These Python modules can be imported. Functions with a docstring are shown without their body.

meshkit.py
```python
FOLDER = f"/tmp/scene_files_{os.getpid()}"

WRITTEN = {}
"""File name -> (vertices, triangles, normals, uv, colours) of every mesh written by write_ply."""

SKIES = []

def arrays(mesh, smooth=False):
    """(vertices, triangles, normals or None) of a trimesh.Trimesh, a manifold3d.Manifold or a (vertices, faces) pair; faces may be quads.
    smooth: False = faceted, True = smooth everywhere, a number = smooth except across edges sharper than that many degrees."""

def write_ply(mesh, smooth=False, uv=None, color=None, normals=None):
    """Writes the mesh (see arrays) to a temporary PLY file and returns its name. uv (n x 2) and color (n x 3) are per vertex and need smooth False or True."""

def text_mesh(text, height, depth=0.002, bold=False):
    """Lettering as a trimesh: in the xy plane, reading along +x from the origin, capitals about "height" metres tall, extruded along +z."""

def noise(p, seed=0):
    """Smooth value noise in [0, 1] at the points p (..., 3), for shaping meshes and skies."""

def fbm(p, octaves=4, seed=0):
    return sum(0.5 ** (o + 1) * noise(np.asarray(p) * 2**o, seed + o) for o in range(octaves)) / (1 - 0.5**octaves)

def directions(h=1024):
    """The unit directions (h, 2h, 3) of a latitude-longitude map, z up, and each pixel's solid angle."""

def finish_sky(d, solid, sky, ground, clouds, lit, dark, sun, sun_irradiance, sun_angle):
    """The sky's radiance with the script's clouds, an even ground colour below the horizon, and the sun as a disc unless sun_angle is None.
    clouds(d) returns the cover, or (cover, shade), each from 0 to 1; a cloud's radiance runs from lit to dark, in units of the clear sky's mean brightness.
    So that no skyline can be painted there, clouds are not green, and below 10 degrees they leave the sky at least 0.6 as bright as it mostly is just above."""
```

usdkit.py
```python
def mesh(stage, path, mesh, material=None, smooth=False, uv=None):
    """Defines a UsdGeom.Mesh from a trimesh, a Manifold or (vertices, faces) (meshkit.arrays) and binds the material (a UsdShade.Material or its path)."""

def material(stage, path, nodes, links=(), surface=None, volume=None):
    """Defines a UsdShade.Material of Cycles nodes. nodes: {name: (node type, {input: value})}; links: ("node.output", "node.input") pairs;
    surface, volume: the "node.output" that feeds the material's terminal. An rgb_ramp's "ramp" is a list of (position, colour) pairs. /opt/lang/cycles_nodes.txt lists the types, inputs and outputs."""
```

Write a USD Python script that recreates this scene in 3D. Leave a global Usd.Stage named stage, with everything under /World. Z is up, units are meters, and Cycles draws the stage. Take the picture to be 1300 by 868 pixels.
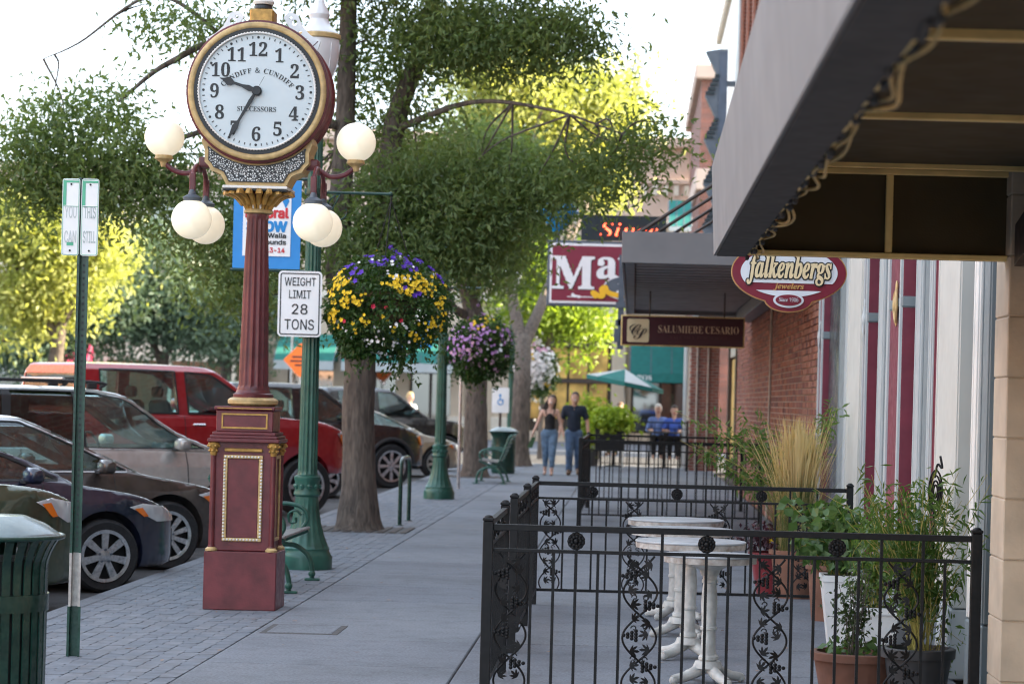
import math, random, glob
import numpy as np, trimesh, shapely, manifold3d as m3
from shapely import affinity
from shapely.geometry import Polygon, Point, box as sbox
from pxr import Usd, UsdGeom, UsdLux, UsdShade, Gf, Sdf
import usdkit, meshkit

stage = Usd.Stage.CreateInMemory()
UsdGeom.SetStageUpAxis(stage, 'Z'); UsdGeom.SetStageMetersPerUnit(stage, 1.0)
UsdGeom.Xform.Define(stage, '/World')
PI = math.pi

# ---------------------------------------------------------------- camera: street runs along +Y, eye 1.6 m above the pavement
cam = UsdGeom.Camera.Define(stage, '/World/camera')
ROLL = 0.0255
cr, sr = math.cos(ROLL), math.sin(ROLL)
cam.AddTransformOp().Set(Gf.Matrix4d(cr, 0, sr, 0, -sr, 0, cr, 0, 0, -1, 0, 0, 0, 0, 1.6, 1))
cam.CreateHorizontalApertureAttr(36.0); cam.CreateFocalLengthAttr(85.0)
cam.CreateVerticalApertureAttr(24.0)
cam.CreateHorizontalApertureOffsetAttr(-154 / 1300 * 36); cam.CreateVerticalApertureOffsetAttr(77 / 1300 * 36)
cam.CreateFStopAttr(4.0); cam.CreateFocusDistanceAttr(14.5)
cam.CreateExposureAttr(2.52)

# ---------------------------------------------------------------- sky and sun (sun low over the roofs on the right)
SUN_EL, SUN_AZ = math.radians(25), math.atan2(1.0, 0.06)
sd = np.array([math.cos(SUN_EL) * math.sin(SUN_AZ), math.cos(SUN_EL) * math.cos(SUN_AZ), math.sin(SUN_EL)])
sky_m = usdkit.material(stage, '/World/Looks/sky_air', {
    's': ('sky_texture', {'sky_type': 'single_scattering', 'sun_disc': False, 'sun_elevation': SUN_EL, 'sun_rotation': SUN_AZ,
                          'air_density': 1.0, 'aerosol_density': 2.2, 'ozone_density': 1.0}),
    'tc': ('texture_coordinate', {}), 'mp': ('mapping', {'scale': (1, 1, 3)}),
    'n': ('noise_texture', {'scale': 2.2, 'detail': 5}), 'r': ('rgb_ramp', {'ramp': [(0.35, (0.25,) * 3), (0.65, (0.75,) * 3)]}),
    'mx': ('mix', {'color2': (4.5, 4.9, 5.4)}),
    'b': ('background_shader', {'strength': 0.10})},
    [('tc.generated', 'mp.vector'), ('mp.vector', 'n.vector'), ('n.fac', 'r.fac'), ('r.color', 'mx.fac'), ('s.color', 'mx.color1'), ('mx.color', 'b.color')], surface='b.background')
dome = UsdLux.DomeLight.Define(stage, '/World/sky')
UsdShade.MaterialBindingAPI.Apply(dome.GetPrim()).Bind(sky_m)
dome.GetPrim().SetCustomDataByKey('kind', 'structure')
sun = UsdLux.DistantLight.Define(stage, '/World/sun')
sun.CreateIntensityAttr(1.25); sun.CreateAngleAttr(0.5); sun.CreateColorAttr(Gf.Vec3f(1, 0.84, 0.62)); sun.CreateNormalizeAttr(True)
zx = np.cross([0, 0, 1.0], sd); zx /= np.linalg.norm(zx); zy = np.cross(sd, zx)
sun.AddTransformOp().Set(Gf.Matrix4d(*zx, 0, *zy, 0, *sd, 0, 0, 0, 50, 1))

# ---------------------------------------------------------------- helpers
rng = np.random.default_rng(7)
random.seed(7)
_n = {}
def path_for(name, parent=None):
    base = (str(parent.GetPath()) if parent is not None else '/World') + '/' + name
    k = _n.get(base, 0); _n[base] = k + 1
    return base if k == 0 else '%s_%03d' % (base, k)

def tag(p, label=None, cat=None, group=None, kind=None):
    p = p.GetPrim() if hasattr(p, 'GetPrim') else p
    for k, v in (('label', label), ('category', cat), ('group', group), ('kind', kind)):
        if v: p.SetCustomDataByKey(k, v)
    return p

def thing(name, label, cat, loc=(0, 0, 0), rotz=0, group=None, kind=None):
    x = UsdGeom.Xform.Define(stage, path_for(name)); x.AddTranslateOp().Set(Gf.Vec3d(*map(float, loc)))
    if rotz: x.AddRotateZOp().Set(math.degrees(rotz))
    return tag(x, label, cat, group, kind)

def structure(name):
    return tag(UsdGeom.Xform.Define(stage, path_for(name)), kind='structure')

def obj(name, mesh, mat, parent=None, label=None, smooth=False, cat=None, group=None, kind=None):
    if isinstance(mesh, MB): mesh = mesh.get()
    p = usdkit.mesh(stage, path_for(name, parent), mesh, mat, smooth=smooth)
    return tag(p, label, cat, group, kind)

def copy_of(src, name, label, loc, rotz=0, group=None, scale=None):
    x = UsdGeom.Xform.Define(stage, path_for(name)); x.AddTranslateOp().Set(Gf.Vec3d(*map(float, loc)))
    if rotz: x.AddRotateZOp().Set(math.degrees(rotz))
    if scale: x.AddScaleOp().Set(Gf.Vec3f(*scale))
    x.GetPrim().GetReferences().AddInternalReference(src.GetPath()); x.GetPrim().SetInstanceable(True)
    return tag(x, label, src.GetCustomDataByKey('category'), group or src.GetCustomDataByKey('group'))

def T(m, t): m.apply_translation(t); return m
def rot(m, ang, ax, pt=None): m.apply_transform(trimesh.transformations.rotation_matrix(ang, ax, pt)); return m

def box(x0, x1, y0, y1, z0, z1, ch=0.0):
    if ch <= 0:
        m = trimesh.creation.box([x1 - x0, y1 - y0, z1 - z0])
    else:
        d = np.array([x1 - x0, y1 - y0, z1 - z0]) / 2; P = []
        for sx in (-1, 1):
            for sy in (-1, 1):
                for sz in (-1, 1):
                    s = np.array([sx, sy, sz])
                    for k in range(3):
                        q = d - ch; q[k] = d[k]; P.append(s * q)
        m = trimesh.convex.convex_hull(np.array(P))
    return T(m, [(x0 + x1) / 2, (y0 + y1) / 2, (z0 + z1) / 2])

def slab(x0, x1, y0, y1, z0, z1, ch=0.006):      # box with only its top edge chamfered: 10 triangles
    v = [(x, y, z0) for x, y in ((x0, y0), (x1, y0), (x1, y1), (x0, y1))] + [(x, y, z1 - ch) for x, y in ((x0, y0), (x1, y0), (x1, y1), (x0, y1))] + \
        [(x, y, z1) for x, y in ((x0 + ch, y0 + ch), (x1 - ch, y0 + ch), (x1 - ch, y1 - ch), (x0 + ch, y1 - ch))]
    f = []
    for b in (0, 4):
        for k in range(4):
            a, c = b + k, b + (k + 1) % 4; f += [[a, c, c + 4], [a, c + 4, a + 4]]
    f += [[8, 9, 10], [8, 10, 11]]
    return trimesh.Trimesh(np.array(v, float), np.array(f), process=False)

def tube(pts, r, sides=8, cap=True):
    p = np.asarray(pts, float); n = len(p); r = np.broadcast_to(np.asarray(r, float), (n,))
    t = np.gradient(p, axis=0); t /= np.linalg.norm(t, axis=1, keepdims=True) + 1e-12
    a = np.cross(t[0], [0, 0, 1.0] if abs(t[0][2]) < .9 else [1.0, 0, 0]); a /= np.linalg.norm(a); V = []
    ang = np.arange(sides) * 2 * PI / sides
    for i in range(n):
        a = a - t[i] * np.dot(a, t[i]); a /= np.linalg.norm(a) + 1e-12; b = np.cross(t[i], a)
        V.append(p[i] + r[i] * (np.cos(ang)[:, None] * a + np.sin(ang)[:, None] * b))
    V = np.vstack(V); F = []
    for i in range(n - 1):
        for k in range(sides):
            k2 = (k + 1) % sides; F += [[i * sides + k, i * sides + k2, (i + 1) * sides + k2], [i * sides + k, (i + 1) * sides + k2, (i + 1) * sides + k]]
    if cap:
        for k in range(1, sides - 1):
            F.append([0, k + 1, k]); o = (n - 1) * sides; F.append([o, o + k, o + k + 1])
    return trimesh.Trimesh(V, np.array(F), process=False)

def curve(pts, n=12):                                # smooth curve through points
    p = np.asarray(pts, float); q = np.vstack([2 * p[0] - p[1], p, 2 * p[-1] - p[-2]]); out = []
    for i in range(1, len(q) - 2):
        for t in np.linspace(0, 1, n, endpoint=False):
            a, b, c, d = q[i - 1], q[i], q[i + 1], q[i + 2]
            out.append(.5 * (2 * b + (c - a) * t + (2 * a - 5 * b + 4 * c - d) * t * t + (3 * b - a - 3 * c + d) * t ** 3))
    return np.array(out + [p[-1]])

def lathe(prof, seg=24, at=(0, 0, 0), flute=None, cap=True):
    """prof: (r, z) from bottom up. flute: (count, depth, z0, z1) cuts flutes."""
    prof = np.array(prof, float); a = np.arange(seg) * 2 * PI / seg; V = []
    for r, z in prof:
        rr = np.full(seg, r)
        if flute and flute[2] <= z <= flute[3]: rr = r - flute[1] * np.abs(np.cos(a * flute[0] / 2)) ** .6
        V.append(np.stack([rr * np.cos(a), rr * np.sin(a), np.full(seg, z)], 1))
    V = np.vstack(V); F = []
    for i in range(len(prof) - 1):
        k = np.arange(seg); k2 = (k + 1) % seg
        F += np.stack([i * seg + k, i * seg + k2, (i + 1) * seg + k2], 1).tolist() + np.stack([i * seg + k, (i + 1) * seg + k2, (i + 1) * seg + k], 1).tolist()
    if not cap: return T(trimesh.Trimesh(V, np.array(F), process=False), at)
    n0 = len(V); V = np.vstack([V, [[0, 0, prof[0][1]], [0, 0, prof[-1][1]]]]); o = (len(prof) - 1) * seg
    for k in range(seg): F += [[n0, (k + 1) % seg, k], [n0 + 1, o + k, o + (k + 1) % seg]]
    return T(trimesh.Trimesh(V, np.array(F), process=False), at)

def sphere(c, r, sub=2, sc=(1, 1, 1)):
    m = trimesh.creation.icosphere(subdivisions=sub, radius=r); m.apply_scale(sc); return T(m, c)

def prism(poly, d):                                  # polygon in XY extruded along +Z
    if isinstance(poly, (list, np.ndarray)): poly = Polygon(poly)
    gs = getattr(poly, 'geoms', [poly])
    return trimesh.util.concatenate([trimesh.creation.extrude_polygon(g, d, engine='earcut') for g in gs if g.area > 1e-9])

STAND = np.array([[1, 0, 0, 0], [0, 0, -1, 0], [0, 1, 0, 0], [0, 0, 0, 1.0]])   # XY drawing -> upright, facing -Y (towards the camera)
FACEX = np.array([[0, 0, -1, 0], [-1, 0, 0, 0], [0, 1, 0, 0], [0, 0, 0, 1.0]])  # XY drawing -> upright, facing -X (towards the street)
def stand(m, x=0, y=0, z=0): m.apply_transform(STAND); return T(m, [x, y, z])

class MB:
    def __init__(s): s.m = []
    def add(s, *ms): s.m += [x for x in ms if x is not None]; return s
    def box(s, *a, **k): s.m.append(box(*a, **k)); return s
    def tube(s, *a, **k): s.m.append(tube(*a, **k)); return s
    def get(s): return trimesh.util.concatenate([trimesh.Trimesh(x.vertices, x.faces, process=False) for x in s.m])

_fonts = {}
def font(kind, size=96):
    from PIL import ImageFont
    f = {'sans': 'Inter.woff2', 'math': 'NotoSansMath-Regular.woff2'}[kind]
    if kind not in _fonts: _fonts[kind] = ImageFont.truetype(glob.glob('/opt/blender-*/*/datafiles/fonts/' + f)[0], size)
    return _fonts[kind]

def style(text, kind):
    out = ''
    for ch in text:
        o = ord(ch)
        if kind == 'serif':
            if 'A' <= ch <= 'Z': o = 0x1D400 + o - 65
            elif 'a' <= ch <= 'z': o = 0x1D41A + o - 97
            elif '0' <= ch <= '9': o = 0x1D7CE + o - 48
        elif kind == 'italic':
            if 'A' <= ch <= 'Z': o = 0x1D468 + o - 65
            elif 'a' <= ch <= 'z': o = 0x1D482 + o - 97
        elif kind == 'script':
            if 'A' <= ch <= 'Z': o = 0x1D4D0 + o - 65
            elif 'a' <= ch <= 'z': o = 0x1D4EA + o - 97
        out += chr(o)
    return out

def text_poly(text, height, kind='sans', weight=0.0, width=None, center=True):
    """Lettering as a shapely shape in XY; capitals "height" tall, baseline at 0."""
    from PIL import Image, ImageDraw
    f = font('sans' if kind == 'sans' else 'math'); t = style(text, kind)
    x0, y0, x1, y1 = f.getbbox(t, anchor='ls')
    im = Image.new('L', (x1 - x0 + 8, y1 - y0 + 8)); ImageDraw.Draw(im).text((4 - x0, 4 - y0), t, 255, f, anchor='ls')
    on = np.pad(np.asarray(im) > 127, ((0, 0), (1, 1))).astype(np.int8)
    rows, st = np.nonzero(np.diff(on, axis=1) == 1); en = np.nonzero(np.diff(on, axis=1) == -1)[1]
    sh = shapely.union_all(shapely.box(st, -rows - 1, en, -rows)).buffer(0.6).buffer(-0.6).simplify(0.8)
    s = height / 69.0
    sh = affinity.affine_transform(sh, [s, 0, 0, s, -4 * s, (4 - y0) * s])
    if weight: sh = sh.buffer(weight)
    b = sh.bounds
    if width: sh = affinity.scale(sh, width / (b[2] - b[0]), 1, origin=(b[0], 0))
    b = sh.bounds
    return affinity.translate(sh, -(b[0] + b[2]) / 2 if center else -b[0], 0)

def lettering(text, h, x, y, z, depth=.003, kind='sans', weight=0.0, width=None):
    return stand(prism(text_poly(text, h, kind, weight, width), depth), x, y, z)

# ---------------------------------------------------------------- materials
def pm(name, col, rough=.55, metal=0., var=.12, scale=5., bump=0., bscale=60., coat=0., spec=.5, emit=0., col2=None, detail=4, sub=None):
    col = np.array(col, float)
    lo = col * (1 - var) if col2 is None else col; hi = np.minimum(col * (1 + var), .95) if col2 is None else np.array(col2, float)
    nd = {'tc': ('texture_coordinate', {}), 'n': ('noise_texture', {'scale': scale, 'detail': detail}),
          'r': ('rgb_ramp', {'ramp': [(0.32, tuple(lo)), (0.68, tuple(hi))]}),
          'n2': ('noise_texture', {'scale': scale * 3.1, 'detail': 3}), 'rr': ('map_range', {'from_min': .3, 'from_max': .7, 'to_min': max(rough - .09, .02), 'to_max': min(rough + .09, 1)}),
          'p': ('principled_bsdf', {'metallic': metal, 'coat_weight': coat, 'coat_roughness': .06, 'specular_ior_level': spec})}
    ln = [('tc.object', 'n.vector'), ('tc.object', 'n2.vector'), ('n.fac', 'r.fac'), ('r.color', 'p.base_color'), ('n2.fac', 'rr.value'), ('rr.result', 'p.roughness')]
    if bump:
        nd['bn'] = ('noise_texture', {'scale': bscale, 'detail': 5}); nd['b'] = ('bump', {'strength': bump, 'distance': .01})
        ln += [('tc.object', 'bn.vector'), ('bn.fac', 'b.height'), ('b.normal', 'p.normal')]
    if emit:
        nd['p'][1].update(emission_color=tuple(col), emission_strength=emit)
    return usdkit.material(stage, '/World/Looks/' + name, nd, ln, surface='p.BSDF')

def leafm(name, a, b, c=None, trans=.35, scale=1.2, rough=.42):
    """two-tone leaves: hue varies per leaf and by branch; light passes through."""
    c = c or b
    nd = {'g': ('geometry', {}), 'n': ('noise_texture', {'scale': scale, 'detail': 3}),
          'w': ('math', {'math_type': 'multiply_add', 'value2': .55, 'value3': -.1}), 's': ('math', {'math_type': 'add'}),
          'r': ('rgb_ramp', {'ramp': [(.18, a), (.5, b), (.85, c)]}),
          'p': ('principled_bsdf', {'roughness': rough, 'specular_ior_level': .5}), 't': ('translucent_bsdf', {}), 'tm': ('mix', {'mix_type': 'multiply', 'fac': 1., 'color2': (1.0, 1.0, .45)}),
          'm': ('mix_closure', {'fac': trans})}
    return usdkit.material(stage, '/World/Looks/' + name, nd, [('g.position', 'n.vector'), ('g.random_per_island', 'w.value1'), ('w.value', 's.value1'), ('n.fac', 's.value2'), ('s.value', 'r.fac'),
        ('r.color', 'p.base_color'), ('r.color', 'tm.color1'), ('tm.color', 't.color'), ('p.BSDF', 'm.closure1'), ('t.BSDF', 'm.closure2')], surface='m.closure')

def glassm(name, col=(.05, .09, .09), rough=.03, mix=.25):
    """window pane: part see-through, part mirror by angle."""
    return usdkit.material(stage, '/World/Looks/' + name, {'f': ('fresnel', {'IOR': 1.5}), 't': ('transparent_bsdf', {'color': col}), 'g': ('glossy_bsdf', {'color': (.9, .95, .95), 'roughness': rough}), 'a': ('math', {'math_type': 'multiply_add', 'value2': 1.0, 'value3': mix, 'use_clamp': True}), 'm': ('mix_closure', {})},
        [('f.fac', 'a.value1'), ('a.value', 'm.fac'), ('t.BSDF', 'm.closure1'), ('g.BSDF', 'm.closure2')], surface='m.closure')

M = {}
M['maroon'] = pm('maroon_paint', (.105, .017, .021), .45, var=.32, scale=7, detail=9, bump=.12, bscale=90, coat=.15)
M['maroon2'] = pm('maroon_wall', (.15, .018, .035), .6, var=.15, bump=.1)
M['gold'] = pm('gold_paint', (.42, .24, .06), .4, .35, var=.25, scale=25, bump=.15)
M['gold2'] = pm('pale_gold_paint', (.48, .34, .15), .5, .1, var=.2, scale=20)
M['black'] = pm('black_iron', (.006, .006, .0065), .48, 0, var=.4, scale=30, bump=.12, bscale=150, spec=.3)
M['blacktrim'] = pm('black_rubber', (.012, .012, .013), .6, var=.3)
M['white'] = pm('white_paint', (.72, .71, .67), .5, var=.06, scale=3, bump=.05)
M['dial'] = pm('dial_enamel', (.50, .565, .585), .25, var=.08, scale=2, coat=.3)
M['ink'] = pm('black_lettering', (.015, .018, .02), .5, var=.2)
M['darkgreen'] = pm('dark_green_enamel', (.008, .04, .028), .32, .1, var=.3, scale=9, coat=.3, bump=.06)
M['lampgreen'] = pm('lamp_green_enamel', (.018, .085, .06), .4, .1, var=.25, scale=8, coat=.2, bump=.1)
M['globe'] = pm('lamp_globe', (.86, .78, .60), .25, var=.02, emit=.10)
M['frost'] = pm('frosted_glass', (.66, .67, .67), .18, var=.06, coat=.6)
M['alu'] = pm('brushed_metal', (.5, .5, .5), .35, .9, var=.1)
M['chrome'] = pm('chrome', (.75, .76, .78), .12, 1., var=.05)
M['signwhite'] = pm('sign_white', (.78, .79, .79), .4, var=.04)
M['orange'] = pm('orange_sign', (.85, .16, .02), .5, var=.05)
def concretem(name, c):
    c = np.array(c)
    return usdkit.material(stage, '/World/Looks/' + name, {'g': ('geometry', {}), 'n1': ('noise_texture', {'scale': .55, 'detail': 6, 'distortion': .4}), 'r1': ('rgb_ramp', {'ramp': [(.3, tuple(c * .74)), (.5, tuple(c)), (.72, tuple(c * 1.12))]}),
        'n2': ('noise_texture', {'scale': 5., 'detail': 8, 'roughness': .65}), 'r2': ('rgb_ramp', {'ramp': [(.28, (.72,) * 3), (.5, (1.,) * 3), (.75, (1.1,) * 3)]}), 'm1': ('mix', {'mix_type': 'multiply', 'fac': .8}),
        'n3': ('noise_texture', {'scale': 55., 'detail': 4, 'roughness': .7}), 'r3': ('rgb_ramp', {'ramp': [(.32, (.55,) * 3), (.5, (1.,) * 3), (.7, (1.35,) * 3)]}), 'm2': ('mix', {'mix_type': 'multiply', 'fac': .8}),
        'v': ('voronoi_texture', {'scale': 1.7, 'randomness': 1.}), 'r4': ('rgb_ramp', {'ramp': [(.0, (.45,) * 3), (.035, (.5,) * 3), (.05, (1.,) * 3), (1., (1.,) * 3)]}), 'm3': ('mix', {'mix_type': 'multiply', 'fac': .7}),
        'b': ('bump', {'strength': .35, 'distance': .006}), 'p': ('principled_bsdf', {'roughness': .82, 'specular_ior_level': .4})},
        [('g.position', 'n1.vector'), ('g.position', 'n2.vector'), ('g.position', 'n3.vector'), ('g.position', 'v.vector'), ('n1.fac', 'r1.fac'), ('n2.fac', 'r2.fac'), ('n3.fac', 'r3.fac'), ('v.distance', 'r4.fac'), ('r1.color', 'm1.color1'), ('r2.color', 'm1.color2'), ('m1.color', 'm2.color1'), ('r3.color', 'm2.color2'), ('m2.color', 'm3.color1'), ('r4.color', 'm3.color2'), ('m3.color', 'p.base_color'), ('n3.fac', 'b.height'), ('b.normal', 'p.normal')], surface='p.BSDF')
M['concrete'] = concretem('concrete', (.176, .190, .213)); M['concrete2'] = concretem('concrete_darker', (.168, .181, .204)); M['concrete3'] = concretem('concrete_paler', (.183, .197, .218))
M['joint'] = pm('joint_dirt', (.085, .083, .082), .95, var=.25, scale=20)
M['paver'] = [pm('paver_tone_%d' % k, c, .85, var=.16, scale=9, bump=.3, bscale=120) for k, c in enumerate([(.170, .188, .214), (.152, .170, .196), (.184, .198, .22), (.166, .178, .198)])]
M['asphalt'] = pm('asphalt', (.05, .05, .052), .9, var=.3, scale=3, bump=.4, bscale=200, detail=8)
M['earth'] = pm('earth', (.09, .075, .06), .95, var=.3, scale=.5)

def brickm(name, c1, c2, mortar, axis='x', scale=1.0):
    """brick courses for far walls; axis = the wall's normal."""
    nd = {'tc': ('geometry', {}), 'sx': ('separate_xyz', {}), 'cx': ('combine_xyz', {}),
          'b': ('brick_texture', {'scale': 1.0, 'brick_width': .21 * scale, 'row_height': .075 * scale, 'mortar_size': .009, 'color1': c1, 'color2': c2, 'mortar': mortar, 'mortar_smooth': .2}),
          'n': ('noise_texture', {'scale': 1.5, 'detail': 6}), 'nr': ('rgb_ramp', {'ramp': [(.3, (.72,) * 3), (.7, (1.12,) * 3)]}), 'mx': ('mix', {'mix_type': 'multiply', 'fac': 1.}),
          'bp': ('bump', {'strength': .5, 'distance': .01, 'invert': True}), 'p': ('principled_bsdf', {'roughness': .88})}
    ln = [('tc.position', 'sx.vector'), ('sx.z', 'cx.y'), ('sx.y' if axis == 'x' else 'sx.x', 'cx.x'), ('cx.vector', 'b.vector'), ('tc.position', 'n.vector'), ('n.fac', 'nr.fac'),
          ('b.color', 'mx.color1'), ('nr.color', 'mx.color2'), ('mx.color', 'p.base_color'), ('b.fac', 'bp.height'), ('bp.normal', 'p.normal')]
    return usdkit.material(stage, '/World/Looks/' + name, nd, ln, surface='p.BSDF')

M['brick'] = brickm('red_brick_courses', (.27, .085, .055), (.17, .06, .045), (.3, .25, .21))
M['brickY'] = brickm('red_brick_courses_front', (.27, .085, .055), (.17, .06, .045), (.3, .25, .21), 'y')
M['brickO'] = brickm('orange_brick_courses', (.42, .22, .14), (.34, .17, .11), (.4, .32, .26))
M['bricks'] = [pm('brick_tone_%d' % k, c, .88, var=.18, scale=14, bump=.4, bscale=90) for k, c in enumerate([(.245, .088, .048), (.18, .062, .042), (.13, .052, .042), (.29, .125, .082)])]
M['mortar'] = pm('mortar', (.42, .37, .32), .95, var=.15, scale=12)
M['stone'] = pm('buff_stone', (.50, .42, .32), .7, var=.17, scale=3.5, bump=.15, bscale=50, detail=9)
M['mortarpale'] = pm('pale_mortar', (.36, .29, .21), .9, var=.1)
M['tan'] = pm('tan_plaster', (.50, .41, .31), .85, var=.08, scale=1.2, bump=.1)
M['tanpink'] = pm('pinkish_plaster', (.56, .42, .34), .85, var=.08, scale=1.0)
M['tantrim'] = pm('pale_trim', (.6, .54, .45), .8, var=.06)
M['whitewall'] = pm('white_wall', (.78, .77, .74), .7, var=.04, scale=1)
M['greypaint'] = pm('blue_grey_paint', (.17, .20, .21), .5, var=.07, scale=4, bump=.05)
M['palegrey'] = pm('pale_grey_paint', (.40, .43, .43), .5, var=.05, scale=4)
M['creampaint'] = pm('cream_paint', (.52, .52, .475), .55, var=.05, scale=3)
M['slate'] = pm('slate_panel', (.085, .105, .13), .5, var=.15)
M['slatelouver2'] = pm('blue_slate_panel', (.06, .08, .115), .5, var=.12)
M['slatelouver'] = pm('louver_metal', (.02, .03, .035), .45, .3, var=.2)
M['glass'] = glassm('window_glass')
M['darkpane'] = pm('dark_shop_pane', (.02, .024, .026), .22, var=.3, scale=1.5, spec=.25)
M['darkroom'] = pm('dim_interior', (.03, .027, .024), .8, var=.5, scale=1.2)
M['amber'] = pm('amber_window', (.42, .27, .07), .5, var=.7, scale=1.4, emit=.03)
M['framewood'] = pm('dark_frame', (.05, .035, .028), .5, var=.2)
M['tealfab'] = pm('teal_canvas', (.012, .15, .135), .8, var=.1, bump=.1)
M['greenfab'] = pm('green_canvas', (.02, .17, .14), .8, var=.1)
M['magentafab'] = pm('magenta_canvas', (.45, .03, .10), .8, var=.1)
M['fasciafab'] = pm('grey_brown_canvas', (.19, .187, .187), .75, var=.05, scale=1.5, bump=.15, bscale=120)
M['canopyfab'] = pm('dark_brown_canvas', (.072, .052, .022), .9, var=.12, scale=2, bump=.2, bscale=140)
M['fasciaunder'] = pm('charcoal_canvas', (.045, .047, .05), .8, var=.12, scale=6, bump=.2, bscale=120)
M['strut'] = pm('tan_bar_warm_light', (.80, .60, .24), .55, var=.15, scale=6)  # colour brightened to carry warm shop light on the awning bars
M['rope'] = pm('yellowed_cord', (.5, .36, .13), .6, var=.25, scale=30)
M['canopymetal'] = pm('grey_canopy_paint', (.15, .148, .15), .5, .1, var=.08, scale=3)
M['corrug2'] = pm('corrugated_metal_ribs', (.24, .225, .21), .45, .2, var=.15, scale=3)
M['corrug'] = pm('corrugated_metal', (.03, .028, .027), .45, .4, var=.15, scale=3)

M['pitiron'] = pm('rusty_grate', (.075, .06, .05), .85, var=.3, scale=12)

# ================================================================ SETTING
g = structure('ground'); obj('ground', box(-420, 420, -60, 700, -.40, -.20), M['earth'], g)
g = structure('road'); obj('road_surface', box(-21, -4.16, -30, 61.2, -.18, -.14), M['asphalt'], g)
g = structure('cross_street')
obj('road_surface', box(-120, 120, 61.6, 77.2, -.18, -.136), M['asphalt'], g)
m = MB()
for x in np.arange(-3.5, 1.5, .95): m.add(slab(x, x + .5, 62.4, 65.2, -.15, -.131, .001))
obj('crosswalk_paint', m, M['signwhite'], g)
g = structure('far_sidewalk'); obj('pavement', box(-60, 60, 77.3, 96, -.18, 0.0), M['concrete'], g)
g = structure('far_road_side'); obj('pavement', box(-26, -21.1, -30, 61, -.18, 0.0), M['concrete'], g)

def paver_mesh(x0, x1, y0, y1, z, c=.017):
    o = [(x0 + c, y0), (x1 - c, y0), (x1, y0 + c), (x1, y1 - c), (x1 - c, y1), (x0 + c, y1), (x0, y1 - c), (x0, y0 + c)]
    v = [(x, y, -.012) for x, y in o] + [(x, y, z) for x, y in o]; f = []
    for k in range(8): a, b = k, (k + 1) % 8; f += [[a, b, b + 8], [a, b + 8, a + 8]]
    f += [[8, 8 + k, 9 + k] for k in range(1, 7)]
    return trimesh.Trimesh(np.array(v, float), np.array(f), process=False)
sw = structure('sidewalk')
obj('bedding', box(-4.0, 1.95, -4, 61.4, -.18, -.016), M['joint'], sw)
for k, (x0, x1) in enumerate([(-2.515, -1.0), (-1.0, .515), (.515, 1.95)]):
    y = -3.9; i = 0
    while y < 61:
        z = rng.uniform(-.0015, .0015)
        obj('slab', slab(x0 + .005, x1 - .005, y + .005, y + 1.515, -.012, z, .007), [M['concrete'], M['concrete'], M['concrete2'], M['concrete3']][rng.integers(0, 4)] if k < 2 else M['concrete2'], sw)
        y += 1.52; i += 1
obj('kerb', box(-4.15, -4.0, -4, 61.4, -.17, .002, .012), M['concrete3'], sw)
obj('utility_plate', slab(-2.42, -1.98, 16.2, 16.75, -.01, .0055, .004), M['concrete3'], sw)
m = MB().add(slab(-2.46, -1.94, 16.16, 16.79, -.01, .0028, .002)); obj('utility_plate_frame', m, M['joint'], sw)
for ty in (28.9, 49.55, 58.4):
    p_ = obj('tree_pit', slab(-3.80, -2.62, ty - .62, ty + .62, -.01, .0045, .003), M['joint'], sw)
    for k in range(9): obj('grate_bar', box(-3.77 + k * .135, -3.70 + k * .135, ty - .58, ty + .58, .005, .013, .002), M['pitiron'], p_)
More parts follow.
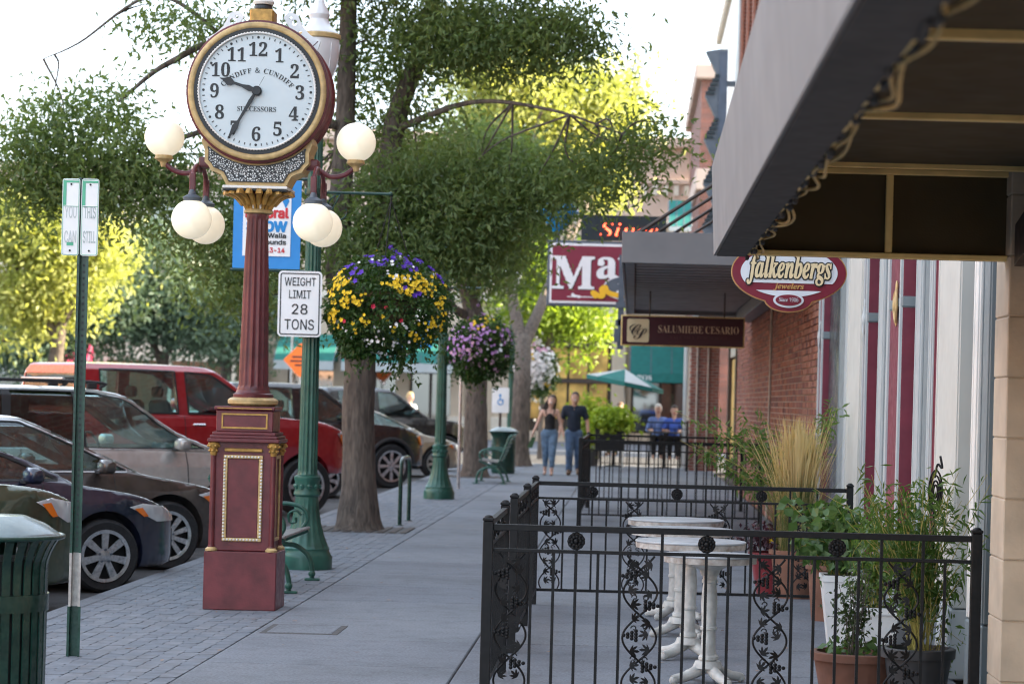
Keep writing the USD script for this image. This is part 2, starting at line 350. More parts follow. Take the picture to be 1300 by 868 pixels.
pv = structure('paver_strip')
rest = [MB() for _ in range(4)]; cnt = 0
for r in range(0, 240):
    for cidx in range(14):
        w = (2.52 - 4.0) / -14; x0 = -3.995 + cidx * w; y0 = 12.4 + r * .205 + (.1025 if cidx % 2 else 0)
        t = int(rng.integers(0, 4)); z = rng.uniform(-.002, .0015)
        s = paver_mesh(x0 + .0012, x0 + w - .0012, y0 + .0012, y0 + .2038, z)
        if 4 <= r < 26 and cnt < 300 and not (x0 < -3.4 and y0 < 14): obj('paver', s, M['paver'][t], pv); cnt += 1
        else: rest[t].add(s)
for t in range(4): obj('far_pavers', rest[t], M['paver'][t], pv, kind='stuff')

# ================================================================ RIGHT-HAND BUILDINGS
# --- stone-fronted shop, nearest
b = thing('stone_shop', 'nearest shop with a pier of buff stone blocks at the right edge of the picture', 'building', (0, 0, 0))
obj('wall', box(2.0, 14, -8, 11.69, 0, 12), M['stone'], b)
obj('pier_core', box(1.812, 2.3, 11.706, 12.114, 0, 4.45), M['mortarpale'], b)
zz = -.0
k = 0
while zz < 4.4:
    h = .295
    if k % 3 == 2: obj('stone_block', box(1.805, 2.32, 11.70, 12.12, zz + .002, zz + h - .002, .006), M['stone'], b)
    else:
        cut = 1.805 + (.30 if k % 3 == 0 else .24)
        obj('stone_block', box(1.805 + rng.uniform(-.002, .002), cut - .002, 11.70, 12.12, zz + .002, zz + h - .002, .006), M['stone'], b)
        obj('stone_block', box(cut + .002, 2.32, 11.70 + rng.uniform(-.002, .002), 12.12, zz + .002, zz + h - .002, .006), M['stone'], b)
    zz += h; k += 1
obj('upper_wall', box(1.9, 14, 11.7, 12.115, 4.5, 12), M['stone'], b)

# --- awning of the stone shop: boxed valance along the street, cross bars and closed far end
a = thing('shop_awning', 'big grey-brown canvas awning over the near pavement, seen from below with tan cross bars', 'awning')
Y0, Y1 = 3.0, 11.85
def sheet(pts, t=(0, 0, .006)):
    p = np.array(pts, float); return trimesh.convex.convex_hull(np.vstack([p, p + np.array(t)]))
obj('fascia', sheet([(.375, Y0, 2.33), (.375, Y1, 2.33), (.355, Y1, 2.765), (.335, Y0, 2.83)], (.012, 0, 0)), M['fasciafab'], a)
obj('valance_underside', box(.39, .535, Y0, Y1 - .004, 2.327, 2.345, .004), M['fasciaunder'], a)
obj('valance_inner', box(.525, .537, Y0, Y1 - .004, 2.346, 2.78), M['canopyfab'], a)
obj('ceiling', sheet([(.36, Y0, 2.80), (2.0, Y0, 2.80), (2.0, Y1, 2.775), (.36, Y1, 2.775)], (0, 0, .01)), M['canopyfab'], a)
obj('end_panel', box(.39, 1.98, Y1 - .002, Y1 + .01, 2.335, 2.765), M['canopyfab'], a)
for y in (5.4, 7.52, 9.62):
    obj('cross_bar', box(.54, 1.98, y, y + .05, 2.755, 2.797, .005), M['strut'], a)
obj('cross_bar', box(.54, 1.98, Y1 - .05, Y1 - .01, 2.745, 2.772, .004), M['strut'], a)
obj('cross_bar', box(.54, 1.98, Y1 - .28, Y1 - .24, 2.752, 2.78, .004), M['strut'], a)
obj('end_bar', box(.50, 1.81, Y1 - .05, Y1 - .008, 2.335, 2.362, .004), M['strut'], a)
obj('end_upright', box(1.21, 1.245, Y1 - .04, Y1 - .006, 2.364, 2.744, .004), M['strut'], a)
obj('wall_bracket', sheet([(1.81, 10.9, 2.42), (1.99, 10.9, 2.42), (1.81, 11.6, 2.30), (1.99, 11.6, 2.30)], (0, 0, .2)), M['framewood'], a)
obj('hem_bar', tube([(.545, Y0, 2.352), (.545, Y1, 2.352)], .012, 8), M['strut'], a)
for s in range(2):                                    # yellowed cords tied along the inside bar, sagging in swags between the ties
    P = []
    for t in np.linspace(0, 1, 200):
        y = Y0 + 1 + (Y1 - Y0 - 1.1) * t; per = 1.25 if s == 0 else .93; f = ((y + s * .4) % per) / per; sag = math.sin(PI * f) ** 2
        P.append((.548 + .048 * sag * (1 - .35 * s) + .006 * math.sin(y * 9 + s), y, 2.352 - .02 * sag + .02 * math.sin(y * 3.1 + s)))
    obj('cord', tube(P, .0062 - .001 * s, 6), M['rope'], a, smooth=60)
m = MB()
for y in np.arange(Y0 + 1, Y1, .07):
    c = np.array([.545 + rng.normal(0, .01), y + rng.normal(0, .015), 2.345 + rng.normal(0, .012)]); m.add(box(c[0] - .009, c[0] + .009, c[1] - .03, c[1] + .03, c[2] - .010, c[2] + .010, .004))
obj('dried_ties', m, M['fasciaunder'], a, kind='stuff')

# --- jewellery shop front: painted pilasters in cream, grey and maroon
b = thing('jewellery_shop', 'shop front of cream, blue-grey and maroon pilasters behind the potted plants', 'building')
obj('wall', box(2.10, 14, 12.13, 25.68, 3.4, 11.5), M['brick'], b)
obj('inner_wall', box(2.6, 14, 12.13, 25.68, 0, 3.4), M['darkroom'], b)
obj('bulkhead', box(2.02, 2.5, 12.13, 25.6, 0, .42), M['greypaint'], b)
obj('fascia_band', box(1.99, 2.5, 12.13, 25.6, 3.1, 3.42), M['creampaint'], b)
FAC = [(13.62, 13.80, 'white', 1.935), (13.32, 13.60, 'greypaint', 1.955), (14.38, 15.40, 'creampaint', 1.93), (15.42, 15.82, 'maroon2', 1.965), (15.83, 15.98, 'palegrey', 1.945), (16.0, 16.42, 'greypaint', 1.96), (16.43, 16.72, 'palegrey', 1.94),
       (18.3, 18.62, 'palegrey', 1.94), (18.63, 18.95, 'greypaint', 1.965), (18.96, 19.3, 'palegrey', 1.945), (20.2, 20.55, 'palegrey', 1.95), (20.8, 22.05, 'creampaint', 1.945), (22.1, 22.6, 'palegrey', 1.97), (22.62, 23.4, 'greypaint', 1.985)]
for y0, y1, mm, x in FAC:
    obj('panel', box(x, 2.3, y0, y1, .425, 3.098, .008), M[mm], b)
    obj('edge_bead', MB().box(x - .007, x + .02, y0 + .006, y0 + .03, .43, 3.09, .003), M[mm], b); obj('edge_bead', MB().box(x - .007, x + .02, y1 - .03, y1 - .006, .43, 3.09, .003), M[mm], b)
    obj('plinth', box(x - .012, 2.3, y0 - .004, y1 + .004, 0.001, .42, .01), M['greypaint' if mm != 'creampaint' else 'palegrey'], b)
for (y0, y1) in ((12.14, 13.3), (13.81, 14.36), (16.73, 16.8), (17.7, 18.28), (19.32, 19.88), (20.56, 20.79), (23.42, 25.1)):
    obj('window_pane', box(2.02, 2.03, y0, y1, .43, 3.09), M['darkpane'], b)
    obj('window_frame', box(2.0, 2.06, y0 - .0, y0 + .05, .43, 3.09), M['slate'], b)
for (y0, y1, xf, xw) in ((16.84, 17.66, 1.845, 2.0), (19.92, 20.18, 1.905, 2.0), (25.15, 25.6, 1.945, 2.1)):
    p = obj('pilaster', box(xf + .012, xw + .3, y0, y1, .3, 3.098, .006), M['maroon2'], b)
    obj('face_moulding', MB().box(xf - .006, xf + .02, y0 + .003, y0 + .05, .3, 3.09, .004).box(xf - .006, xf + .02, y1 - .05, y1, .3, 3.09, .004), M['palegrey'], p)
    obj('band', box(xf + .002, xw + .03, y0 - .012, y1 + .01, 2.31, 2.39, .012), M['greypaint'], p)
    md = MB(); yc = (y0 + min(y1, y0 + .5)) / 2
    md.add(sphere((xf - .006, yc, 2.34), .075, 2, (.2, 1, 1.4)), sphere((xf - .003, yc, 2.46), .03, 2, (.4, .8, 1.7)), sphere((xf - .003, yc, 2.23), .026, 2, (.4, .7, 1.8)), sphere((xf - .016, yc, 2.34), .04, 2, (.4, 1, 1.3)))
    for q in (-1, 1):
        md.add(tube(curve([(xf - .006, yc + q * .015, 2.44), (xf - .012, yc + q * .06, 2.40), (xf - .012, yc + q * .085, 2.34), (xf - .01, yc + q * .055, 2.27), (xf - .006, yc, 2.21)], 6), .011, 6))
    obj('medallion', md, M['gold2'] if xf < 1.9 else M['palegrey'], p, smooth=50)
    obj('base', box(xf - .01, xw + .3, y0 - .015, y1 + .01, 0, .30, .01), M['greypaint'], p)
m = MB(); m.add(sphere((2.35, 14.1, 1.55), .16, 2, (.6, .8, 1)), box(2.2, 2.5, 13.9, 14.3, .45, 1.35))
obj('window_display', m, M['creampaint'], b)

# --- brick building, laid brick by brick near, under the metal canopy
b = thing('brick_building', 'red brick building with upper pilasters behind the corrugated canopy', 'building')
obj('wall_core', box(1.972, 14, 25.71, 46, 0, 3.5), M['mortar'], b)
obj('upper_wall', box(1.96, 14, 25.71, 46.8, 3.52, 12.5), M['brick'], b)
for y in np.arange(27, 46, 2.3):
    obj('upper_pilaster', box(1.87, 1.97, y, y + .55, 3.6, 12.2, .01), M['brick'], b)
    obj('pilaster_edge', MB().box(1.855, 1.9, y - .05, y - .005, 3.6, 12.2).box(1.855, 1.9, y + .555, y + .6, 3.6, 12.2), M['bricks'][3], b)
for z in (5.2, 7.6, 10.0): obj('string_course', box(1.84, 1.98, 25.75, 46.7, z, z + .16, .015), M['bricks'][3], b)
for y in np.arange(28.1, 45, 2.3):
    w = obj('window', box(1.935, 1.968, y - .1, y + 1.2, 5.8, 7.3), M['framewood'], b)
    obj('pane', box(1.925, 1.933, y - .02, y + 1.12, 5.9, 7.2), M['glass'], w)
cnt = 0; rest = [MB() for _ in range(4)]
for c in range(46):
    z = c * .0755; y = 25.74 - (.11 if c % 2 else 0)
    while y < 46:
        y1 = min(y + .212, 46); ya = max(y, 25.72)
        if y1 - ya > .04:
            near = y < 28.0; x0 = 1.945 if near else 1.958
            if not near: x0 = 1.958
            t = int(rng.choice(4, p=[.3, .15, .1, .45] if near else [.4, .3, .2, .1])); x0 += rng.uniform(-.004, .003)  # daylight at the canopy edge painted in: paler brick tones on the near pier
            br = box(x0, 2.0, ya + .006, y1 - .006, z + .006, z + .0695)
            if near and z > .9 and cnt < 300: obj('brick', br, M['bricks'][t], b); cnt += 1
            else: rest[t].add(br)
        y += .2225
for t in range(4): obj('further_bricks', rest[t], M['bricks'][t], b, kind='stuff')
for y in (34.3,): obj('conduit', tube([(1.93, y, 0), (1.93, y, 3.4)], .018, 8), M['mortar'], b)
obj('entry_wall', box(2.3, 14, 46.05, 57, 0, 3.5), M['brick'], b)
w = obj('entry_glazing', box(2.18, 2.2, 46.3, 54, .4, 2.6), M['amber'], b)  # yellow reflection painted on the glazing as a faintly glowing amber
for y0, y1 in ((46.1, 46.5), (50.1, 50.4), (53.8, 54.2)): obj('glazing_frame', box(2.1, 2.24, y0, y1, 0, 3.2), M['framewood'], w)
obj('entry_sign', box(2.13, 2.2, 46.6, 53.6, 2.65, 3.3), M['creampaint'], b)
obj('corner_pier', box(1.36, 2.05, 58.2, 59.4, 0, 3.4), M['brickY'], b)
for x in (1.52, 1.78): obj('conduit', tube([(x, 58.17, 0), (x, 58.17, 3.4)], .02, 8), M['mortar'], b)
obj('soffit', box(1.3, 14, 46.8, 60, 3.42, 3.6), M['canopymetal'], b)

# --- metal canopy of the brick building
a = thing('metal_canopy', 'flat grey metal canopy with ribbed underside projecting from the brick building', 'canopy')
obj('near_fascia', box(-.165, 1.93, 26.0, 26.03, 3.10, 3.44, .006), M['canopymetal'], a)
obj('street_fascia', box(-.165, -.135, 26.035, 40.9, 3.10, 3.44, .006), M['canopymetal'], a)
obj('far_fascia', box(-.165, 1.93, 40.91, 40.94, 3.10, 3.44, .006), M['canopymetal'], a)
obj('deck', box(-.13, 1.93, 26.04, 40.9, 3.30, 3.34), M['corrug'], a)
for y in np.arange(26.2, 40.6, .62):
    obj('rib', box(-.018, 1.69, y, y + .30, 3.17, 3.298, .012), M['corrug2'], a)
obj('edge_channel', box(-.13, -.02, 26.04, 40.9, 3.105, 3.27, .005), M['canopymetal'], a)
obj('wall_channel', box(1.70, 1.935, 26.04, 40.9, 3.0, 3.19, .01), M['canopymetal'], a)
for y in (26.3, 28.3, 30.6, 33.6, 37.2): obj('stay_rod', tube([(.0, y, 3.44), (1.88, y, 4.72)], .02, 8), M['framewood'], a)
for y in (33.98,):
    for x in (.2, 1.25): obj('sign_hanger', tube([(x, y, 2.80), (x, y, 3.2)], .012, 6), M['framewood'], a)
m = MB().box(-.30, -.20, 41.0, 41.2, 2.5, 4.1).box(-.34, -.2, 41.0, 41.15, 2.9, 3.0).box(-.36, -.26, 40.98, 41.2, 2.62, 2.85).box(-.34, -.1, 40.98, 41.2, 3.2, 3.3)
obj('end_hanger', m, M['slate'], a)

# --- white building with zigzag blade sign
b = thing('white_building', 'tall plain white-walled building beyond the brick one', 'building')
obj('wall', box(1.98, 14, 47, 61.2, 3.62, 10.7), M['whitewall'], b)
obj('parapet', box(1.86, 14.1, 46.9, 61.3, 10.71, 10.95, .03), M['tantrim'], b)
obj('corner_pilaster', box(1.86, 2.1, 47.0, 47.6, 3.62, 10.6, .02), M['palegrey'], b)
obj('drain_pipe', tube([(1.30, 60, 0), (1.30, 60, 3.4)], .07, 12), M['palegrey'], b)
bs = thing('blade_sign', 'dark slate blade sign with a zigzag edge on the white building', 'sign')
zz = np.linspace(4.4, 9.0, 11); ex = [1.34 if i % 2 == 0 else 1.57 for i in range(11)]
obj('panel', stand(prism([(1.80, 4.4), (1.80, 9.05), (1.6, 9.05)] + [(x, z) for x, z in list(zip(ex, zz))[::-1]], .28), 0, 51.0, 0), M['slate'], bs)
obj('back_panel', box(1.63, 1.795, 50.69, 50.719, 4.45, 9.0), M['slatelouver2'], bs)
for i in range(0, 10, 2):
    for q in range(5):
        z = zz[i] + (q + .5) / 5 * (zz[i + 1] - zz[i]); x = np.interp(z, zz, ex); obj('louver', box(x - .015, x + .17 - .02 * q, 50.67, 50.73, z - .028, z + .028), M['slatelouver'], bs)
obj('wall_arm', MB().box(1.8, 2.0, 50.8, 50.95, 5, 5.1).box(1.8, 2.0, 50.8, 50.95, 8.3, 8.4), M['slate'], bs)

# --- across the cross street, right
b = thing('corner_building', 'narrow glimpse of a red brick corner building with buff cornice beyond the white wall', 'building')
obj('wall', box(1.97, 16, 79, 94.5, 0, 12.2), M['brick'], b)
obj('cornice', box(1.75, 16.1, 78.8, 94.6, 12.21, 12.7, .05), M['tanpink'], b); obj('band', box(1.85, 16.1, 78.9, 94.55, 8.6, 9.3, .04), M['tanpink'], b)
for y in np.arange(80, 93, 2.4):
    w = obj('window', box(1.94, 1.969, y, y + 1.2, 5.4, 7.4), M['framewood'], b); obj('pane', box(1.93, 1.938, y + .1, y + 1.1, 5.5, 7.3), M['glass'], w)

# --- tan arcaded building closing the view
b = thing('tan_building', 'tan plaster building with arches and shop windows closing the street', 'building')
YF = 95.0
front = Polygon([(-15, 0), (2.6, 0), (2.6, 11.6), (-15, 11.6)])
def arch(xc, w, zs):
    return shapely.union_all([sbox(xc - w / 2, .4, xc + w / 2, zs), Point(xc, zs).buffer(w / 2, 16)])
AR = [(-2.55, 3.5, 3.9)]
SH = [(-13.6, -11.7), (-11.2, -9.2), (-8.9, -7.1)]
RW = [(-.1, 2.2)]
holes = [arch(*q) for q in AR] + [sbox(x0, .5, x1, 3.5) for x0, x1 in SH] + [sbox(x0, .4, x1, 3.6) for x0, x1 in RW] + [sbox(x - .5, 6.2, x + .5, 8.3) for x in np.arange(-13.8, 2, 2.05)]
obj('wall', stand(prism(front.difference(shapely.union_all(holes)), .5), 0, YF + .5, 0), M['tan'], b)
obj('inner_wall', box(-15, 2.6, YF + 1.6, YF + 8, 0, 11.5), M['darkroom'], b)
obj('upper_facing', box(-15, 2.6, YF - .02, YF - .001, 8.6, 11.55), M['tanpink'], b)
obj('string_course', box(-15, 2.6, YF - .2, YF - .001, 5.4, 5.75, .03), M['tantrim'], b)
obj('string_course', box(-15, 2.6, YF - .16, YF - .03, 8.55, 8.75, .03), M['tantrim'], b)
obj('cornice', box(-15.1, 2.7, YF - .45, YF + .5, 11.6, 12.0, .05), M['tanpink'], b)
m = MB()
for x in np.arange(-15, 2.5, .42): m.add(box(x, x + .2, YF - .16, YF - .03, 9.75, 10.15))
obj('dentils', m, M['tantrim'], b, kind='stuff'); obj('dentil_band', box(-15, 2.6, YF - .2, YF - .03, 10.2, 10.4, .02), M['tanpink'], b)
for xc, w, zs in AR:
    ring = Point(xc, zs).buffer(w / 2 + .45, 24).difference(Point(xc, zs).buffer(w / 2, 24)).intersection(sbox(-20, zs, 20, 20))
    obj('arch_moulding', stand(prism(ring, .16), 0, YF - .004, 0), M['tantrim'], b)
    win = obj('arch_window', box(xc - w / 2, xc + w / 2, YF + .66, YF + .72, .4, 5.8), M['darkroom'], b)
    for i, x in enumerate(np.arange(xc - 1.6, xc + 1.5, .8)):
        for z0, z1 in ((.9, 2.3), (2.5, 3.7)): obj('lit_pane', box(x, x + .7, YF + .62, YF + .65, z0, z1), M['amber'], win)
    obj('transom', MB().box(xc - w / 2, xc + w / 2, YF + .5, YF + .6, 2.32, 2.48).box(xc - w / 2, xc + w / 2, YF + .5, YF + .6, 3.74, 3.95), M['framewood'], win)
for x0, x1 in SH + RW:
    w = obj('shop_window', box(x0, x1, YF + .30, YF + .34, .5, 3.5), M['glass'], b)
    obj('mullion', MB().box((x0 + x1) / 2 - .05, (x0 + x1) / 2 + .05, YF + .2, YF + .29, .5, 3.5).box(x0, x0 + .1, YF + .2, YF + .29, .5, 3.5).box(x1 - .1, x1, YF + .2, YF + .29, .5, 3.5), M['framewood'], w)
for k, (x, z, s, mm) in enumerate([(.5, 1.3, .5, 'framewood'), (1.2, 1.6, .45, 'creampaint'), (1.6, 2.7, .22, 'orange'), (.8, 2.2, .3, 'strut'), (1.9, 1.2, .5, 'framewood'), (-10.2, 1.4, .6, 'creampaint'), (-8.2, 1.3, .5, 'strut'), (-12.6, 1.5, .5, 'palegrey')]):
    obj('window_display', sphere((x, YF + .9, z), s, 2, (1, .4, 1.1)), M[mm], b)
obj('rear_glow', box(.2, 2.2, YF + 1.45, YF + 1.5, 1.6, 3.4), M['amber'], b)
for x in np.arange(-13.8, 2, 2.05):
    w = obj('window', box(x - .5, x + .5, YF + .25, YF + .3, 6.2, 8.3), M['glass'], b); obj('sash', MB().box(x - .5, x + .5, YF + .18, YF + .24, 7.2, 7.3).box(x - .03, x + .03, YF + .18, YF + .24, 6.2, 8.3), M['framewood'], w)
for x in (-14.6, -11.5, -9.05, -6.9, -5.2, -.6, 2.45):
    obj('pier', box(x - .28, x + .28, YF - .28, YF - .003, 0, 5.38, .03), M['tan'], b); obj('pier_base', box(x - .36, x + .36, YF - .36, YF - .002, .003, .9, .04), M['tantrim'], b)
def awning(name, x0, x1, label, mat, z0=2.9, z1=3.95, out=1.5, y=YF - .3, val=.35, txt=None):
    t = thing(name, label, 'awning', group=None)
    obj('canvas', sheet([(x0, y, z1), (x1, y, z1), (x0, y - out, z0), (x1, y - out, z0)], (0, .01, .015)), mat, t)
    for x in (x0, x1): obj('side', sheet([(x, y, z1), (x, y, z0), (x, y - out, z0)], (.01, 0, 0)), mat, t)
    obj('valance', box(x0, x1, y - out - .015, y - out, z0 - val, z0 - .002), mat if txt else M['palegrey'], t)
    for x in np.linspace(x0, x1, 4): obj('frame_bar', tube([(x, y, z1 - .03), (x, y - out, z0 - .02)], .03, 6), M['slate'], t)
    if txt: obj('lettering', lettering(txt, .2, (x0 + .55), y - out - .02, z0 - val + .08, kind='serif'), M['signwhite'], t)
awning('green_awning', -13.9, -11.6, 'green canvas awning on the tan building, behind the near lamp post', M['greenfab'])
awning('green_awning', -11.3, -9.1, 'green canvas awning on the tan building, just right of the nearest tree trunk', M['greenfab'])
awning('green_awning', -8.9, -7.0, 'green canvas awning on the tan building, behind the second lamp post', M['greenfab'])
awning('teal_awning', -.15, 2.25, 'deep teal awning with white letters over the lit shop window at the corner', M['tealfab'], z0=2.75, z1=4.1, out=1.5, txt='ROS')

# --- further left, over the street
b = thing('pale_building', 'pale building half hidden by trees behind the red pickup', 'building')
obj('wall', box(-34, -15.6, 112, 124, 0, 11.5), M['tantrim'], b); obj('cornice', box(-34.2, -15.4, 111.6, 124, 11.51, 12, .05), M['tan'], b)
for x in np.arange(-33, -16.5, 2.6):
    for z in (4.8, 8.2):
        w = obj('window', box(x, x + 1.3, 111.93, 111.999, z, z + 2.1), M['framewood'], b); obj('pane', box(x + .1, x + 1.2, 111.9, 111.925, z + .1, z + 2.0), M['glass'], w)
for x in np.arange(-33.4, -16, 3.0): obj('shop_window', box(x, x + 2.4, 111.9, 111.995, .5, 3.0), M['glass'], b)
awning('magenta_awning', -33, -25.0, 'long magenta awning on the pale building at the far left', M['magentafab'], z0=2.7, z1=4.0, out=1.5, y=111.8, val=.5)
b = thing('sunlit_building', 'long brick terrace over the street, mirrored in the car windows', 'building')
obj('wall', box(-36, -26, -25, 60, 0, 10), M['brickO'], b); obj('cornice', box(-36, -25.7, -25.2, 60.2, 10.01, 10.5, .04), M['tantrim'], b)
for y in np.arange(-24, 58, 3.4):
    for z in (.6, 4.6, 7.4):
        w = obj('window', box(-26.0 + .002, -25.95, y, y + (2.6 if z < 1 else 1.5), z, z + (2.4 if z < 1 else 1.8)), M['framewood'], b); obj('pane', box(-25.94, -25.93, y + .1, y + (2.5 if z < 1 else 1.4), z + .1, z + (2.3 if z < 1 else 1.7)), M['glass'], w)

# ================================================================ STREET CLOCK
ck = thing('street_clock', 'maroon and gold cast iron street clock with a big round dial and glowing globes', 'clock', (-2.865, 18.03, 0))
def sq(w, d, z0, z1, ch=.0): return box(-w / 2, w / 2, -d / 2, d / 2, z0, z1, ch)
obj('plinth', MB().add(sq(.535, .46, 0, .43, .006)), M['maroon'], ck)
obj('pedestal', MB().add(sq(.44, .37, .431, 1.26, .008)), M['maroon'], ck)
obj('pedestal_moulding', MB().add(sq(.50, .43, 1.262, 1.285, .006), sq(.47, .40, 1.286, 1.31, .006), sq(.53, .45, 1.234, 1.2615, .006)), M['maroon'], ck)
d = obj('upper_block', MB().add(sq(.42, .36, 1.311, 1.47, .006), sq(.45, .39, 1.471, 1.50, .008)), M['maroon'], ck)
obj('panel_edge', MB().add(box(-.17, .17, -.187, -.181, 1.335, 1.347), box(-.17, .17, -.187, -.181, 1.435, 1.447), box(-.17, -.158, -.187, -.181, 1.348, 1.434), box(.158, .17, -.187, -.181, 1.348, 1.434), box(-.2, .2, -.1965, -.1952, 1.481, 1.487)), M['gold'], d)
fr = MB()
for (xa, xb, za, zb) in ((-.145, .145, .505, .53), (-.145, .145, 1.115, 1.14), (-.145, -.115, .531, 1.114), (.115, .145, .531, 1.114)): fr.add(box(xa, xb, -.199, -.1852, za, zb, .004))
f = obj('panel_frame', fr, M['gold2'], ck)
bd = MB()
for z in np.arange(.54, 1.11, .0245):
    for x in (-.136, .136): bd.add(sphere((x, -.199, z), .0085, 1))
for x in np.arange(-.13, .131, .0245):
    for z in (.517, 1.127): bd.add(sphere((x, -.199, z), .0085, 1))
obj('beading', bd, M['white'], f, kind='stuff')
obj('inner_panel', box(-.112, .112, -.1895, -.1853, .533, 1.112, .002), M['maroon'], f)
obj('gold_rail', MB().add(box(-.14, .14, -.20, -.1852, 1.165, 1.19, .005)), M['gold'], ck)
sf = MB()
for (ya, yb, za, zb) in ((-.12, .12, .505, .53), (-.12, .12, 1.115, 1.14), (-.12, -.095, .531, 1.114), (.095, .12, .531, 1.114)): sf.add(box(.2202, .233, ya, yb, za, zb, .004))
obj('panel_frame', sf, M['gold2'], ck)
for sx in (-1, 1):
    for sy in (-1, 1):
        c = obj('colonnette', lathe([(.026, .46), (.026, .47), (.022, .475), (.020, 1.12), (.022, 1.135)], 20, (sx * .222, sy * .187, 0), (8, .005, .48, 1.11)), M['maroon'], ck, smooth=40)
        obj('colonnette_base', lathe([(.044, .4315), (.046, .445), (.036, .452), (.03, .4595)], 16, (sx * .222, sy * .187, 0)), M['gold2'], c, smooth=40)
        cap = MB().add(lathe([(.022, 1.136), (.026, 1.15), (.028, 1.18), (.04, 1.205), (.042, 1.225), (.03, 1.232)], 16, (sx * .222, sy * .187, 0)))
        for k in range(6):
            a = k * PI / 3; cap.add(sphere((sx * .222 + .038 * math.cos(a), sy * .187 + .038 * math.sin(a), 1.205), .012, 1), sphere((sx * .222 + .029 * math.cos(a + .5), sy * .187 + .029 * math.sin(a + .5), 1.17), .011, 1))
        obj('colonnette_capital', cap, M['gold'], c, smooth=50)
obj('shaft_ring', lathe([(.16, 1.5005), (.185, 1.52), (.187, 1.545), (.17, 1.56), (.15, 1.566)], 36, (.03, 0, 0)), M['gold2'], ck, smooth=40)
obj('shaft_base', lathe([(.148, 1.567), (.15, 1.59), (.13, 1.60), (.122, 1.62)], 36, (.03, 0, 0)), M['maroon'], ck, smooth=40)
obj('shaft', lathe([(.118, 1.615), (.118, 1.64), (.116, 1.66), (.109, 2.0), (.098, 2.5), (.083, 2.88), (.082, 2.9), (.08, 2.93)], 96, (.03, 0, 0), (14, .016, 1.65, 2.89)), M['maroon'], ck, smooth=35)
obj('neck_ring', lathe([(.085, 2.931), (.105, 2.937), (.108, 2.955), (.098, 2.965)], 32, (.035, 0, 0)), M['gold2'], ck, smooth=40)
cp = obj('capital', lathe([(.075, 2.9655), (.085, 3.0), (.12, 3.05), (.15, 3.088)], 32, (.035, 0, 0)), M['maroon'], ck, smooth=40)
lf = MB()
for k in range(20):
    a = k * PI / 10 + PI / 20
    for r0, r1, z0, z1, w in ((.088, .155, 2.97, 3.06, .02), (.12, .235, 3.0, 3.085, .026)):
        if r1 > .2 and k % 4 not in (0, 3) and False: continue
        P = curve([(.035 + r0 * math.cos(a), r0 * math.sin(a), z0), (.035 + (r0 * .6 + r1 * .4) * math.cos(a), (r0 * .6 + r1 * .4) * math.sin(a), (z0 + z1) / 2 + .01), (.035 + r1 * math.cos(a), r1 * math.sin(a), z1), (.035 + (r1 + .008) * math.cos(a), (r1 + .008) * math.sin(a), z1 - .02)], 5)
        lf.add(tube(P, np.linspace(w * .7, w * 1.05, len(P)), 6))
obj('capital_leaves', lf, M['gold'], cp, smooth=50)
obj('capital_strips', MB().add(tube([(.012, -.09, 2.97), (.005, -.165, 3.08)], .008, 6), tube([(.062, -.09, 2.97), (.068, -.165, 3.08)], .008, 6)), M['white'], cp)
obj('abacus', box(-.2, .27, -.2, .2, 3.0885, 3.105, .004), M['ink'], ck); obj('abacus_strip', box(-.205, .275, -.205, .205, 3.1055, 3.127, .005), M['white'], ck)
# cradle under the drum: outline with scooped ends
CX, CZ = .035, 3.822
outer = Polygon([(-.22, 3.128), (.22, 3.128), (.235, 3.16), (.26, 3.205), (.30, 3.225), (.335, 3.235), (.355, 3.27), (.385, 3.30), (.385, 3.38), (.41, 3.45), (.40, 3.50), (-.40, 3.50), (-.41, 3.45), (-.385, 3.38), (-.385, 3.30), (-.355, 3.27), (-.335, 3.235), (-.30, 3.225), (-.26, 3.205), (-.235, 3.16)])
cradle = outer.difference(Point(0, CZ).buffer(.515, 48))
cd = obj('cradle', stand(prism(cradle, .30), CX, .15, 0), M['gold2'], ck)
mos = cradle.buffer(-.028).buffer(-.006).buffer(.006)
M['mosaic'] = usdkit.material(stage, '/World/Looks/mosaic_scrolls', {'tc': ('texture_coordinate', {}), 'v': ('voronoi_texture', {'scale': 62., 'feature': 'distance_to_edge'}), 'r': ('rgb_ramp', {'ramp': [(.0, (.015, .018, .02)), (.16, (.015, .018, .02)), (.2, (.6, .63, .62)), (1, (.66, .68, .66))]}), 'p': ('principled_bsdf', {'roughness': .5})},
    [('tc.object', 'v.vector'), ('v.distance', 'r.fac'), ('r.color', 'p.base_color')], surface='p.BSDF')
obj('mosaic_panel', stand(prism(mos, .006), CX, -.1512, 0), M['mosaic'], cd)
obj('mosaic_edge', stand(prism(mos.difference(mos.buffer(-.006)), .008), CX, -.1525, 0), M['ink'], cd)
# drum
def ydisc(prof, seg, c, cap=True):    # lathe about the Y axis, profile (r, y)
    m = lathe([(r, y) for r, y in prof], seg, cap=cap); m.apply_transform(np.array([[1, 0, 0, 0], [0, 0, 1, 0], [0, -1, 0, 0], [0, 0, 0, 1.0]])); return T(m, c)
dr = obj('drum', ydisc([(.50, -.20), (.528, -.19), (.53, -.14), (.515, -.12), (.515, .12), (.53, .14), (.528, .19), (.50, .20)], 96, (CX, 0, CZ)), M['maroon'], ck, smooth=35)
def ringpoly(r1, r0): return Point(0, 0).buffer(r1, 48).difference(Point(0, 0).buffer(r0, 48))
t = trimesh.creation.torus(.487, .024, major_sections=96, minor_sections=12); rot(t, PI / 2, [1, 0, 0]); t.apply_scale([1, .7, 1])
obj('gold_ring', T(t, (CX, -.207, CZ)), M['gold2'], dr, smooth=50)
obj('black_ring', stand(prism(ringpoly(.466, .425), .02), CX, -.1985, CZ), M['ink'], dr)
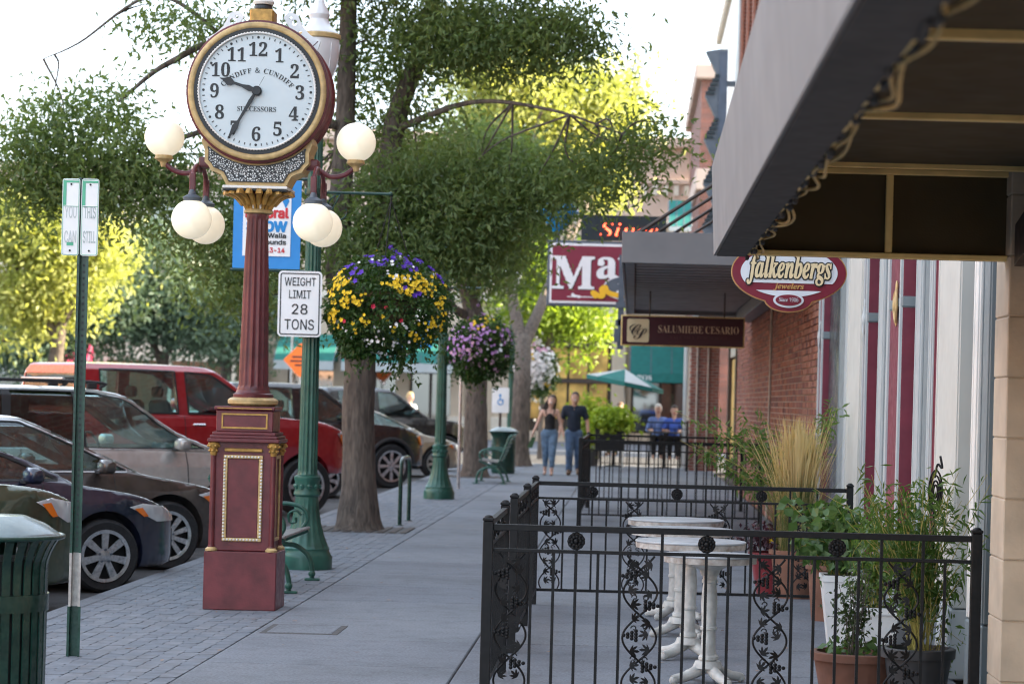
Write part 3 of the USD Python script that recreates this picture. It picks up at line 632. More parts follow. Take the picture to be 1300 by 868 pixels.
P = [(CX + (.428 + .003 * (k % 2)) * math.cos(k * PI / 120), -.2215, CZ + (.428 + .003 * (k % 2)) * math.sin(k * PI / 120)) for k in range(241)]
obj('rope_moulding', tube(P, np.array([.0065 + .0035 * (k % 2) for k in range(241)]), 6, False), M['white'], dr, smooth=60)
dl = obj('dial', stand(prism(Point(0, 0).buffer(.4245, 64), .012), CX, -.1995, CZ), M['dial'], ck)
yd = -.2118
mk = MB()
for k in range(60):
    a = k * PI / 30
    if k % 5 == 0: mk.add(stand(prism(Point(.396 * math.sin(a), .396 * math.cos(a)).buffer(.0098, 6), .002), CX, yd, CZ))
    else: mk.add(stand(prism(affinity.rotate(sbox(-.0035, .387, .0035, .405), -math.degrees(a), origin=(0, 0)), .002), CX, yd, CZ))
obj('minute_marks', mk, M['ink'], dl, kind='stuff')
for n in range(1, 13):
    a = n * PI / 6; p = text_poly(str(n), .102, 'serif', .001); bb = p.bounds
    p = affinity.translate(affinity.scale(p, .92, 1, origin=(0, 0)), .315 * math.sin(a), .312 * math.cos(a) - .054)
    obj('numeral', stand(prism(p, .002), CX, yd, CZ), M['ink'], dl)
def arc_text(txt, h, R, yc):
    out = []; f = [text_poly(ch, h, 'serif') if ch != ' ' else None for ch in txt]; wd = [(.5 * h if g is None else g.bounds[2] - g.bounds[0]) + .10 * h for g in f]; tot = sum(wd); s = -tot / 2
    for g, w in zip(f, wd):
        if g is not None: out.append(affinity.translate(affinity.rotate(affinity.translate(g, 0, R), -math.degrees((s + w / 2) / R), origin=(0, 0)), 0, yc))
        s += w
    return shapely.union_all(out)
obj('maker_name', stand(prism(arc_text('CUNDIFF & CUNDIFF', .037, .335, -.20), .002), CX, yd, CZ), M['ink'], dl)
obj('maker_word', stand(prism(text_poly('SUCCESSORS', .037, 'serif', 0, .285), .002), CX, yd, CZ - .15), M['ink'], dl)
def hand(L, tail, wide, ang, y):
    p = shapely.union_all([Polygon([(-.012, -tail), (.012, -tail), (.010, 0), (wide * .45, L * .12), (wide * .62, L * .22), (.008, L * .40), (.006, L * .62), (wide, L * .76), (wide * .7, L * .82), (.007, L * .90), (0, L), (-.007, L * .90), (-wide * .7, L * .82), (-wide, L * .76), (-.006, L * .62), (-.008, L * .40), (-wide * .62, L * .22), (-wide * .45, L * .12), (-.010, 0)])])
    return stand(prism(affinity.rotate(p.buffer(.003), -ang, origin=(0, 0)), .005), CX, y, CZ)
obj('hour_hand', hand(.285, .03, .030, 288, -.228), M['ink'], dl); obj('minute_hand', hand(.41, .03, .020, 209.5, -.236), M['ink'], dl)
obj('hand_hub', ydisc([(.03, -.2455), (.036, -.24), (.036, -.215), (.03, -.2135)], 24, (CX, 0, CZ)), M['ink'], dl)
obj('second_hand', stand(prism(affinity.rotate(sbox(-.0012, -.1, .0012, .12), -28, origin=(0, 0)), .002), CX, -.243, CZ), M['ink'], dl)
obj('top_block', MB().add(box(-.055, .125, -.09, .09, 4.335, 4.45, .012)), M['gold'], ck); obj('top_collar', lathe([(.06, 4.451), (.068, 4.46), (.062, 4.485), (.055, 4.49)], 24, (CX, 0, 0)), M['ink'], ck)
obj('finial', lathe([(.07, 4.4905), (.08, 4.51), (.05, 4.56), (.03, 4.62), (.045, 4.66), (.0, 4.72)], 24, (CX, 0, 0)), M['white'], ck, smooth=50)
for s in (-1, 1):
    p = Polygon([(.0, 0), (.07, .03), (.16, .12), (.235, .235), (.20, .265), (.15, .25), (.11, .16), (.05, .10), (-.02, .06)]).buffer(.012)
    for hx, hy, hr in ((.165, .20, .022), (.12, .13, .014), (.07, .075, .012), (.195, .235, .012)): p = p.difference(Point(hx, hy).buffer(hr, 8))
    p = affinity.translate(p, -.395, .345) if s < 0 else affinity.translate(affinity.scale(p, -1, 1, origin=(0, 0)), .395, .345)
    obj('scroll_ornament', stand(prism(p, .02), CX, .03, CZ), M['frost'], ck)
    obj('ornament_rod', tube([(CX + s * .36, .02, CZ + .36), (CX + s * .41, .02, CZ + .41)], .012, 6), M['maroon'], ck)
# lamp arms and globes
def globe(c, up, name='globe'):
    x, y, z = c
    g = obj('globe', sphere(c, .146, 4), M['globe'], ck, smooth=True)
    sgn = -1 if up else 1
    pr = [(.03, 0), (.06, .005), (.07, .03), (.055, .04), (.03, .055), (.022, .09)]
    m = lathe(pr if not up else [(.02, -.09), (.03, -.055), (.055, -.04), (.07, -.03), (.062, -.005), (.03, 0)], 20, (x, y, z + sgn * .128))
    obj('globe_holder', m, M['gold2'] if up else M['slate'], g, smooth=40)
for s in (-1, 1):
    gx = s * .715 + CX - (0 if s < 0 else .0)
    arm = obj('lamp_arm', MB().add(tube(curve([(CX + s * .36, 0, 3.33), (CX + s * .44, 0, 3.275), (CX + s * .53, 0, 3.225), (CX + s * .62, 0, 3.235), (CX + s * .69, 0, 3.28), (gx, 0, 3.33)], 8), .019, 10),
        box(CX + s * .385 - .06, CX + s * .385 + .06, -.06, .06, 3.265, 3.345, .01)), M['maroon'], ck, smooth=50)
    globe((gx, 0, 3.52 - .035), True)
    for q in (-1, 1):
        px = CX + s * .445
        obj('lamp_arm', MB().add(tube(curve([(px, 0, 3.245), (px - s * .0, q * .14, 3.27), (px, q * .26, 3.20), (px, q * .285, 3.10), (px, q * .285, 3.03)], 8), .017, 8), box(px - .022, px + .022, q * .285 - .016, q * .285 + .016, 3.06, 3.2, .004)), M['maroon'], ck, smooth=50)
        globe((px, q * .285, 2.862), False)

# ================================================================ LAMP POSTS
def lamp_post(loc, label, arm_z, arm_x1, arm_x0=None):
    t = thing('lamp_post', label, 'street lamp', loc, group='green fluted lamp posts along the kerb')
    obj('base', lathe([(.245, 0), (.245, .11), (.228, .14), (.215, .17), (.218, .19), (.20, .22), (.165, .31), (.135, .42), (.116, .54), (.108, .62), (.106, .66)], 64, (0, 0, 0), (16, .010, .21, .61)), M['lampgreen'], t, smooth=35)
    c = obj('collar', lathe([(.106, .661), (.122, .68), (.12, .70), (.112, .72), (.112, .80), (.122, .82), (.12, .845), (.095, .86)], 40), M['lampgreen'], t, smooth=35)
    orn = MB()
    for k in range(10):
        a = k * PI / 5; orn.add(sphere((.110 * math.cos(a), .110 * math.sin(a), .76), .021, 1), tube([(.116 * math.cos(a + q * .1), .116 * math.sin(a + q * .1), .735 + .012 * abs(q)) for q in np.linspace(-2, 2, 6)], .009, 5))
    obj('collar_scrolls', orn, M['lampgreen'], c)
    obj('shaft', lathe([(.094, .861), (.092, .90), (.089, 1.2), (.078, 2.6), (.066, 4.2), (.065, 4.3)], 80, (0, 0, 0), (14, .013, .9, 4.2)), M['lampgreen'], t, smooth=35)
    obj('shaft_cap', lathe([(.07, 4.301), (.09, 4.32), (.085, 4.36), (.11, 4.40), (.12, 4.43), (.10, 4.445)], 32), M['lampgreen'], t, smooth=40)
    g = obj('lantern', lathe([(.095, 4.446), (.12, 4.50), (.165, 4.60), (.19, 4.72), (.195, 4.82), (.19, 4.86)], 32), M['frost'], t, smooth=40)
    obj('lantern_band', lathe([(.192, 4.861), (.205, 4.87), (.205, 4.905), (.19, 4.915)], 32), M['gold2'], g, smooth=40)
    obj('lantern_roof', lathe([(.188, 4.916), (.17, 4.94), (.11, 4.99), (.085, 5.05), (.10, 5.09), (.085, 5.13), (.05, 5.19), (.045, 5.22), (.02, 5.25), (.012, 5.30), (.0, 5.33)], 32), M['frost'], g, smooth=40)
    for k in range(8):
        a = k * PI / 4; obj('lantern_rib', tube([(.10 * math.cos(a), .10 * math.sin(a), 4.45), (.168 * math.cos(a), .168 * math.sin(a), 4.6), (.198 * math.cos(a), .198 * math.sin(a), 4.82)], .006, 5), M['frost'], g)
    am = MB().add(tube([(0, 0, arm_z), (arm_x1, 0, arm_z)], .013, 8), sphere((arm_x1, 0, arm_z), .02, 1))
    for q in (0,):
        pts = []
        for th in np.linspace(0, 1.6 * PI, 24): rr = .15 - .02 * th; pts.append((.24 + rr * math.cos(th + PI / 2), 0, arm_z - .16 + rr * math.sin(th + PI / 2)))
        am.add(tube(pts, .007, 6))
    am.add(tube(curve([(.07, 0, arm_z - .45), (.12, 0, arm_z - .25), (.24, 0, arm_z - .01)], 8), .007, 6), lathe([(.09, arm_z - .03), (.095, arm_z), (.09, arm_z + .03)], 24))
    obj('basket_arm', am, M['darkgreen'], t, smooth=50)
    return t
L1 = lamp_post((-2.98, 22.25, 0), 'nearest green fluted lamp post, carrying the weight limit sign, behind the clock', 3.46, .70)
L2 = lamp_post((-3.04, 38.3, 0), 'second green lamp post, standing between the black truck and the bike rack', 3.35, .60)
L3 = lamp_post((-3.08, 62.2 - 1.4, 0), 'farthest green lamp post, just left of the walking couple by the far tree', 3.35, .62)
# banner on the first post
bn = thing('street_banner', 'blue bordered white show banner hanging from the nearest lamp post', 'banner')
obj('cloth', box(-3.72, -3.10, 22.24, 22.252, 2.745, 3.56), pm('banner_blue', (.03, .25, .62), .6, var=.05), bn)
obj('rod', tube([(-3.74, 22.246, 3.575), (-2.98, 22.246, 3.575)], .012, 8), M['darkgreen'], bn); obj('rod', tube([(-3.74, 22.246, 2.73), (-2.98, 22.246, 2.73)], .012, 8), M['darkgreen'], bn)
f = obj('print_field', box(-3.63, -3.19, 22.234, 22.2395, 2.86, 3.52), M['signwhite'], bn)
M['red'] = pm('print_red', (.55, .03, .04), .6, var=.05); M['blue'] = pm('print_blue', (.01, .22, .55), .6, var=.05)
obj('lettering', lettering('Mineral', .085, -3.41, 22.233, 3.215, weight=.006, width=.40), M['red'], f)
obj('lettering', lettering('SHOW', .085, -3.41, 22.233, 3.09, weight=.008, width=.38), M['blue'], f)
obj('lettering', MB().add(lettering('Walla Walla', .04, -3.41, 22.233, 3.03, weight=.002, width=.36), lettering('Fairgrounds', .04, -3.41, 22.233, 2.97, weight=.002, width=.36)), M['ink'], f)
obj('lettering', lettering('SEPT. 13-14', .042, -3.41, 22.233, 2.895, weight=.002, width=.34), M['red'], f)
obj('drop_print', stand(prism(shapely.union_all([Point(0, 0).buffer(.03), Polygon([(-.027, -.012), (.027, -.012), (0, -.07)])]), .002), -3.24, 22.233, 3.37), M['blue'], f)
obj('corner_print', stand(prism(Polygon([(0, 0), (.1, -.05), (.1, 0)]), .002), -3.29, 22.233, 3.515), M['red'], f)
# weight limit sign
ws = thing('weight_limit_sign', 'white rectangular weight limit road sign fixed to the nearest lamp post', 'sign')
P0 = sbox(-.20, -.30, .20, .30).buffer(.0).buffer(-.04).buffer(.04)
obj('plate', stand(prism(P0, .004), -3.07, 22.10, 2.423), M['signwhite'], ws)
obj('border', stand(prism(P0.buffer(-.018).difference(P0.buffer(-.028)), .002), -3.07, 22.0955, 2.423), M['ink'], ws)
for s, z, h, w in (('WEIGHT', 2.59, .072, .285), ('LIMIT', 2.475, .072, .20), ('28', 2.33, .09, .145), ('TONS', 2.19, .09, .27)):
    obj('lettering', lettering(s, h, -3.07, 22.0953, z, .002, weight=.001, width=w), M['ink'], ws)
for z in (2.2, 2.65): obj('clamp', MB().add(box(-3.10, -2.93, 22.105, 22.17, z - .02, z + .02)), M['alu'], ws)

# ================================================================ PARKING SIGN POST, left
pp = thing('parking_sign_post', 'perforated green steel post with two narrow parking signs, beside the slatted litter bin', 'sign post', (-3.31, 14.45, 0))
M['galv'] = pm('weathered_zinc', (.36, .345, .32), .7, var=.2, scale=30)
def utube(z0, z1, mat, w=.02):
    m = MB().box(-w, w, .03, .036, z0, z1).box(-w - .004, -w, -.004, .036, z0, z1).box(w, w + .004, -.004, .036, z0, z1).box(-w - .014, -w - .004, -.004, 0, z0, z1).box(w + .004, w + .014, -.004, 0, z0, z1)
    return m
obj('post', utube(.62, 2.86, None), M['darkgreen'], pp); obj('post_sleeve', utube(.30, .619, None, .021), M['galv'], pp); obj('post_foot', utube(0, .299, None, .026), M['darkgreen'], pp)
hm = MB()
for z in np.arange(.66, 2.35, .0254 * 1.5): hm.add(stand(prism(Point(0, 0).buffer(.005, 3), .0015), -.029, -.0042, z), stand(prism(Point(0, 0).buffer(.007, 3), .0015), 0, .0298, z))
obj('holes', hm, M['ink'], pp, kind='stuff')
M['faint'] = pm('faded_print', (.52, .56, .56), .5); M['faint2'] = pm('worn_print', (.40, .46, .45), .5)
M['signgreen'] = pm('sign_green', (.10, .42, .26), .5, var=.08)
for x0, words, seed in ((-.077, (('YOU', .62), ('CAN', .3)), 1), (.037, (('THIS', .62), ('STILL', .3)), 2)):
    P0 = sbox(-.052, -.23, .052, .23).buffer(-.015).buffer(.015)
    s = obj('sign_plate', stand(prism(P0, .003), x0, -.010, 2.622), M['signwhite'], pp)
    obj('border', stand(prism(P0.buffer(-.004).difference(P0.buffer(-.0065)), .0015), x0, -.0132, 2.622), M['signgreen'], s)
    obj('green_stripe', stand(prism(shapely.union_all([sbox(-.045, .07, -.028, .215), sbox(-.045, .205, .045, .217), sbox(-.044, .062, .045, .065)]), .0015), x0, -.0133, 2.622), M['signgreen'], s)
    for w, f in words:
        p = affinity.rotate(text_poly(w, .036, weight=.0005, width=.07 if len(w) < 5 else .075), 0, origin=(0, 0)); p = affinity.scale(p, 1, 1.9, origin=(0, 0))
        obj('lettering', stand(prism(p, .0015), x0, -.0133, 2.622 - .23 + f * .46 - .06), M['faint'] if seed == 1 else M['faint2'], s)
    for z in (-.2, .195): obj('bolt', stand(prism(Point(0, 0).buffer(.006, 4), .003), x0, -.0132, 2.622 + z), M['ink'], s)
    if seed == 1: obj('green_arrow', stand(prism(sbox(-.02, -.17, .02, -.15), .0015), x0, -.0133, 2.622), M['signgreen'], s)

# ================================================================ LITTER BINS
def bin_(loc, label, sc=1.0):
    t = thing('litter_bin', label, 'litter bin', loc, group='green slatted street bins')
    n = 30
    for k in range(n):
        a = k * 2 * PI / n; c, s = math.cos(a), math.sin(a)
        prof = curve([(.255, .06), (.258, .45), (.258, .74), (.272, .82), (.305, .885), (.325, .90)], 4)
        V = []
        for r, z in prof:
            for q, dr in ((-.019, 0), (.019, 0), (.019, -.006), (-.019, -.006)):
                V.append(((r + dr) * c - q * s, (r + dr) * s + q * c, z))
        V = np.array(V); F = []
        for i in range(len(prof) - 1):
            for j in range(4):
                j2 = (j + 1) % 4; F += [[i * 4 + j, i * 4 + j2, i * 4 + 4 + j2], [i * 4 + j, i * 4 + 4 + j2, i * 4 + 4 + j]]
        obj('slat', trimesh.Trimesh(V, np.array(F), process=False), M['darkgreen'], t)
    obj('band', lathe([(.2515, .56), (.2665, .561), (.2665, .64), (.2515, .641)], 60), M['darkgreen'], t, smooth=30)
    obj('foot_ring', lathe([(.22, .0), (.25, .01), (.265, .06), (.262, .10), (.2, .10)], 48), M['darkgreen'], t, smooth=30)
    tr = trimesh.creation.torus(.325, .012, major_sections=48, minor_sections=8); obj('rim', T(tr, (0, 0, .905)), M['darkgreen'], t, smooth=50)
    obj('liner', lathe([(.20, .08), (.235, .1), (.236, .80), (.2, .80)], 32), M['blacktrim'], t, smooth=30)
    obj('lid', lathe([(.31, .913), (.30, .925), (.24, .965), (.15, 1.0), (.145, 1.0), (.0, 1.005)], 40), pm('bin_lid_paint', (.16, .2, .2), .3, .4, var=.2, coat=.4) if 'lidp' not in M else M['lidp'], t, smooth=30)
    return t
M['lidp'] = pm('bin_lid_metal', (.16, .2, .2), .3, .4, var=.2, coat=.4)
B1 = bin_((-2.98, 11.3, 0), 'dark green slatted litter bin with flared rim at the lower left corner')
copy_of(B1, 'litter_bin', 'dark green litter bin beside the far bench and the second tree', (-2.78, 52.3, 0))

# ================================================================ BENCHES
def bench(loc, rz, label, L=1.5):
    t = thing('park_bench', label, 'bench', loc, rz)
    # local: seat faces +x, length along y
    for k, y in enumerate((0, L)):
        m = MB().add(tube(curve([(-.22, y, .02), (-.17, y, .16), (-.05, y, .30), (.08, y, .36), (.2, y, .41), (.26, y, .435)], 6), .02, 8),
                     tube(curve([(.30, y, .02), (.30, y, .10), (.26, y, .22), (.15, y, .30), (.02, y, .31), (-.08, y, .34)], 6), .021, 8),
                     tube(curve([(-.10, y, .38), (-.18, y, .55), (-.24, y, .72), (-.30, y, .88), (-.36, y, .93)], 6), .02, 8),
                     tube(curve([(-.19, y, .62), (-.02, y, .655), (.14, y, .65), (.23, y, .60), (.25, y, .52), (.21, y, .45)], 6), .018, 8),
                     tube(curve([(.20, y, .56), (.15, y, .60), (.09, y, .57), (.1, y, .50), (.15, y, .50), (.15, y, .54)], 6), .012, 6),
                     box(-.27, -.16, y - .03, y + .03, 0, .022, .005), box(.24, .37, y - .03, y + .03, 0, .022, .005), sphere((.3, y, .06), .032, 1))
        obj('end_frame', m, M['lampgreen'], t, smooth=50)
    for k in range(6):
        x = -.07 + k * .063; z = .405 + .035 * (k / 5) ** 2
        obj('seat_slat', box(x - .025, x + .025, -.05, L + .05, z, z + .022, .006), M['seatw'], t)
    for k in range(7):
        f = k / 6; x = -.14 - .19 * f - .02 * f * f; z = .47 + .43 * f
        obj('back_slat', rot(box(x - .009, x + .009, -.05, L + .05, z - .024, z + .024, .006), -.38, [0, 1, 0], [x, 0, z]), M['seatw2'] if f < 1 else M['lampgreen'], t)
    obj('tie_rod', tube([(.02, 0, .3), (.02, L, .3)], .012, 6), M['lampgreen'], t)
    return t
M['seatw'] = pm('worn_seat_slats', (.20, .19, .18), .5, var=.2, scale=14)
M['seatw2'] = pm('bench_slats_green', (.02, .07, .055), .45, var=.2, scale=10)
bench((-3.03, 19.42, 0), 0, 'green iron bench with worn seat slats, half hidden behind the clock pedestal', 1.4)
bench((-2.62, 47.1, 0), PI, 'dark green bench facing the kerb in front of the second tree', 1.5)

# ================================================================ BIKE RACK, FAR SIGNS
t = thing('bike_rack', 'green tube hoop for locking bicycles beside the second lamp post', 'bike rack', (-2.87, 30.1, 0))
obj('hoop', tube(np.vstack([[(0, 0, 0), (0, 0, .6)], curve([(0, 0, .64), (0, .06, .76), (0, .2, .82), (0, .6, .83), (0, 1.0, .82), (0, 1.14, .76), (0, 1.2, .64)], 6), [(0, 1.2, .6), (0, 1.2, 0)]]), .026, 10), M['darkgreen'], t, smooth=50)
for y in (0, 1.2): obj('foot', lathe([(.05, 0), (.05, .008), (.03, .012)], 16, (0, y, 0)), M['darkgreen'], t)
t = thing('parking_sign_post', 'thin steel post with two small pale signs left of the second tree', 'sign post', (-3.06, 42.8, 0))
obj('post', tube([(0, 0, 0), (0, 0, 2.6)], .028, 8), M['alu'], t)
for x, w in ((-.10, .17), (.12, .24)):
    s = obj('sign_plate', stand(prism(sbox(-w / 2, -.24, w / 2, .24).buffer(-.02).buffer(.02), .004), x + .02, -.03, 2.32 if x < 0 else 2.14), M['signwhite'], t)
    obj('border', stand(prism(sbox(-w / 2 + .02, -.03, w / 2 - .02, -.015), .002), x + .02, -.0345, 2.3 if x < 0 else 2.1), M['signgreen'], s)
t = thing('accessible_parking_sign', 'white parking sign with blue symbol seen above the far litter bin', 'sign post', (-3.25, 59.2, 0))
obj('post', tube([(0, 0, 0), (0, 0, 1.9)], .035, 8), M['framewood'], t); s = obj('sign_plate', stand(prism(sbox(-.21, -.31, .21, .31).buffer(-.03).buffer(.03), .005), 0, -.045, 1.58), M['signwhite'], t)
sym = shapely.union_all([Point(0, .1).buffer(.03), sbox(-.015, -.02, .015, .07), sbox(-.015, -.03, .08, 0), Point(.01, -.07).buffer(.075).difference(Point(.01, -.07).buffer(.05)), sbox(.06, -.1, .085, -.02)])
obj('symbol', stand(prism(sym, .003), -.01, -.0505, 1.6), M['blue'], s)
t = thing('construction_sign', 'orange diamond roadworks sign far down the street beside the nearest lamp post', 'sign', (-11.3, 82, 0))
obj('post', tube([(0, 0, 0), (0, 0, 2.3)], .05, 8), M['alu'], t); s = obj('panel', stand(prism(affinity.rotate(sbox(-.42, -.42, .42, .42).buffer(-.06).buffer(.06), 45), .02), 0, -.07, 2.75), M['orange'], t)
obj('print_lines', MB().add(stand(prism(sbox(-.3, .08, .3, .14), .004), 0, -.092, 2.75), stand(prism(sbox(-.36, -.06, .36, .0), .004), 0, -.092, 2.75), stand(prism(sbox(-.2, -.2, .2, -.14), .004), 0, -.092, 2.75)), M['brickdark'] if 'brickdark' in M else M['ink'], s)
t = thing('yellow_disc_sign', 'round yellow sign peeping out left of the weight limit sign', 'sign', (-11.9, 84, 0))
obj('post', tube([(0, 0, 0), (0, 0, 4.6)], .05, 8), M['alu'], t); obj('disc', stand(prism(Point(0, 0).buffer(.36, 16), .02), 0, -.07, 4.55), pm('yellow_sign', (.75, .55, .02), .5, var=.05), t)
t = thing('blue_banner', 'small blue banner low between the flower basket and the second lamp post', 'banner', (-6.9, 71, 0))
obj('post', tube([(-.8, 0, 0), (-.8, 0, 5)], .06, 10), M['lampgreen'], t); s = obj('cloth', box(-.75, .95, -.01, .01, 3.05, 4.4), M['blue'], t); obj('print_field', box(-.5, .8, -.02, -.0105, 3.5, 4.3), M['signwhite'], s)

# ================================================================ WROUGHT IRON PATIO FENCES
leaf2 = []
for k in range(5):
    a = PI / 2 + (k - 2) * .62; L = (.55, .8, 1.0, .8, .55)[k]
    leaf2 += [((.28) * math.cos(a - .31), .28 * math.sin(a - .31)), (L * .72 * math.cos(a - .14), L * .72 * math.sin(a - .14)), (L * math.cos(a), L * math.sin(a)), (L * .72 * math.cos(a + .14), L * .72 * math.sin(a + .14))]
leaf2 = Polygon([(-.06, -.1), (.06, -.1)] + leaf2).buffer(.03).simplify(.02)
def vine(w, z0, z1, detail=True):
    """two crossing vine stems between uprights w apart, drawn in (u, z); returns stems, leaves, grapes meshes (upright, facing -Y)."""
    stems, leaves, grapes = MB(), MB(), MB(); A = w / 2 - .013; half = .232
    zs = np.linspace(z0, z1, 60)
    for s in (-1, 1):
        stems.add(tube([(s * A * math.cos(PI * (z1 - .02 - z) / half + .9), .0 + .004 * s, z) for z in zs], .0062, 6))
    z = z1 - .035; i = 0
    while z > z0 + .01:
        for s in (-1, 1):
            r = .054 + rng.uniform(-.005, .005); x = s * (A - .040 + rng.uniform(-.012, .010)); yy = -.008 - rng.uniform(0, .006); zz = z + rng.uniform(-.012, .012)
            if (i + 2 * (s > 0)) % 4 != 1:
                lf = prism(affinity.rotate(affinity.scale(leaf2, r, r * .85, origin=(0, 0)), rng.uniform(-40, 40) + (s * 75), origin=(0, 0)), .004)
                leaves.add(rot(stand(lf, x, yy, zz), rng.uniform(-.3, .3), [0, 0, 1], [x, yy, zz]))
            else:
                for q in range(10):
                    row = int((math.sqrt(8 * q + 1) - 1) / 2); col = q - row * (row + 1) / 2
                    grapes.add(sphere((x + s * (.038 - row * .021), yy + rng.uniform(-.006, .004), zz + (col - row / 2) * .0155), .0105, 1))
            th = np.linspace(0, 1.7 * PI, 14)
            if i % 2: stems.add(tube([(s * (A - .058) + s * (.016 - .002 * t) * math.cos(t), -.002, zz + .035 + (.016 - .002 * t) * math.sin(t)) for t in th], .0036, 5))
        z -= .074; i += 1
    return stems, leaves, grapes
def turn(m, X, Y, z, rz):
    m = m.get() if isinstance(m, MB) else m
    if rz: rot(m, rz, [0, 0, 1])
    return T(m, (X, Y, z))
def rosette():
    m = MB().add(sphere((0, -.012, 0), .014, 1, (1, .8, 1)))
    for ring, r, n in ((0, .022, 9), (1, .036, 11)):
        for k in range(n):
            a = k * 2 * PI / n + ring * .3; m.add(sphere((r * math.cos(a), -.008 + ring * .006, r * math.sin(a)), .0095 + .001 * ring, 1, (1, .7, 1)))
    m.add(rot(trimesh.creation.cylinder(.045, .01, sections=16), PI / 2, [1, 0, 0]))
    return m
def cap_post(t, x, y, h, w=.026):
    p = obj('post', box(x - w, x + w, y - w, y + w, 0, h - .02, .003), M['black'], t)
    obj('post_cap', MB().add(box(x - w - .003, x + w + .003, y - w - .003, y + w + .003, h - .019, h - .002, .004), sphere((x, y, h - .004), w * .9, 2, (1, 1, .7))), M['black'], p)
def fence(name, label, p0, p1, plan, H=1.0, group=None, zt=.955, zm=.835, zb=.115):
    """plan: list of ('v', u0, u1) vine panels, ('b', u) bars, ('B', u) bars up to the top rail, ('r', u) rosettes, ('p', u) posts along the line p0 -> p1."""
    t = thing(name, label, 'fence', group=group)
    p0, p1 = np.array(p0, float), np.array(p1, float); L = np.linalg.norm(p1 - p0); d = (p1 - p0) / L; rz = math.atan2(d[1], d[0])
    us = [q[1] for q in plan if q[0] == 'p']
    def bar(u0, u1, z0, z1, th): return turn(box(u0, u1, -th, th, z0, z1, .002), p0[0], p0[1], 0, rz)
    for a, c in zip(us[:-1], us[1:]):
        if ('g', a) in plan: continue
        obj('top_rail', bar(a + .027, c - .027, zt - .02, zt + .012, .016), M['black'], t); obj('middle_rail', bar(a + .027, c - .027, zm - .009, zm + .009, .011), M['black'], t); obj('bottom_rail', bar(a + .027, c - .027, zb - .011, zb + .011, .012), M['black'], t)
    for q in plan:
        if q[0] == 'p':
            c = p0 + d * q[1]; cap_post(t, c[0], c[1], H)
        elif q[0] in 'bB': obj('baluster', turn(box(q[1] - .0075, q[1] + .0075, -.0075, .0075, zb + .011, (zt - .02) if q[0] == 'B' else zm - .009), p0[0], p0[1], 0, rz), M['black'], t)
        elif q[0] == 'r': obj('rosette', turn(rosette(), *(p0 + d * q[1]), (zt - .02 + zm + .009) / 2, rz), M['black'], t, smooth=40)
        elif q[0] == 'v':
            st, lv, gp = vine(q[2] - q[1], zb + .012, zm - .012); c = p0 + d * (q[1] + q[2]) / 2
            v = obj('vine_panel', turn(st, c[0], c[1], 0, rz), M['black'], t, smooth=50); obj('vine_leaves', turn(lv, c[0], c[1], 0, rz), M['black'], v, kind='stuff'); obj('grape_bunches', turn(gp, c[0], c[1], 0, rz), M['black'], v, smooth=60, kind='stuff')
    return t
def front_plan(L, s=1.0):
    P = [('p', 0.0), ('v', .03, .215), ('b', .222)]; u = .222
    for k in range(3):
        for q in (1, 2, 3): P.append(('b', u + q * .113))
        P += [('r', u + 2 * .113), ('B', u + 4 * .113), ('v', u + 4 * .113 + .007, u + 4 * .113 + .205), ('B', u + 4 * .113 + .212)]; u += 4 * .113 + .212
    P += [('b', u + .113), ('p', L)]
    return P
fence('patio_fence', 'nearest black iron patio fence with vine panels in front of the white tables', (-.72, 12.3), (1.765, 12.3), front_plan(2.485))
fence('patio_fence', 'black iron fence with vine panels closing the back of the table patio', (-.75, 19.0), (1.72, 19.0), front_plan(2.47), H=1.0)
def side_plan():
    P = []
    for a, b in ((0, 1.9), (3.0, 4.8), (4.8, 6.7)):
        P.append(('p', a))
        P += [('v', a + .03, a + .215), ('b', a + .222)]; u = a + .222
        while u + .113 < b - .06: u += .113; P.append(('b', u))
        P.append(('r', (a + b) / 2))
    P += [('p', 1.9), ('p', 6.7 - .001)]
    P = sorted(set(P), key=lambda q: q[1]); P.insert(0, ('g', 1.9)); return P
# the side run stands along the pavement; its first and last posts belong to the cross fences
sp = [q for q in side_plan() if not (q[0] == 'p' and (q[1] < .01 or q[1] > 6.69))]
def side_fence():
    t = thing('patio_side_fence', 'black iron side fence with a gate gap, running along the pavement beside the tables', 'fence')
    X = -.735
    for a, b in ((12.33, 14.2), (15.3, 17.15), (17.15, 18.97)):
        for (z0, z1, th, nm) in ((.935, .967, .016, 'top_rail'), (.826, .844, .011, 'middle_rail'), (.104, .126, .012, 'bottom_rail')): obj(nm, box(X - th, X + th, a + .027, b - .027, z0, z1, .002), M['black'], t)
        y = a + .26
        while y < b - .08: obj('baluster', box(X - .0075, X + .0075, y - .0075, y + .0075, .127, .825), M['black'], t); y += .113
        st, lv, gp = vine(.185, .127, .823); v = obj('vine_panel', turn(st, X, a + .13, 0, PI / 2), M['black'], t, smooth=50); obj('vine_leaves', turn(lv, X, a + .13, 0, PI / 2), M['black'], v, kind='stuff'); obj('grape_bunches', turn(gp, X, a + .13, 0, PI / 2), M['black'], v, smooth=60, kind='stuff')
        for y in np.arange(a + .3, b - .2, .42): obj('rosette', turn(rosette(), X, y, .89, PI / 2), M['black'], t, smooth=40)
    for y in (14.2, 15.3, 17.15): cap_post(t, X, y, 1.0)
side_fence()
def plain_plan(L, step=.125):
    P = [('p', 0.0)]; u = step
    while u < L - .05: P.append(('b' if round(u / step) % 2 else 'B', u)); u += step
    return P + [('p', L)]
fence('cafe_fence', 'plain black barred fence across the second patio, in front of the brick wall', (-.66, 31.1), (1.66, 31.1), plain_plan(2.32), H=1.13, zt=1.10, zm=.98, zb=.15)
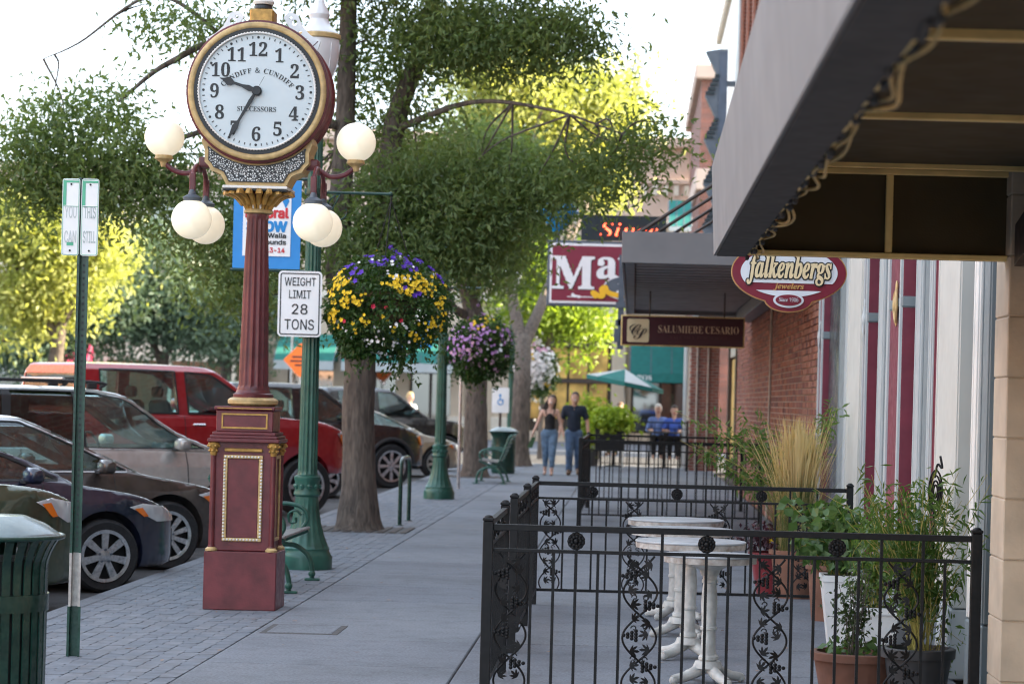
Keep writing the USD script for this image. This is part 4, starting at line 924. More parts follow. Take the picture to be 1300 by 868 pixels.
fence('cafe_fence', 'plain black barred fence at the rear of the second patio, one row behind', (-.66, 36.5), (1.66, 36.5), plain_plan(2.32), H=1.13, zt=1.10, zm=.98, zb=.15)
fence('cafe_fence', 'plain black side fence along the pavement, seen end on left of the second patio', (-.66, 31.15), (-.66, 36.45), [q for q in plain_plan(5.3)], H=1.13, zt=1.10, zm=.98, zb=.15)
fence('cafe_fence', 'black railing in front of the diners at the far corner', (-.75, 57.6), (1.3, 57.6), plain_plan(2.05, .16), H=1.2, zt=1.15, zm=1.0, zb=.15)

# ================================================================ PARKED CARS
def paint(name, c, metal=.25):
    return pm(name, c, .3, metal, var=.06, scale=2, coat=1.)
M['carglass'] = glassm('car_glass', (.80, .95, .95), .015, .05); M['tintglass'] = glassm('privacy_glass', (.30, .36, .36), .015, .03); M['seatcloth'] = pm('seat_cloth', (.06, .058, .055), .85, var=.2)
M['tyre'] = pm('tyre_rubber', (.014, .014, .015), .8, var=.3, scale=20)
M['rim'] = pm('alloy_rim', (.55, .56, .57), .3, .85, var=.06)
M['lampglass'] = pm('headlamp_lens', (.55, .58, .6), .12, .3, var=.15, coat=1.)
M['amberlens'] = pm('amber_lens', (.75, .17, .01), .2, var=.1, coat=1.)
M['redlens'] = pm('red_lens', (.4, .01, .01), .2, var=.1, coat=1.)
M['trimblack'] = pm('black_plastic_trim', (.015, .015, .016), .6, var=.15)

def to_man(tm): return m3.Manifold(m3.Mesh(np.asarray(tm.vertices, np.float32), np.asarray(tm.faces, np.uint32)))
def to_tm(mn):
    q = mn.to_mesh(); return trimesh.Trimesh(q.vert_properties[:, :3], q.tri_verts, process=False)
def ext(poly, w):
    if hasattr(poly, "geoms"): return m3.Manifold.batch_boolean([ext(g, w) for g in poly.geoms if g.area > 1e-5], m3.OpType.Add)
    if poly.is_empty: return m3.Manifold()
    o = shapely.geometry.polygon.orient(poly, 1.0); cs = m3.CrossSection([np.asarray(r.coords)[:-1] for r in (o.exterior, *o.interiors)])
    return m3.Manifold.extrude(cs, w).translate([0, 0, -w / 2]).rotate([90, 0, 0])
def ext_x(poly, l):                                 # section (y, z) extruded along the car
    cs = m3.CrossSection([np.asarray(shapely.geometry.polygon.orient(poly, 1.0).exterior.coords)[:-1]])
    return m3.Manifold.extrude(cs, l).translate([0, 0, -l / 2]).rotate([90, 0, 90])
def ext_z(poly, z0, z1):
    cs = m3.CrossSection([np.asarray(shapely.geometry.polygon.orient(poly, 1.0).exterior.coords)[:-1]])
    return m3.Manifold.extrude(cs, z1 - z0).translate([0, 0, z0])
def cube(x0, x1, y0, y1, z0, z1): return m3.Manifold.cube([x1 - x0, y1 - y0, z1 - z0]).translate([x0, y0, z0])
def big(p): return max(p.geoms, key=lambda q: q.area) if hasattr(p, 'geoms') else p
def sm_poly(pts, n=6): return big(Polygon(curve(np.array(list(pts)), n)).buffer(0))

def wheel_meshes(R, w, style, spokes):
    rr = R * (.70 if style != 'steel' else .66)
    ty = ydisc([(rr, -w / 2 + .01), (R - .03, -w / 2), (R - .008, -w / 2 + .02), (R, -w / 2 + .05), (R, w / 2 - .05), (R - .008, w / 2 - .02), (R - .03, w / 2), (rr, w / 2 - .01)], 56, (0, 0, 0), False)
    rm = MB().add(ydisc([(rr - .02, -w / 2 + .03), (rr - .025, -w / 2 + .004), (rr + .004, -w / 2 - .001), (rr + .006, -w / 2 + .02)], 56, (0, 0, 0), False))
    hub = MB()
    for k in range(spokes):
        a = k * 2 * PI / spokes
        wd = (.058 if spokes <= 7 else .042) * R / .33
        p = Polygon([(-wd * .42, .04), (wd * .42, .04), (wd * .62, rr - .012), (-wd * .62, rr - .012)])
        if style == 'split': p = shapely.union_all([Polygon([(-.028, .04), (-.006, .04), (-.012, rr - .012), (-.05, rr - .012)]), Polygon([(.028, .04), (.006, .04), (.012, rr - .012), (.05, rr - .012)])])
        rm.add(stand(prism(affinity.rotate(p, math.degrees(a), origin=(0, 0)), .02), 0, -w / 2 + .032, 0))
    rm.add(ydisc([(.002, -w / 2 + .006), (.04, -w / 2 + .008), (.068, -w / 2 + .018), (.07, -w / 2 + .05)], 24, (0, 0, 0)))
    for k in range(5):
        a = k * 2 * PI / 5 + .3; hub.add(rot(T(trimesh.creation.cylinder(.011, .012, sections=8), (0, 0, 0)), PI / 2, [1, 0, 0]).apply_translation([.055 * math.cos(a), -w / 2 + .008, .055 * math.sin(a)]))
    back = ydisc([(.02, -.01), (rr - .005, -.012), (rr - .005, .02), (.02, .02)], 32, (0, 0, 0))
    return ty, rm.get(), hub.get(), back

def build_car(name, label, cat, contact, phi, L, W, H, col, prof, gh, wheels, R, belt, pillars, wstyle='spoke', spokes=10, group=None, ground=.2, rack=False, flare=None, mirror=None, ws=None, rw=None, extra=None, sect=None, handles=(), seams=(), hl=None, chrome=False, gw=None, gx=None, gb=.055, trim=False, pw=.035, chrome_line=False, tint='carglass'):
    """prof, gh: side outlines (x forward from the middle, z). pillars: x cuts in the side glass at belt height, with slant. ws, rw: windscreen and rear window as two (x, z) points on the glass."""
    xf, xr = wheels
    rz = PI / 2 - phi
    fx, fy = xf, -(W / 2 - .11)
    wx, wy, wz = contact
    ox = wx - (fx * math.cos(rz) - fy * math.sin(rz)); oy = wy - (fx * math.sin(rz) + fy * math.cos(rz))
    t = thing(name, label, cat, (ox, oy, wz), rz, group)
    s = sect or [(.12, ground), (.04, ground + .16), (.0, ground + .36), (.012, belt - .30), (.035, belt - .16), (.095, belt - .02), (.16, belt + .1)]
    half = [(W / 2 - d, z) for d, z in s]
    sec = Polygon(half + [(-y, z) for y, z in half[::-1]])
    plan = Polygon([(-L / 2, -W / 2 + .16), (-L / 2 + .5, -W / 2 + .02), (-L / 2 + 1.2, -W / 2), (L / 2 - 1.1, -W / 2), (L / 2 - .5, -W / 2 + .05), (L / 2 - .12, -W / 2 + .26), (L / 2, -W / 2 + .5), (L / 2 + .03, 0)])
    plan = shapely.union_all([plan, affinity.scale(plan, 1, -1, origin=(0, 0))]).buffer(.001)
    q_ = [(-L / 2, 0), (-L / 2 + .03, W / 2 - .30), (-L / 2 + .22, W / 2 - .10), (-L / 2 + .7, W / 2 - .02), (-L / 2 + 1.4, W / 2), (L / 2 - 1.3, W / 2), (L / 2 - .75, W / 2 - .035), (L / 2 - .38, W / 2 - .14), (L / 2 - .14, W / 2 - .34), (L / 2 - .02, W / 2 - .62), (L / 2 + .02, 0)]
    c_ = curve(q_, 5); plan = big(Polygon(np.vstack([c_, (c_ * [1, -1])[::-1][1:-1]])).buffer(.0))
    low = ext(sm_poly(prof, 4), W + 1) ^ ext_x(sec, L + 1) ^ ext_z(plan, -1, 4)
    gw = gw or (.125, .31)
    gsec = Polygon([(W / 2 - gw[0], belt - .25), (W / 2 - gw[0] - .005, belt), (W / 2 - gw[1] + .04, H - .10), (W / 2 - gw[1] - .05, H - .025), (.25, H + .01), (0, H + .02)] + [(-.25, H + .01), (-(W / 2 - gw[1] - .05), H - .025), (-(W / 2 - gw[1] + .04), H - .10), (-(W / 2 - gw[0] - .005), belt), (-(W / 2 - gw[0]), belt - .25)])
    ghp = sm_poly(gh, 5)
    top = ext(ghp, W + 1) ^ ext_x(gsec, L + 1)
    body = (low + top)
    tmb = to_tm(body.refine_to_length(.075)); tmb.merge_vertices()
    trimesh.smoothing.filter_taubin(tmb, lamb=.5, nu=.52, iterations=7)
    solid = to_man(tmb)
    if solid.is_empty(): solid = body
    wells = None
    for x in (xf, xr):
        c = m3.Manifold.cylinder(W + 1, R + .055, circular_segments=40).translate([0, 0, -(W + 1) / 2]).rotate([90, 0, 0]).translate([x, 0, R + .015])
        wells = c if wells is None else wells + c
    shell = solid - (wells - cube(-9, 9, -W / 2 + .34, W / 2 - .34, -1, 3))
    cab = ghp.buffer(-.05); cx0, _, cx1, _ = cab.bounds
    gin = Polygon([(y * .93, z - (.035 if z > belt + .2 else 0)) for y, z in gsec.exterior.coords])
    room = (ext(cab, W + 1) ^ ext_x(gin, L + 1) ^ cube(-9, 9, -4, 4, belt - .05, 4)) + (cube(cx0 + .05, cx1 - .45, -W / 2 + .16, W / 2 - .16, belt - .42, belt - .04))
    shell = shell - room
    glassp = big(ghp.buffer(-gb).intersection(sbox(-9, belt + .035, 9, 9)))
    if gx: glassp = big(glassp.intersection(Polygon([(gx[0], belt - .3), (gx[0] + gx[1], H + .3), (9, H + .3), (9, belt - .3)])))
    cuts = [Polygon([(x - pw, belt - .3), (x + pw, belt - .3), (x + pw + sl, H + .2), (x - pw + sl, H + .2)]) for x, sl in pillars]
    side = glassp.difference(shapely.union_all(cuts)) if cuts else glassp
    sides = sorted([q for q in getattr(side, 'geoms', [side]) if q.area > .01], key=lambda q: q.centroid.x)
    flank = {-1: cube(-9, 9, -4, -W / 2 + .45, 0, 4), 1: cube(-9, 9, W / 2 - .45, 4, 0, 4)}
    panes = []
    for g in sides:
        for sgn in (-1, 1):
            reg = ext(g.simplify(.004), W + 2) ^ flank[sgn]; panes.append(('side_window', (solid.scale([1, .992, 1]) ^ reg) - solid.scale([1, .984, 1]), tint if g is not sides[-1] else 'carglass')); shell = shell - reg
    for nm, seg in (('windscreen', ws), ('rear_window', rw)):
        if seg:
            (xa, za), (xb, zb) = seg; line = shapely.LineString([(xa, za), (xb, zb)]).buffer(.11, cap_style=2); reg = ext(line, (W - .44) if nm == 'windscreen' else (W - .5))
            nx, nz = (zb - za), -(xb - xa); n = math.hypot(nx, nz); nx, nz = nx / n, nz / n
            if nz < 0: nx, nz = -nx, -nz
            panes.append((nm, (solid.translate([-nx * .008, 0, -nz * .008]) ^ reg) - solid.translate([-nx * .016, 0, -nz * .016]), 'carglass')); shell = shell - reg
    obj('body', to_tm(shell), col, t, smooth=42)
    for x in (xf, xr):
        for y0_, y1_ in ((-W / 2 + .30, 0), (0, W / 2 - .30)): obj('wheel_well', to_tm(wells ^ cube(x - 1, x + 1, y0_ + (.01 if y0_ == 0 else 0), y1_ - (.01 if y1_ == 0 else 0), ground - .02, 2)), M['trimblack'], t)
    def skin(sc, reg): return (solid.scale(sc) ^ reg) - solid
    def part(nm, mn, mat, parent=t):
        if not mn.is_empty() and mn.num_tri() > 0: return obj(nm, to_tm(mn), mat, parent, smooth=30)
    dark = (glassp if not trim else side).buffer(.016).intersection(sbox(-9, belt + .02, 9, 9))
    part('window_trim', skin([1, 1.008, 1], ext(dark.difference(side.buffer(-.004)), W + 2) ^ (flank[-1] + flank[1])), M['trimblack'])
    if trim == 'chrome' or chrome_line: part('window_chrome', skin([1, 1.011, 1], ext(glassp.buffer(.022).difference(glassp.buffer(.008)).intersection(sbox(-9, belt, 9, 9)), W + 2) ^ (flank[-1] + flank[1])), M['alu'])
    for nm, mn, mm in panes: part(nm, mn, M[mm])
    fr_ = [x for x, _ in pillars][:1] or [0]
    for k, (xs, ys) in enumerate(((fr_[0] + .02, -.38), (fr_[0] + .02, .38), (fr_[0] - .92, -.38), (fr_[0] - .92, .38))):
        st = obj('seat', MB().add(rot(box(xs - .09, xs + .05, ys - .24, ys + .24, belt - .40, min(belt + .22, H - .26), .05), -.18, [0, 1, 0], [xs, ys, belt - .4]), box(xs - .06, xs + .42, ys - .24, ys + .24, belt - .42, belt - .26, .04)), M['seatcloth'], t, smooth=50)
        obj('headrest', box(xs - .20, xs - .11, ys - .12, ys + .12, min(belt + .24, H - .30), min(belt + .40, H - .12), .03), M['seatcloth'], st, smooth=50)
    wm = trimesh.creation.torus(.18, .016, major_sections=24, minor_sections=6); rot(wm, 1.15, [0, 1, 0]); obj('steering_wheel', T(wm, (cx1 - 1.0, .38, belt + .02)), M['trimblack'], t, smooth=50)
    obj('dashboard', box(cx1 - .95, cx1 - .40, -W / 2 + .2, W / 2 - .2, belt - .30, belt + .0, .05), M['trimblack'], t)
    for x, sl, z0, z1 in seams:
        part('door_seam', skin([1, 1.003, 1], ext(Polygon([(x - .005, z0), (x + .005, z0), (x + .005 + sl, z1), (x - .005 + sl, z1)]), W + 2)), M['trimblack'])
    for x, z in handles:
        for s_ in (-1, 1): obj('door_handle', box(x - .10, x + .10, s_ * (W / 2 - .02) - .02, s_ * (W / 2 - .02) + .02, z - .016, z + .016, .01), M['chrome'] if chrome else col, t)
    hx0, hz0, hz1 = hl or (L / 2 - .62, belt - .34, belt - .19)
    for s_ in (-1, 1):
        ya, yb = (W / 2 - .48, W / 2 + .2) if s_ > 0 else (-W / 2 - .2, -W / 2 + .48)
        reg = ext(Polygon([(hx0, hz1 - .02), (hx0 + .14, hz1 + .01), (L / 2 + .1, hz0 + .09), (L / 2 + .1, hz0), (hx0 + .3, hz0)]), 6) ^ cube(-9, 9, ya, yb, 0, 3)
        h = part('headlight', skin([1.006, 1.010, 1.004], reg), M['lampglass'])
        if h is not None:
            part('marker_lamp', skin([1.009, 1.014, 1.007], ext(Polygon([(hx0 + .05, hz1 - .035), (hx0 + .13, hz1 - .025), (hx0 + .20, hz0 + .05), (hx0 + .15, hz0 + .045)]), 6) ^ cube(-9, 9, ya, yb, 0, 3)), M['amberlens'], h)
        part('tail_light', skin([1.008, 1.01, 1.0], cube(-L / 2 - .2, -L / 2 + .28, min(s_ * (W / 2 - .3), s_ * (W / 2 + .2)), max(s_ * (W / 2 - .3), s_ * (W / 2 + .2)), belt - .28, belt - .08)), M['redlens'])
    part('bumper_grille', skin([1.004, 1, 1], cube(L / 2 - .3, L / 2 + .2, -W / 2 + .45, W / 2 - .45, ground + .12, ground + .32)), M['trimblack'])
    part('sill', skin([1, 1.006, 1], cube(xr + R + .1, xf - R - .1, -2, 2, ground - .1, ground + .09)), M['trimblack'])
    mx, mz = mirror or (xf - .62, belt + .10)
    for s_ in (-1, 1):
        mm = box(mx - .05, mx + .09, s_ * (W / 2 + .07) - .10, s_ * (W / 2 + .07) + .10, mz - .065, mz + .07, .035)
        h = obj('door_mirror', mm, col, t, smooth=70); obj('mirror_foot', box(mx - .03, mx + .03, min(s_ * (W / 2 - .1), s_ * (W / 2 + .02)), max(s_ * (W / 2 - .1), s_ * (W / 2 + .02)), mz - .07, mz - .03, .008), M['trimblack'], h)
    ty, rm, hub, back = wheel_meshes(R, .21 if R < .37 else .27, wstyle, spokes)
    for x in (xf, xr):
        for s_ in (-1, 1):
            def place(m):
                m = m.copy()
                if s_ > 0: rot(m, PI, [0, 0, 1])
                return T(m, (x, s_ * (W / 2 - .125), R))
            w = obj('wheel', place(ty), M['tyre'], t, smooth=40); obj('rim', place(rm), M['rim'], w, smooth=25); obj('wheel_nuts', place(hub), M['slate'], w, kind='stuff'); obj('brake_disc', place(back), M['trimblack'], w)
            if flare is not None:
                tr = trimesh.creation.torus(R + .075, .045, major_sections=40, minor_sections=8); rot(tr, PI / 2, [1, 0, 0]); T(tr, (x, s_ * (W / 2 - .02), R + .015))
                part('wheel_arch_flare', to_man(tr) ^ cube(-9, 9, -3, 3, ground + .05, 3), flare)
    if rack:
        for s_ in (-1, 1):
            r_ = obj('roof_rail', tube(curve([(rack[0], s_ * .55, H + .0), (rack[0] + .12, s_ * .55, H + .055), (rack[1] - .12, s_ * .55, H + .055), (rack[1], s_ * .55, H - .01)], 5), .018, 8), M['trimblack'], t, smooth=50)
            for x in (rack[0] + .1, rack[1] - .1): obj('rail_foot', box(x - .06, x + .06, s_ * .55 - .025, s_ * .55 + .025, H - .02, H + .05, .01), M['trimblack'], r_)
        for x in (rack[0] + .35, rack[1] - .45): obj('cross_rail', tube([(x, -.6, H + .085), (x, .6, H + .085)], .016, 8), M['alu'], t)
    if extra: extra(t, L, W, H)
    return t

def sedan(name, label, contact, phi, col, L=4.7, W=1.82, H=1.46, R=.325, spokes=10, wstyle='spoke', fo=.95, wb=2.72, nose=0., chrome=False, line=False):
    f, r = L / 2, -L / 2; xf = f - fo; xr = xf - wb; b = .93
    prof = [(r + .12, .28), (r + .01, .45), (r + .0, .62), (r + .06, .90), (r + .35, 1.0), (r + 1.0, .99), (0, .96), (xf - .45, .95), (xf - .1, .90), (xf + .35, .82), (f - .22, .71 + nose), (f - .04, .60 + nose), (f, .48), (f - .04, .28), (f - .3, .21), (0, .19), (r + .4, .21)]
    gh = [(r + .55, .85), (r + .72, 1.02), (r + 1.30, 1.36), (r + 1.8, H - .02), (-.05, H), (xf - 1.30, H - .06), (xf - .72, 1.16), (xf - .25, .90), (xf - .9, .8), (-.5, .8)]
    return build_car(name, label, 'car', contact, phi, L, W, H, col, prof, gh, (xf, xr), R, b, [(xf - 1.68, -.12), (xr + .18, .28)], ws=((xf - 1.12, H - .13), (xf - .36, .99)), rw=((r + 1.22, H - .13), (r + .76, 1.06)), spokes=spokes, wstyle=wstyle, mirror=(xf - .72, 1.0),
        handles=[(xf - 1.45, .83), (xr + .55, .85)], seams=[(xf - .55, .0, .34, .93), (xf - 1.66, -.05, .3, .95), (xr + .42, .06, .45, .95)], hl=(f - .66, .60 + nose * .6, .75 + nose * .7), chrome=chrome, chrome_line=line, gx=(r + .95, .42), pw=.042)

def suv(name, label, contact, phi, col, L=4.6, W=1.84, H=1.7, R=.355, spokes=5, fo=.92, wb=2.68, rack=None, van=False, cat='car', chrome=False, line=False):
    f, r = L / 2, -L / 2; xf = f - fo; xr = xf - wb; b = 1.06; fo_ = 0 if not van else .1
    prof = [(r + .1, .32), (r + .0, .5), (r + .02, .8), (r + .05, 1.05), (r + .6, 1.10), (0, 1.08), (xf - .5, 1.06), (xf - .1, 1.03), (xf + .4, .97), (f - .2, .86), (f - .05, .72), (f, .52), (f - .05, .32), (f - .3, .25), (0, .24), (r + .4, .26)]
    gh = [(r + .04, .95), (r + .10, 1.15), (r + .26, H - .10), (r + .6, H - .01), (-.2, H + .0), (xf - 1.45, H - .04), (xf - 1.15, H - .12), (xf - .60, 1.28), (xf - .10 + fo_, 1.0), (xf - .9, .9), (-.5, .9)]
    return build_car(name, label, cat, contact, phi, L, W, H, col, prof, gh, (xf, xr), R, b, [(xf - 1.72, -.1), (xr + .38, .02)], ws=((xf - 1.05, H - .15), (xf - .28 + fo_, 1.10)), rw=((r + .22, H - .14), (r + .10, 1.15)), spokes=spokes, mirror=(xf - .66, 1.14), ground=.25, rack=rack,
        handles=[(xf - 1.5, .95), (xr + .7, .96)], seams=[(xf - .52, .0, .42, 1.06), (xf - 1.72, -.05, .38, 1.08), (xr + .5, .04, .55, 1.08)], hl=(f - .6, .72, .90), gw=(.115, .25), chrome=chrome, tint='tintglass', gx=(r + .34, .10), pw=.045, chrome_line=line)

def pickup(name, label, contact, phi, col, L=6.2, W=2.0, H=1.95, R=.40, fo=1.0, wb=4.05, flare=None, lift=0., chrome=True, mega=False, extra=None):
    f, r = L / 2, -L / 2; xf = f - fo; xr = xf - wb; g = .42 + lift; H = H + lift; b = 1.22 + lift
    cab0 = xf - (3.55 if mega else 3.3)
    prof = [(r + .06, g + .1), (r, g + .3), (r, b - .05), (r + .1, b), (cab0, b), (xf - .7, b), (xf - .2, b - .02), (xf + .3, b - .06), (f - .35, b - .15), (f - .12, b - .24), (f - .02, b - .5), (f, g + .22), (f - .06, g + .02), (f - .3, g), (0, g), (r + .4, g)]
    gh = [(cab0 - .0, b - .2), (cab0 - .03, b + .1), (cab0 + .04, H - .12), (cab0 + .22, H - .01), (cab0 + 1.2, H), (xf - 1.65, H - .03), (xf - 1.38, H - .10), (xf - .82, b + .24), (xf - .45, b - .02), (xf - 1.2, b - .2)]
    def more(t, L, W, H):
        obj('front_bumper', box(f - .12, f + .10, -W / 2 + .10, W / 2 - .10, g + .02, g + .26, .05), M['chrome'] if chrome else M['trimblack'], t)
        if extra: extra(t, f, xf, b, g, W, H, cab0)
    return build_car(name, label, 'pickup', contact, phi, L, W, H, col, prof, gh, (xf, xr), R, b, [(xf - 1.95, -.06)] if mega else [(xf - 1.95, -.06), (cab0 + .25, -.05)], ws=((xf - 1.30, H - .14), (xf - .60, b + .06)), rw=((cab0 + .03, H - .16), (cab0 - .03, b + .10)), spokes=8, mirror=(xf - .98, b + .16), ground=g, flare=flare,
        handles=[(xf - 1.75, b - .12), (cab0 + .8, b - .12)], seams=[(xf - .85, .0, g + .1, b), (xf - 1.97, 0, g + .1, b), (cab0 + .35, 0, g + .15, b)], hl=(f - .42, b - .44, b - .20), chrome=chrome, gw=(.07, .22), gb=.10, trim=True, pw=.085, gx=(cab0 + (.34 if mega else .12), 0), sect=[(.12, g), (.03, g + .15), (0, g + .4), (.01, b - .15), (.04, b - .03), (.09, b + .1)])

PH = math.radians(54)
suv('parked_car', 'dark olive green crossover at the left edge, nearest of the parked cars', (-4.75, 18.0, -.14), PH, paint('olive_paint', (.045, .06, .034), .35), L=4.5, H=1.66)
sedan('parked_car', 'dark navy blue sedan with silver five spoke wheels, second in the row', (-4.53, 20.75, -.14), PH, paint('navy_paint', (.011, .013, .030), .2), L=4.5, W=1.75, H=1.43, spokes=7, R=.315, fo=.88)
sedan('parked_car', 'dark bronze brown sedan with ten spoke alloy wheels, third in the row', (-4.53, 23.55, -.14), PH, paint('bronze_paint', (.068, .053, .046), .5), L=4.85, W=1.85, H=1.47, spokes=10, R=.335, fo=.98, line=True)
suv('parked_minivan', 'silver taupe minivan with black roof rails, behind the clock pedestal', (-4.62, 27.6, -.14), PH, paint('taupe_paint', (.36, .335, .31), .4), L=5.1, W=1.95, H=1.76, wb=3.0, rack=(-2.2, .2), van=True, cat='minivan', spokes=7, line=True)
def red_extra(t, f, xf, b, g, W, H, cab0):
    for k in range(5): obj('roof_marker', sphere((xf - 1.72, (k - 2) * .3, H - .01), .045, 1, (1.3, 1, .5)), M['amberlens'], t)
    obj('brake_lamp', box(cab0 - .0, cab0 + .05, -.25, .25, H - .075, H - .045, .005), M['redlens'], t)
    obj('skid_plate', box(f - .7, f - .15, -.7, .7, g - .12, g - .003), M['trimblack'], t)
pickup('parked_pickup', 'bright red lifted crew cab pickup behind the minivan', (-4.72, 34.7, -.14), math.radians(50), paint('red_paint', (.33, .010, .018), .1), lift=.18, mega=True, H=1.93, extra=red_extra, R=.42)
sedan('parked_car', 'dark maroon car almost hidden between the red pickup and the tree trunk', (-5.15, 40.6, -.14), PH, paint('dark_maroon_paint', (.10, .008, .012), .2), spokes=7)
def guard(t, f, xf, b, g, W, H, cab0):
    m = MB()
    for y in (-.45, .45): m.add(tube(curve([(f + .1, y, g + .1), (f + .2, y, g + .3), (f + .2, y, g + .65), (f + .12, y, g + .75)], 5), .035, 8))
    m.add(tube([(f + .2, -.45, g + .5), (f + .2, .45, g + .5)], .03, 8)); obj('brush_guard', m, M['chrome'], t, smooth=50)
pickup('parked_pickup', 'black pickup with flared arches and chrome wheels right of the nearest trunk', (-4.62, 46.0, -.14), PH, paint('black_paint', (.004, .004, .005), .0), flare=M['trimblack'], R=.42, extra=guard)
sedan('parked_car', 'beige sedan whose nose shows beyond the black pickup', (-4.3, 52.6, -.14), PH, paint('beige_paint', (.30, .25, .19), .4), spokes=7)
pickup('parked_pickup', 'far black pickup, last of the row, behind the second lamp post', (-4.65, 60.0, -.14), PH, paint('charcoal_paint', (.012, .012, .013), .1), chrome=False)

# ================================================================ PEOPLE
def capsule_body(J, bones, ref=.03, it=4):
    """J: joint -> ((x, y, z), radius); bones: pairs. One continuous, smoothed skin."""
    parts = []
    for a, b in bones:
        ms = []
        for k in (a, b):
            (x, y, z), r = J[k]; ms.append(m3.Manifold.sphere(r, 16).translate([x, y, z]))
        parts.append(m3.Manifold.batch_hull(ms))
    u = m3.Manifold.batch_boolean(parts, m3.OpType.Add).refine_to_length(ref)
    tm = to_tm(u); tm.merge_vertices(); trimesh.smoothing.filter_taubin(tm, lamb=.5, nu=.52, iterations=it)
    return tm
M['skin'] = pm('skin', (.52, .30, .21), .5, var=.06, scale=8); M['skinf'] = pm('fair_skin', (.58, .36, .27), .5, var=.05, scale=8)
M['denim'] = pm('blue_denim', (.075, .125, .21), .85, var=.3, scale=12); M['denim2'] = pm('faded_denim', (.10, .17, .26), .85, var=.4, scale=9)
M['navytee'] = pm('navy_jersey', (.010, .018, .035), .85, var=.15); M['blacktop'] = pm('black_jersey', (.010, .010, .011), .85, var=.2)
M['hairdark'] = pm('dark_brown_hair', (.025, .015, .010), .6, var=.4, scale=40); M['hairblond'] = pm('blond_hair', (.52, .36, .16), .6, var=.3, scale=40); M['hairgrey'] = pm('white_hair', (.6, .58, .54), .6, var=.2, scale=40)
M['shoe'] = pm('tan_leather', (.16, .09, .05), .6, var=.2); M['lightblue'] = pm('light_blue_shirt', (.16, .26, .58), .8, var=.15); M['royal'] = pm('royal_blue_shirt', (.05, .12, .50), .8, var=.15); M['greenbag'] = pm('green_bag', (.03, .08, .03), .7, var=.3)
def hand_bones(J, B, wrist, d, side, s, grip=.0):
    """palm, four fingers and thumb at the wrist, hanging along d."""
    w = np.array(J[wrist][0]); d = np.array(d, float); d /= np.linalg.norm(d); lat = np.cross(d, [1, 0, 0]); lat /= np.linalg.norm(lat) + 1e-9
    pre = wrist + '_'; p0, p1 = w + d * .02 * s, w + d * .085 * s
    J[pre + 'p'] = (p1, .022 * s); B.append((wrist, pre + 'p'))
    for k in range(4):
        o = lat * (k - 1.5) * .019 * s; L = (.062, .074, .07, .055)[k] * s
        J[pre + 'k%d' % k] = (p1 + o, .0105 * s); J[pre + 'm%d' % k] = (p1 + o + d * L * .5 + np.array([0, -.008, 0]) * s, .0092 * s); J[pre + 't%d' % k] = (p1 + o + d * L * (.95 - grip) + np.array([-side * .01, -.02 - grip * .03, 0]) * s, .008 * s)
        B += [(pre + 'p', pre + 'k%d' % k), (pre + 'k%d' % k, pre + 'm%d' % k), (pre + 'm%d' % k, pre + 't%d' % k)]
    J[pre + 'h0'] = (p0 + lat * .03 * s + np.array([0, -.012, 0]), .012 * s); J[pre + 'h1'] = (p1 + lat * .045 * s + np.array([0, -.025, 0]), .0095 * s); B += [(wrist, pre + 'h0'), (pre + 'h0', pre + 'h1')]
def head(t, c, s, tilt, hair, skin, long=False, back=0.):
    """face looks towards -Y, tipped by tilt (radians, sideways) and back."""
    def pl(m):
        rot(m, -back, [1, 0, 0]); rot(m, tilt, [0, 1, 0]); return T(m, c)
    m = MB().add(sphere((0, 0, 0), .1 * s, 3, (.78, .95, 1.18)), sphere((0, -.018 * s, -.05 * s), .075 * s, 3, (.78, .9, .95)))
    m.add(trimesh.convex.convex_hull(np.array([(-.008, -.095, .012), (.008, -.095, .012), (-.017, -.092, -.03), (.017, -.092, -.03), (0, -.122, -.028), (0, -.1, .01)]) * s))
    for q in (-1, 1): m.add(sphere((q * .08 * s, .01 * s, -.005 * s), .024 * s, 2, (.4, .8, 1.2)))
    h = obj('face', pl(m.get()), skin, t, smooth=60)
    obj('eyes', pl(MB().add(sphere((-.03 * s, -.088 * s, .012 * s), .011 * s, 1, (1.3, .6, .7)), sphere((.03 * s, -.088 * s, .012 * s), .011 * s, 1, (1.3, .6, .7)), box(-.045 * s, -.016 * s, -.097 * s, -.088 * s, .03 * s, .036 * s), box(.016 * s, .045 * s, -.097 * s, -.088 * s, .03 * s, .036 * s)).get()), M['hairdark'], h)
    obj('mouth', pl(sphere((0, -.085 * s, -.062 * s), .022 * s, 2, (1.1, .5, .5))), M['signwhite'] if back > .1 else M['redlens'], h)
    hm = sphere((0, .012 * s, .02 * s), .108 * s, 3, (.82, .98, 1.12)); v = hm.vertices
    low = (v[:, 1] < -.02 * s) & (v[:, 2] < .062 * s); v[low] *= .84
    low = (v[:, 2] < -.05 * s) & (v[:, 1] < .05 * s); v[low] *= .82
    v += (meshkit.noise(v * 55)[:, None] - .5) * .012 * s; hm.vertices = v
    hs = MB().add(hm)
    if long:
        for q in np.linspace(-1, 1, 9): hs.add(tube(curve([(q * .07 * s, .05 * s, .07 * s), (q * .10 * s, .06 * s, -.06 * s), (q * .115 * s, .06 * s, -.20 * s), (q * .10 * s, .055 * s, -.33 * s)], 4), np.linspace(.032, .012, 13) * s, 6))
    obj('hair', pl(hs.get()), hair, t, smooth=60)

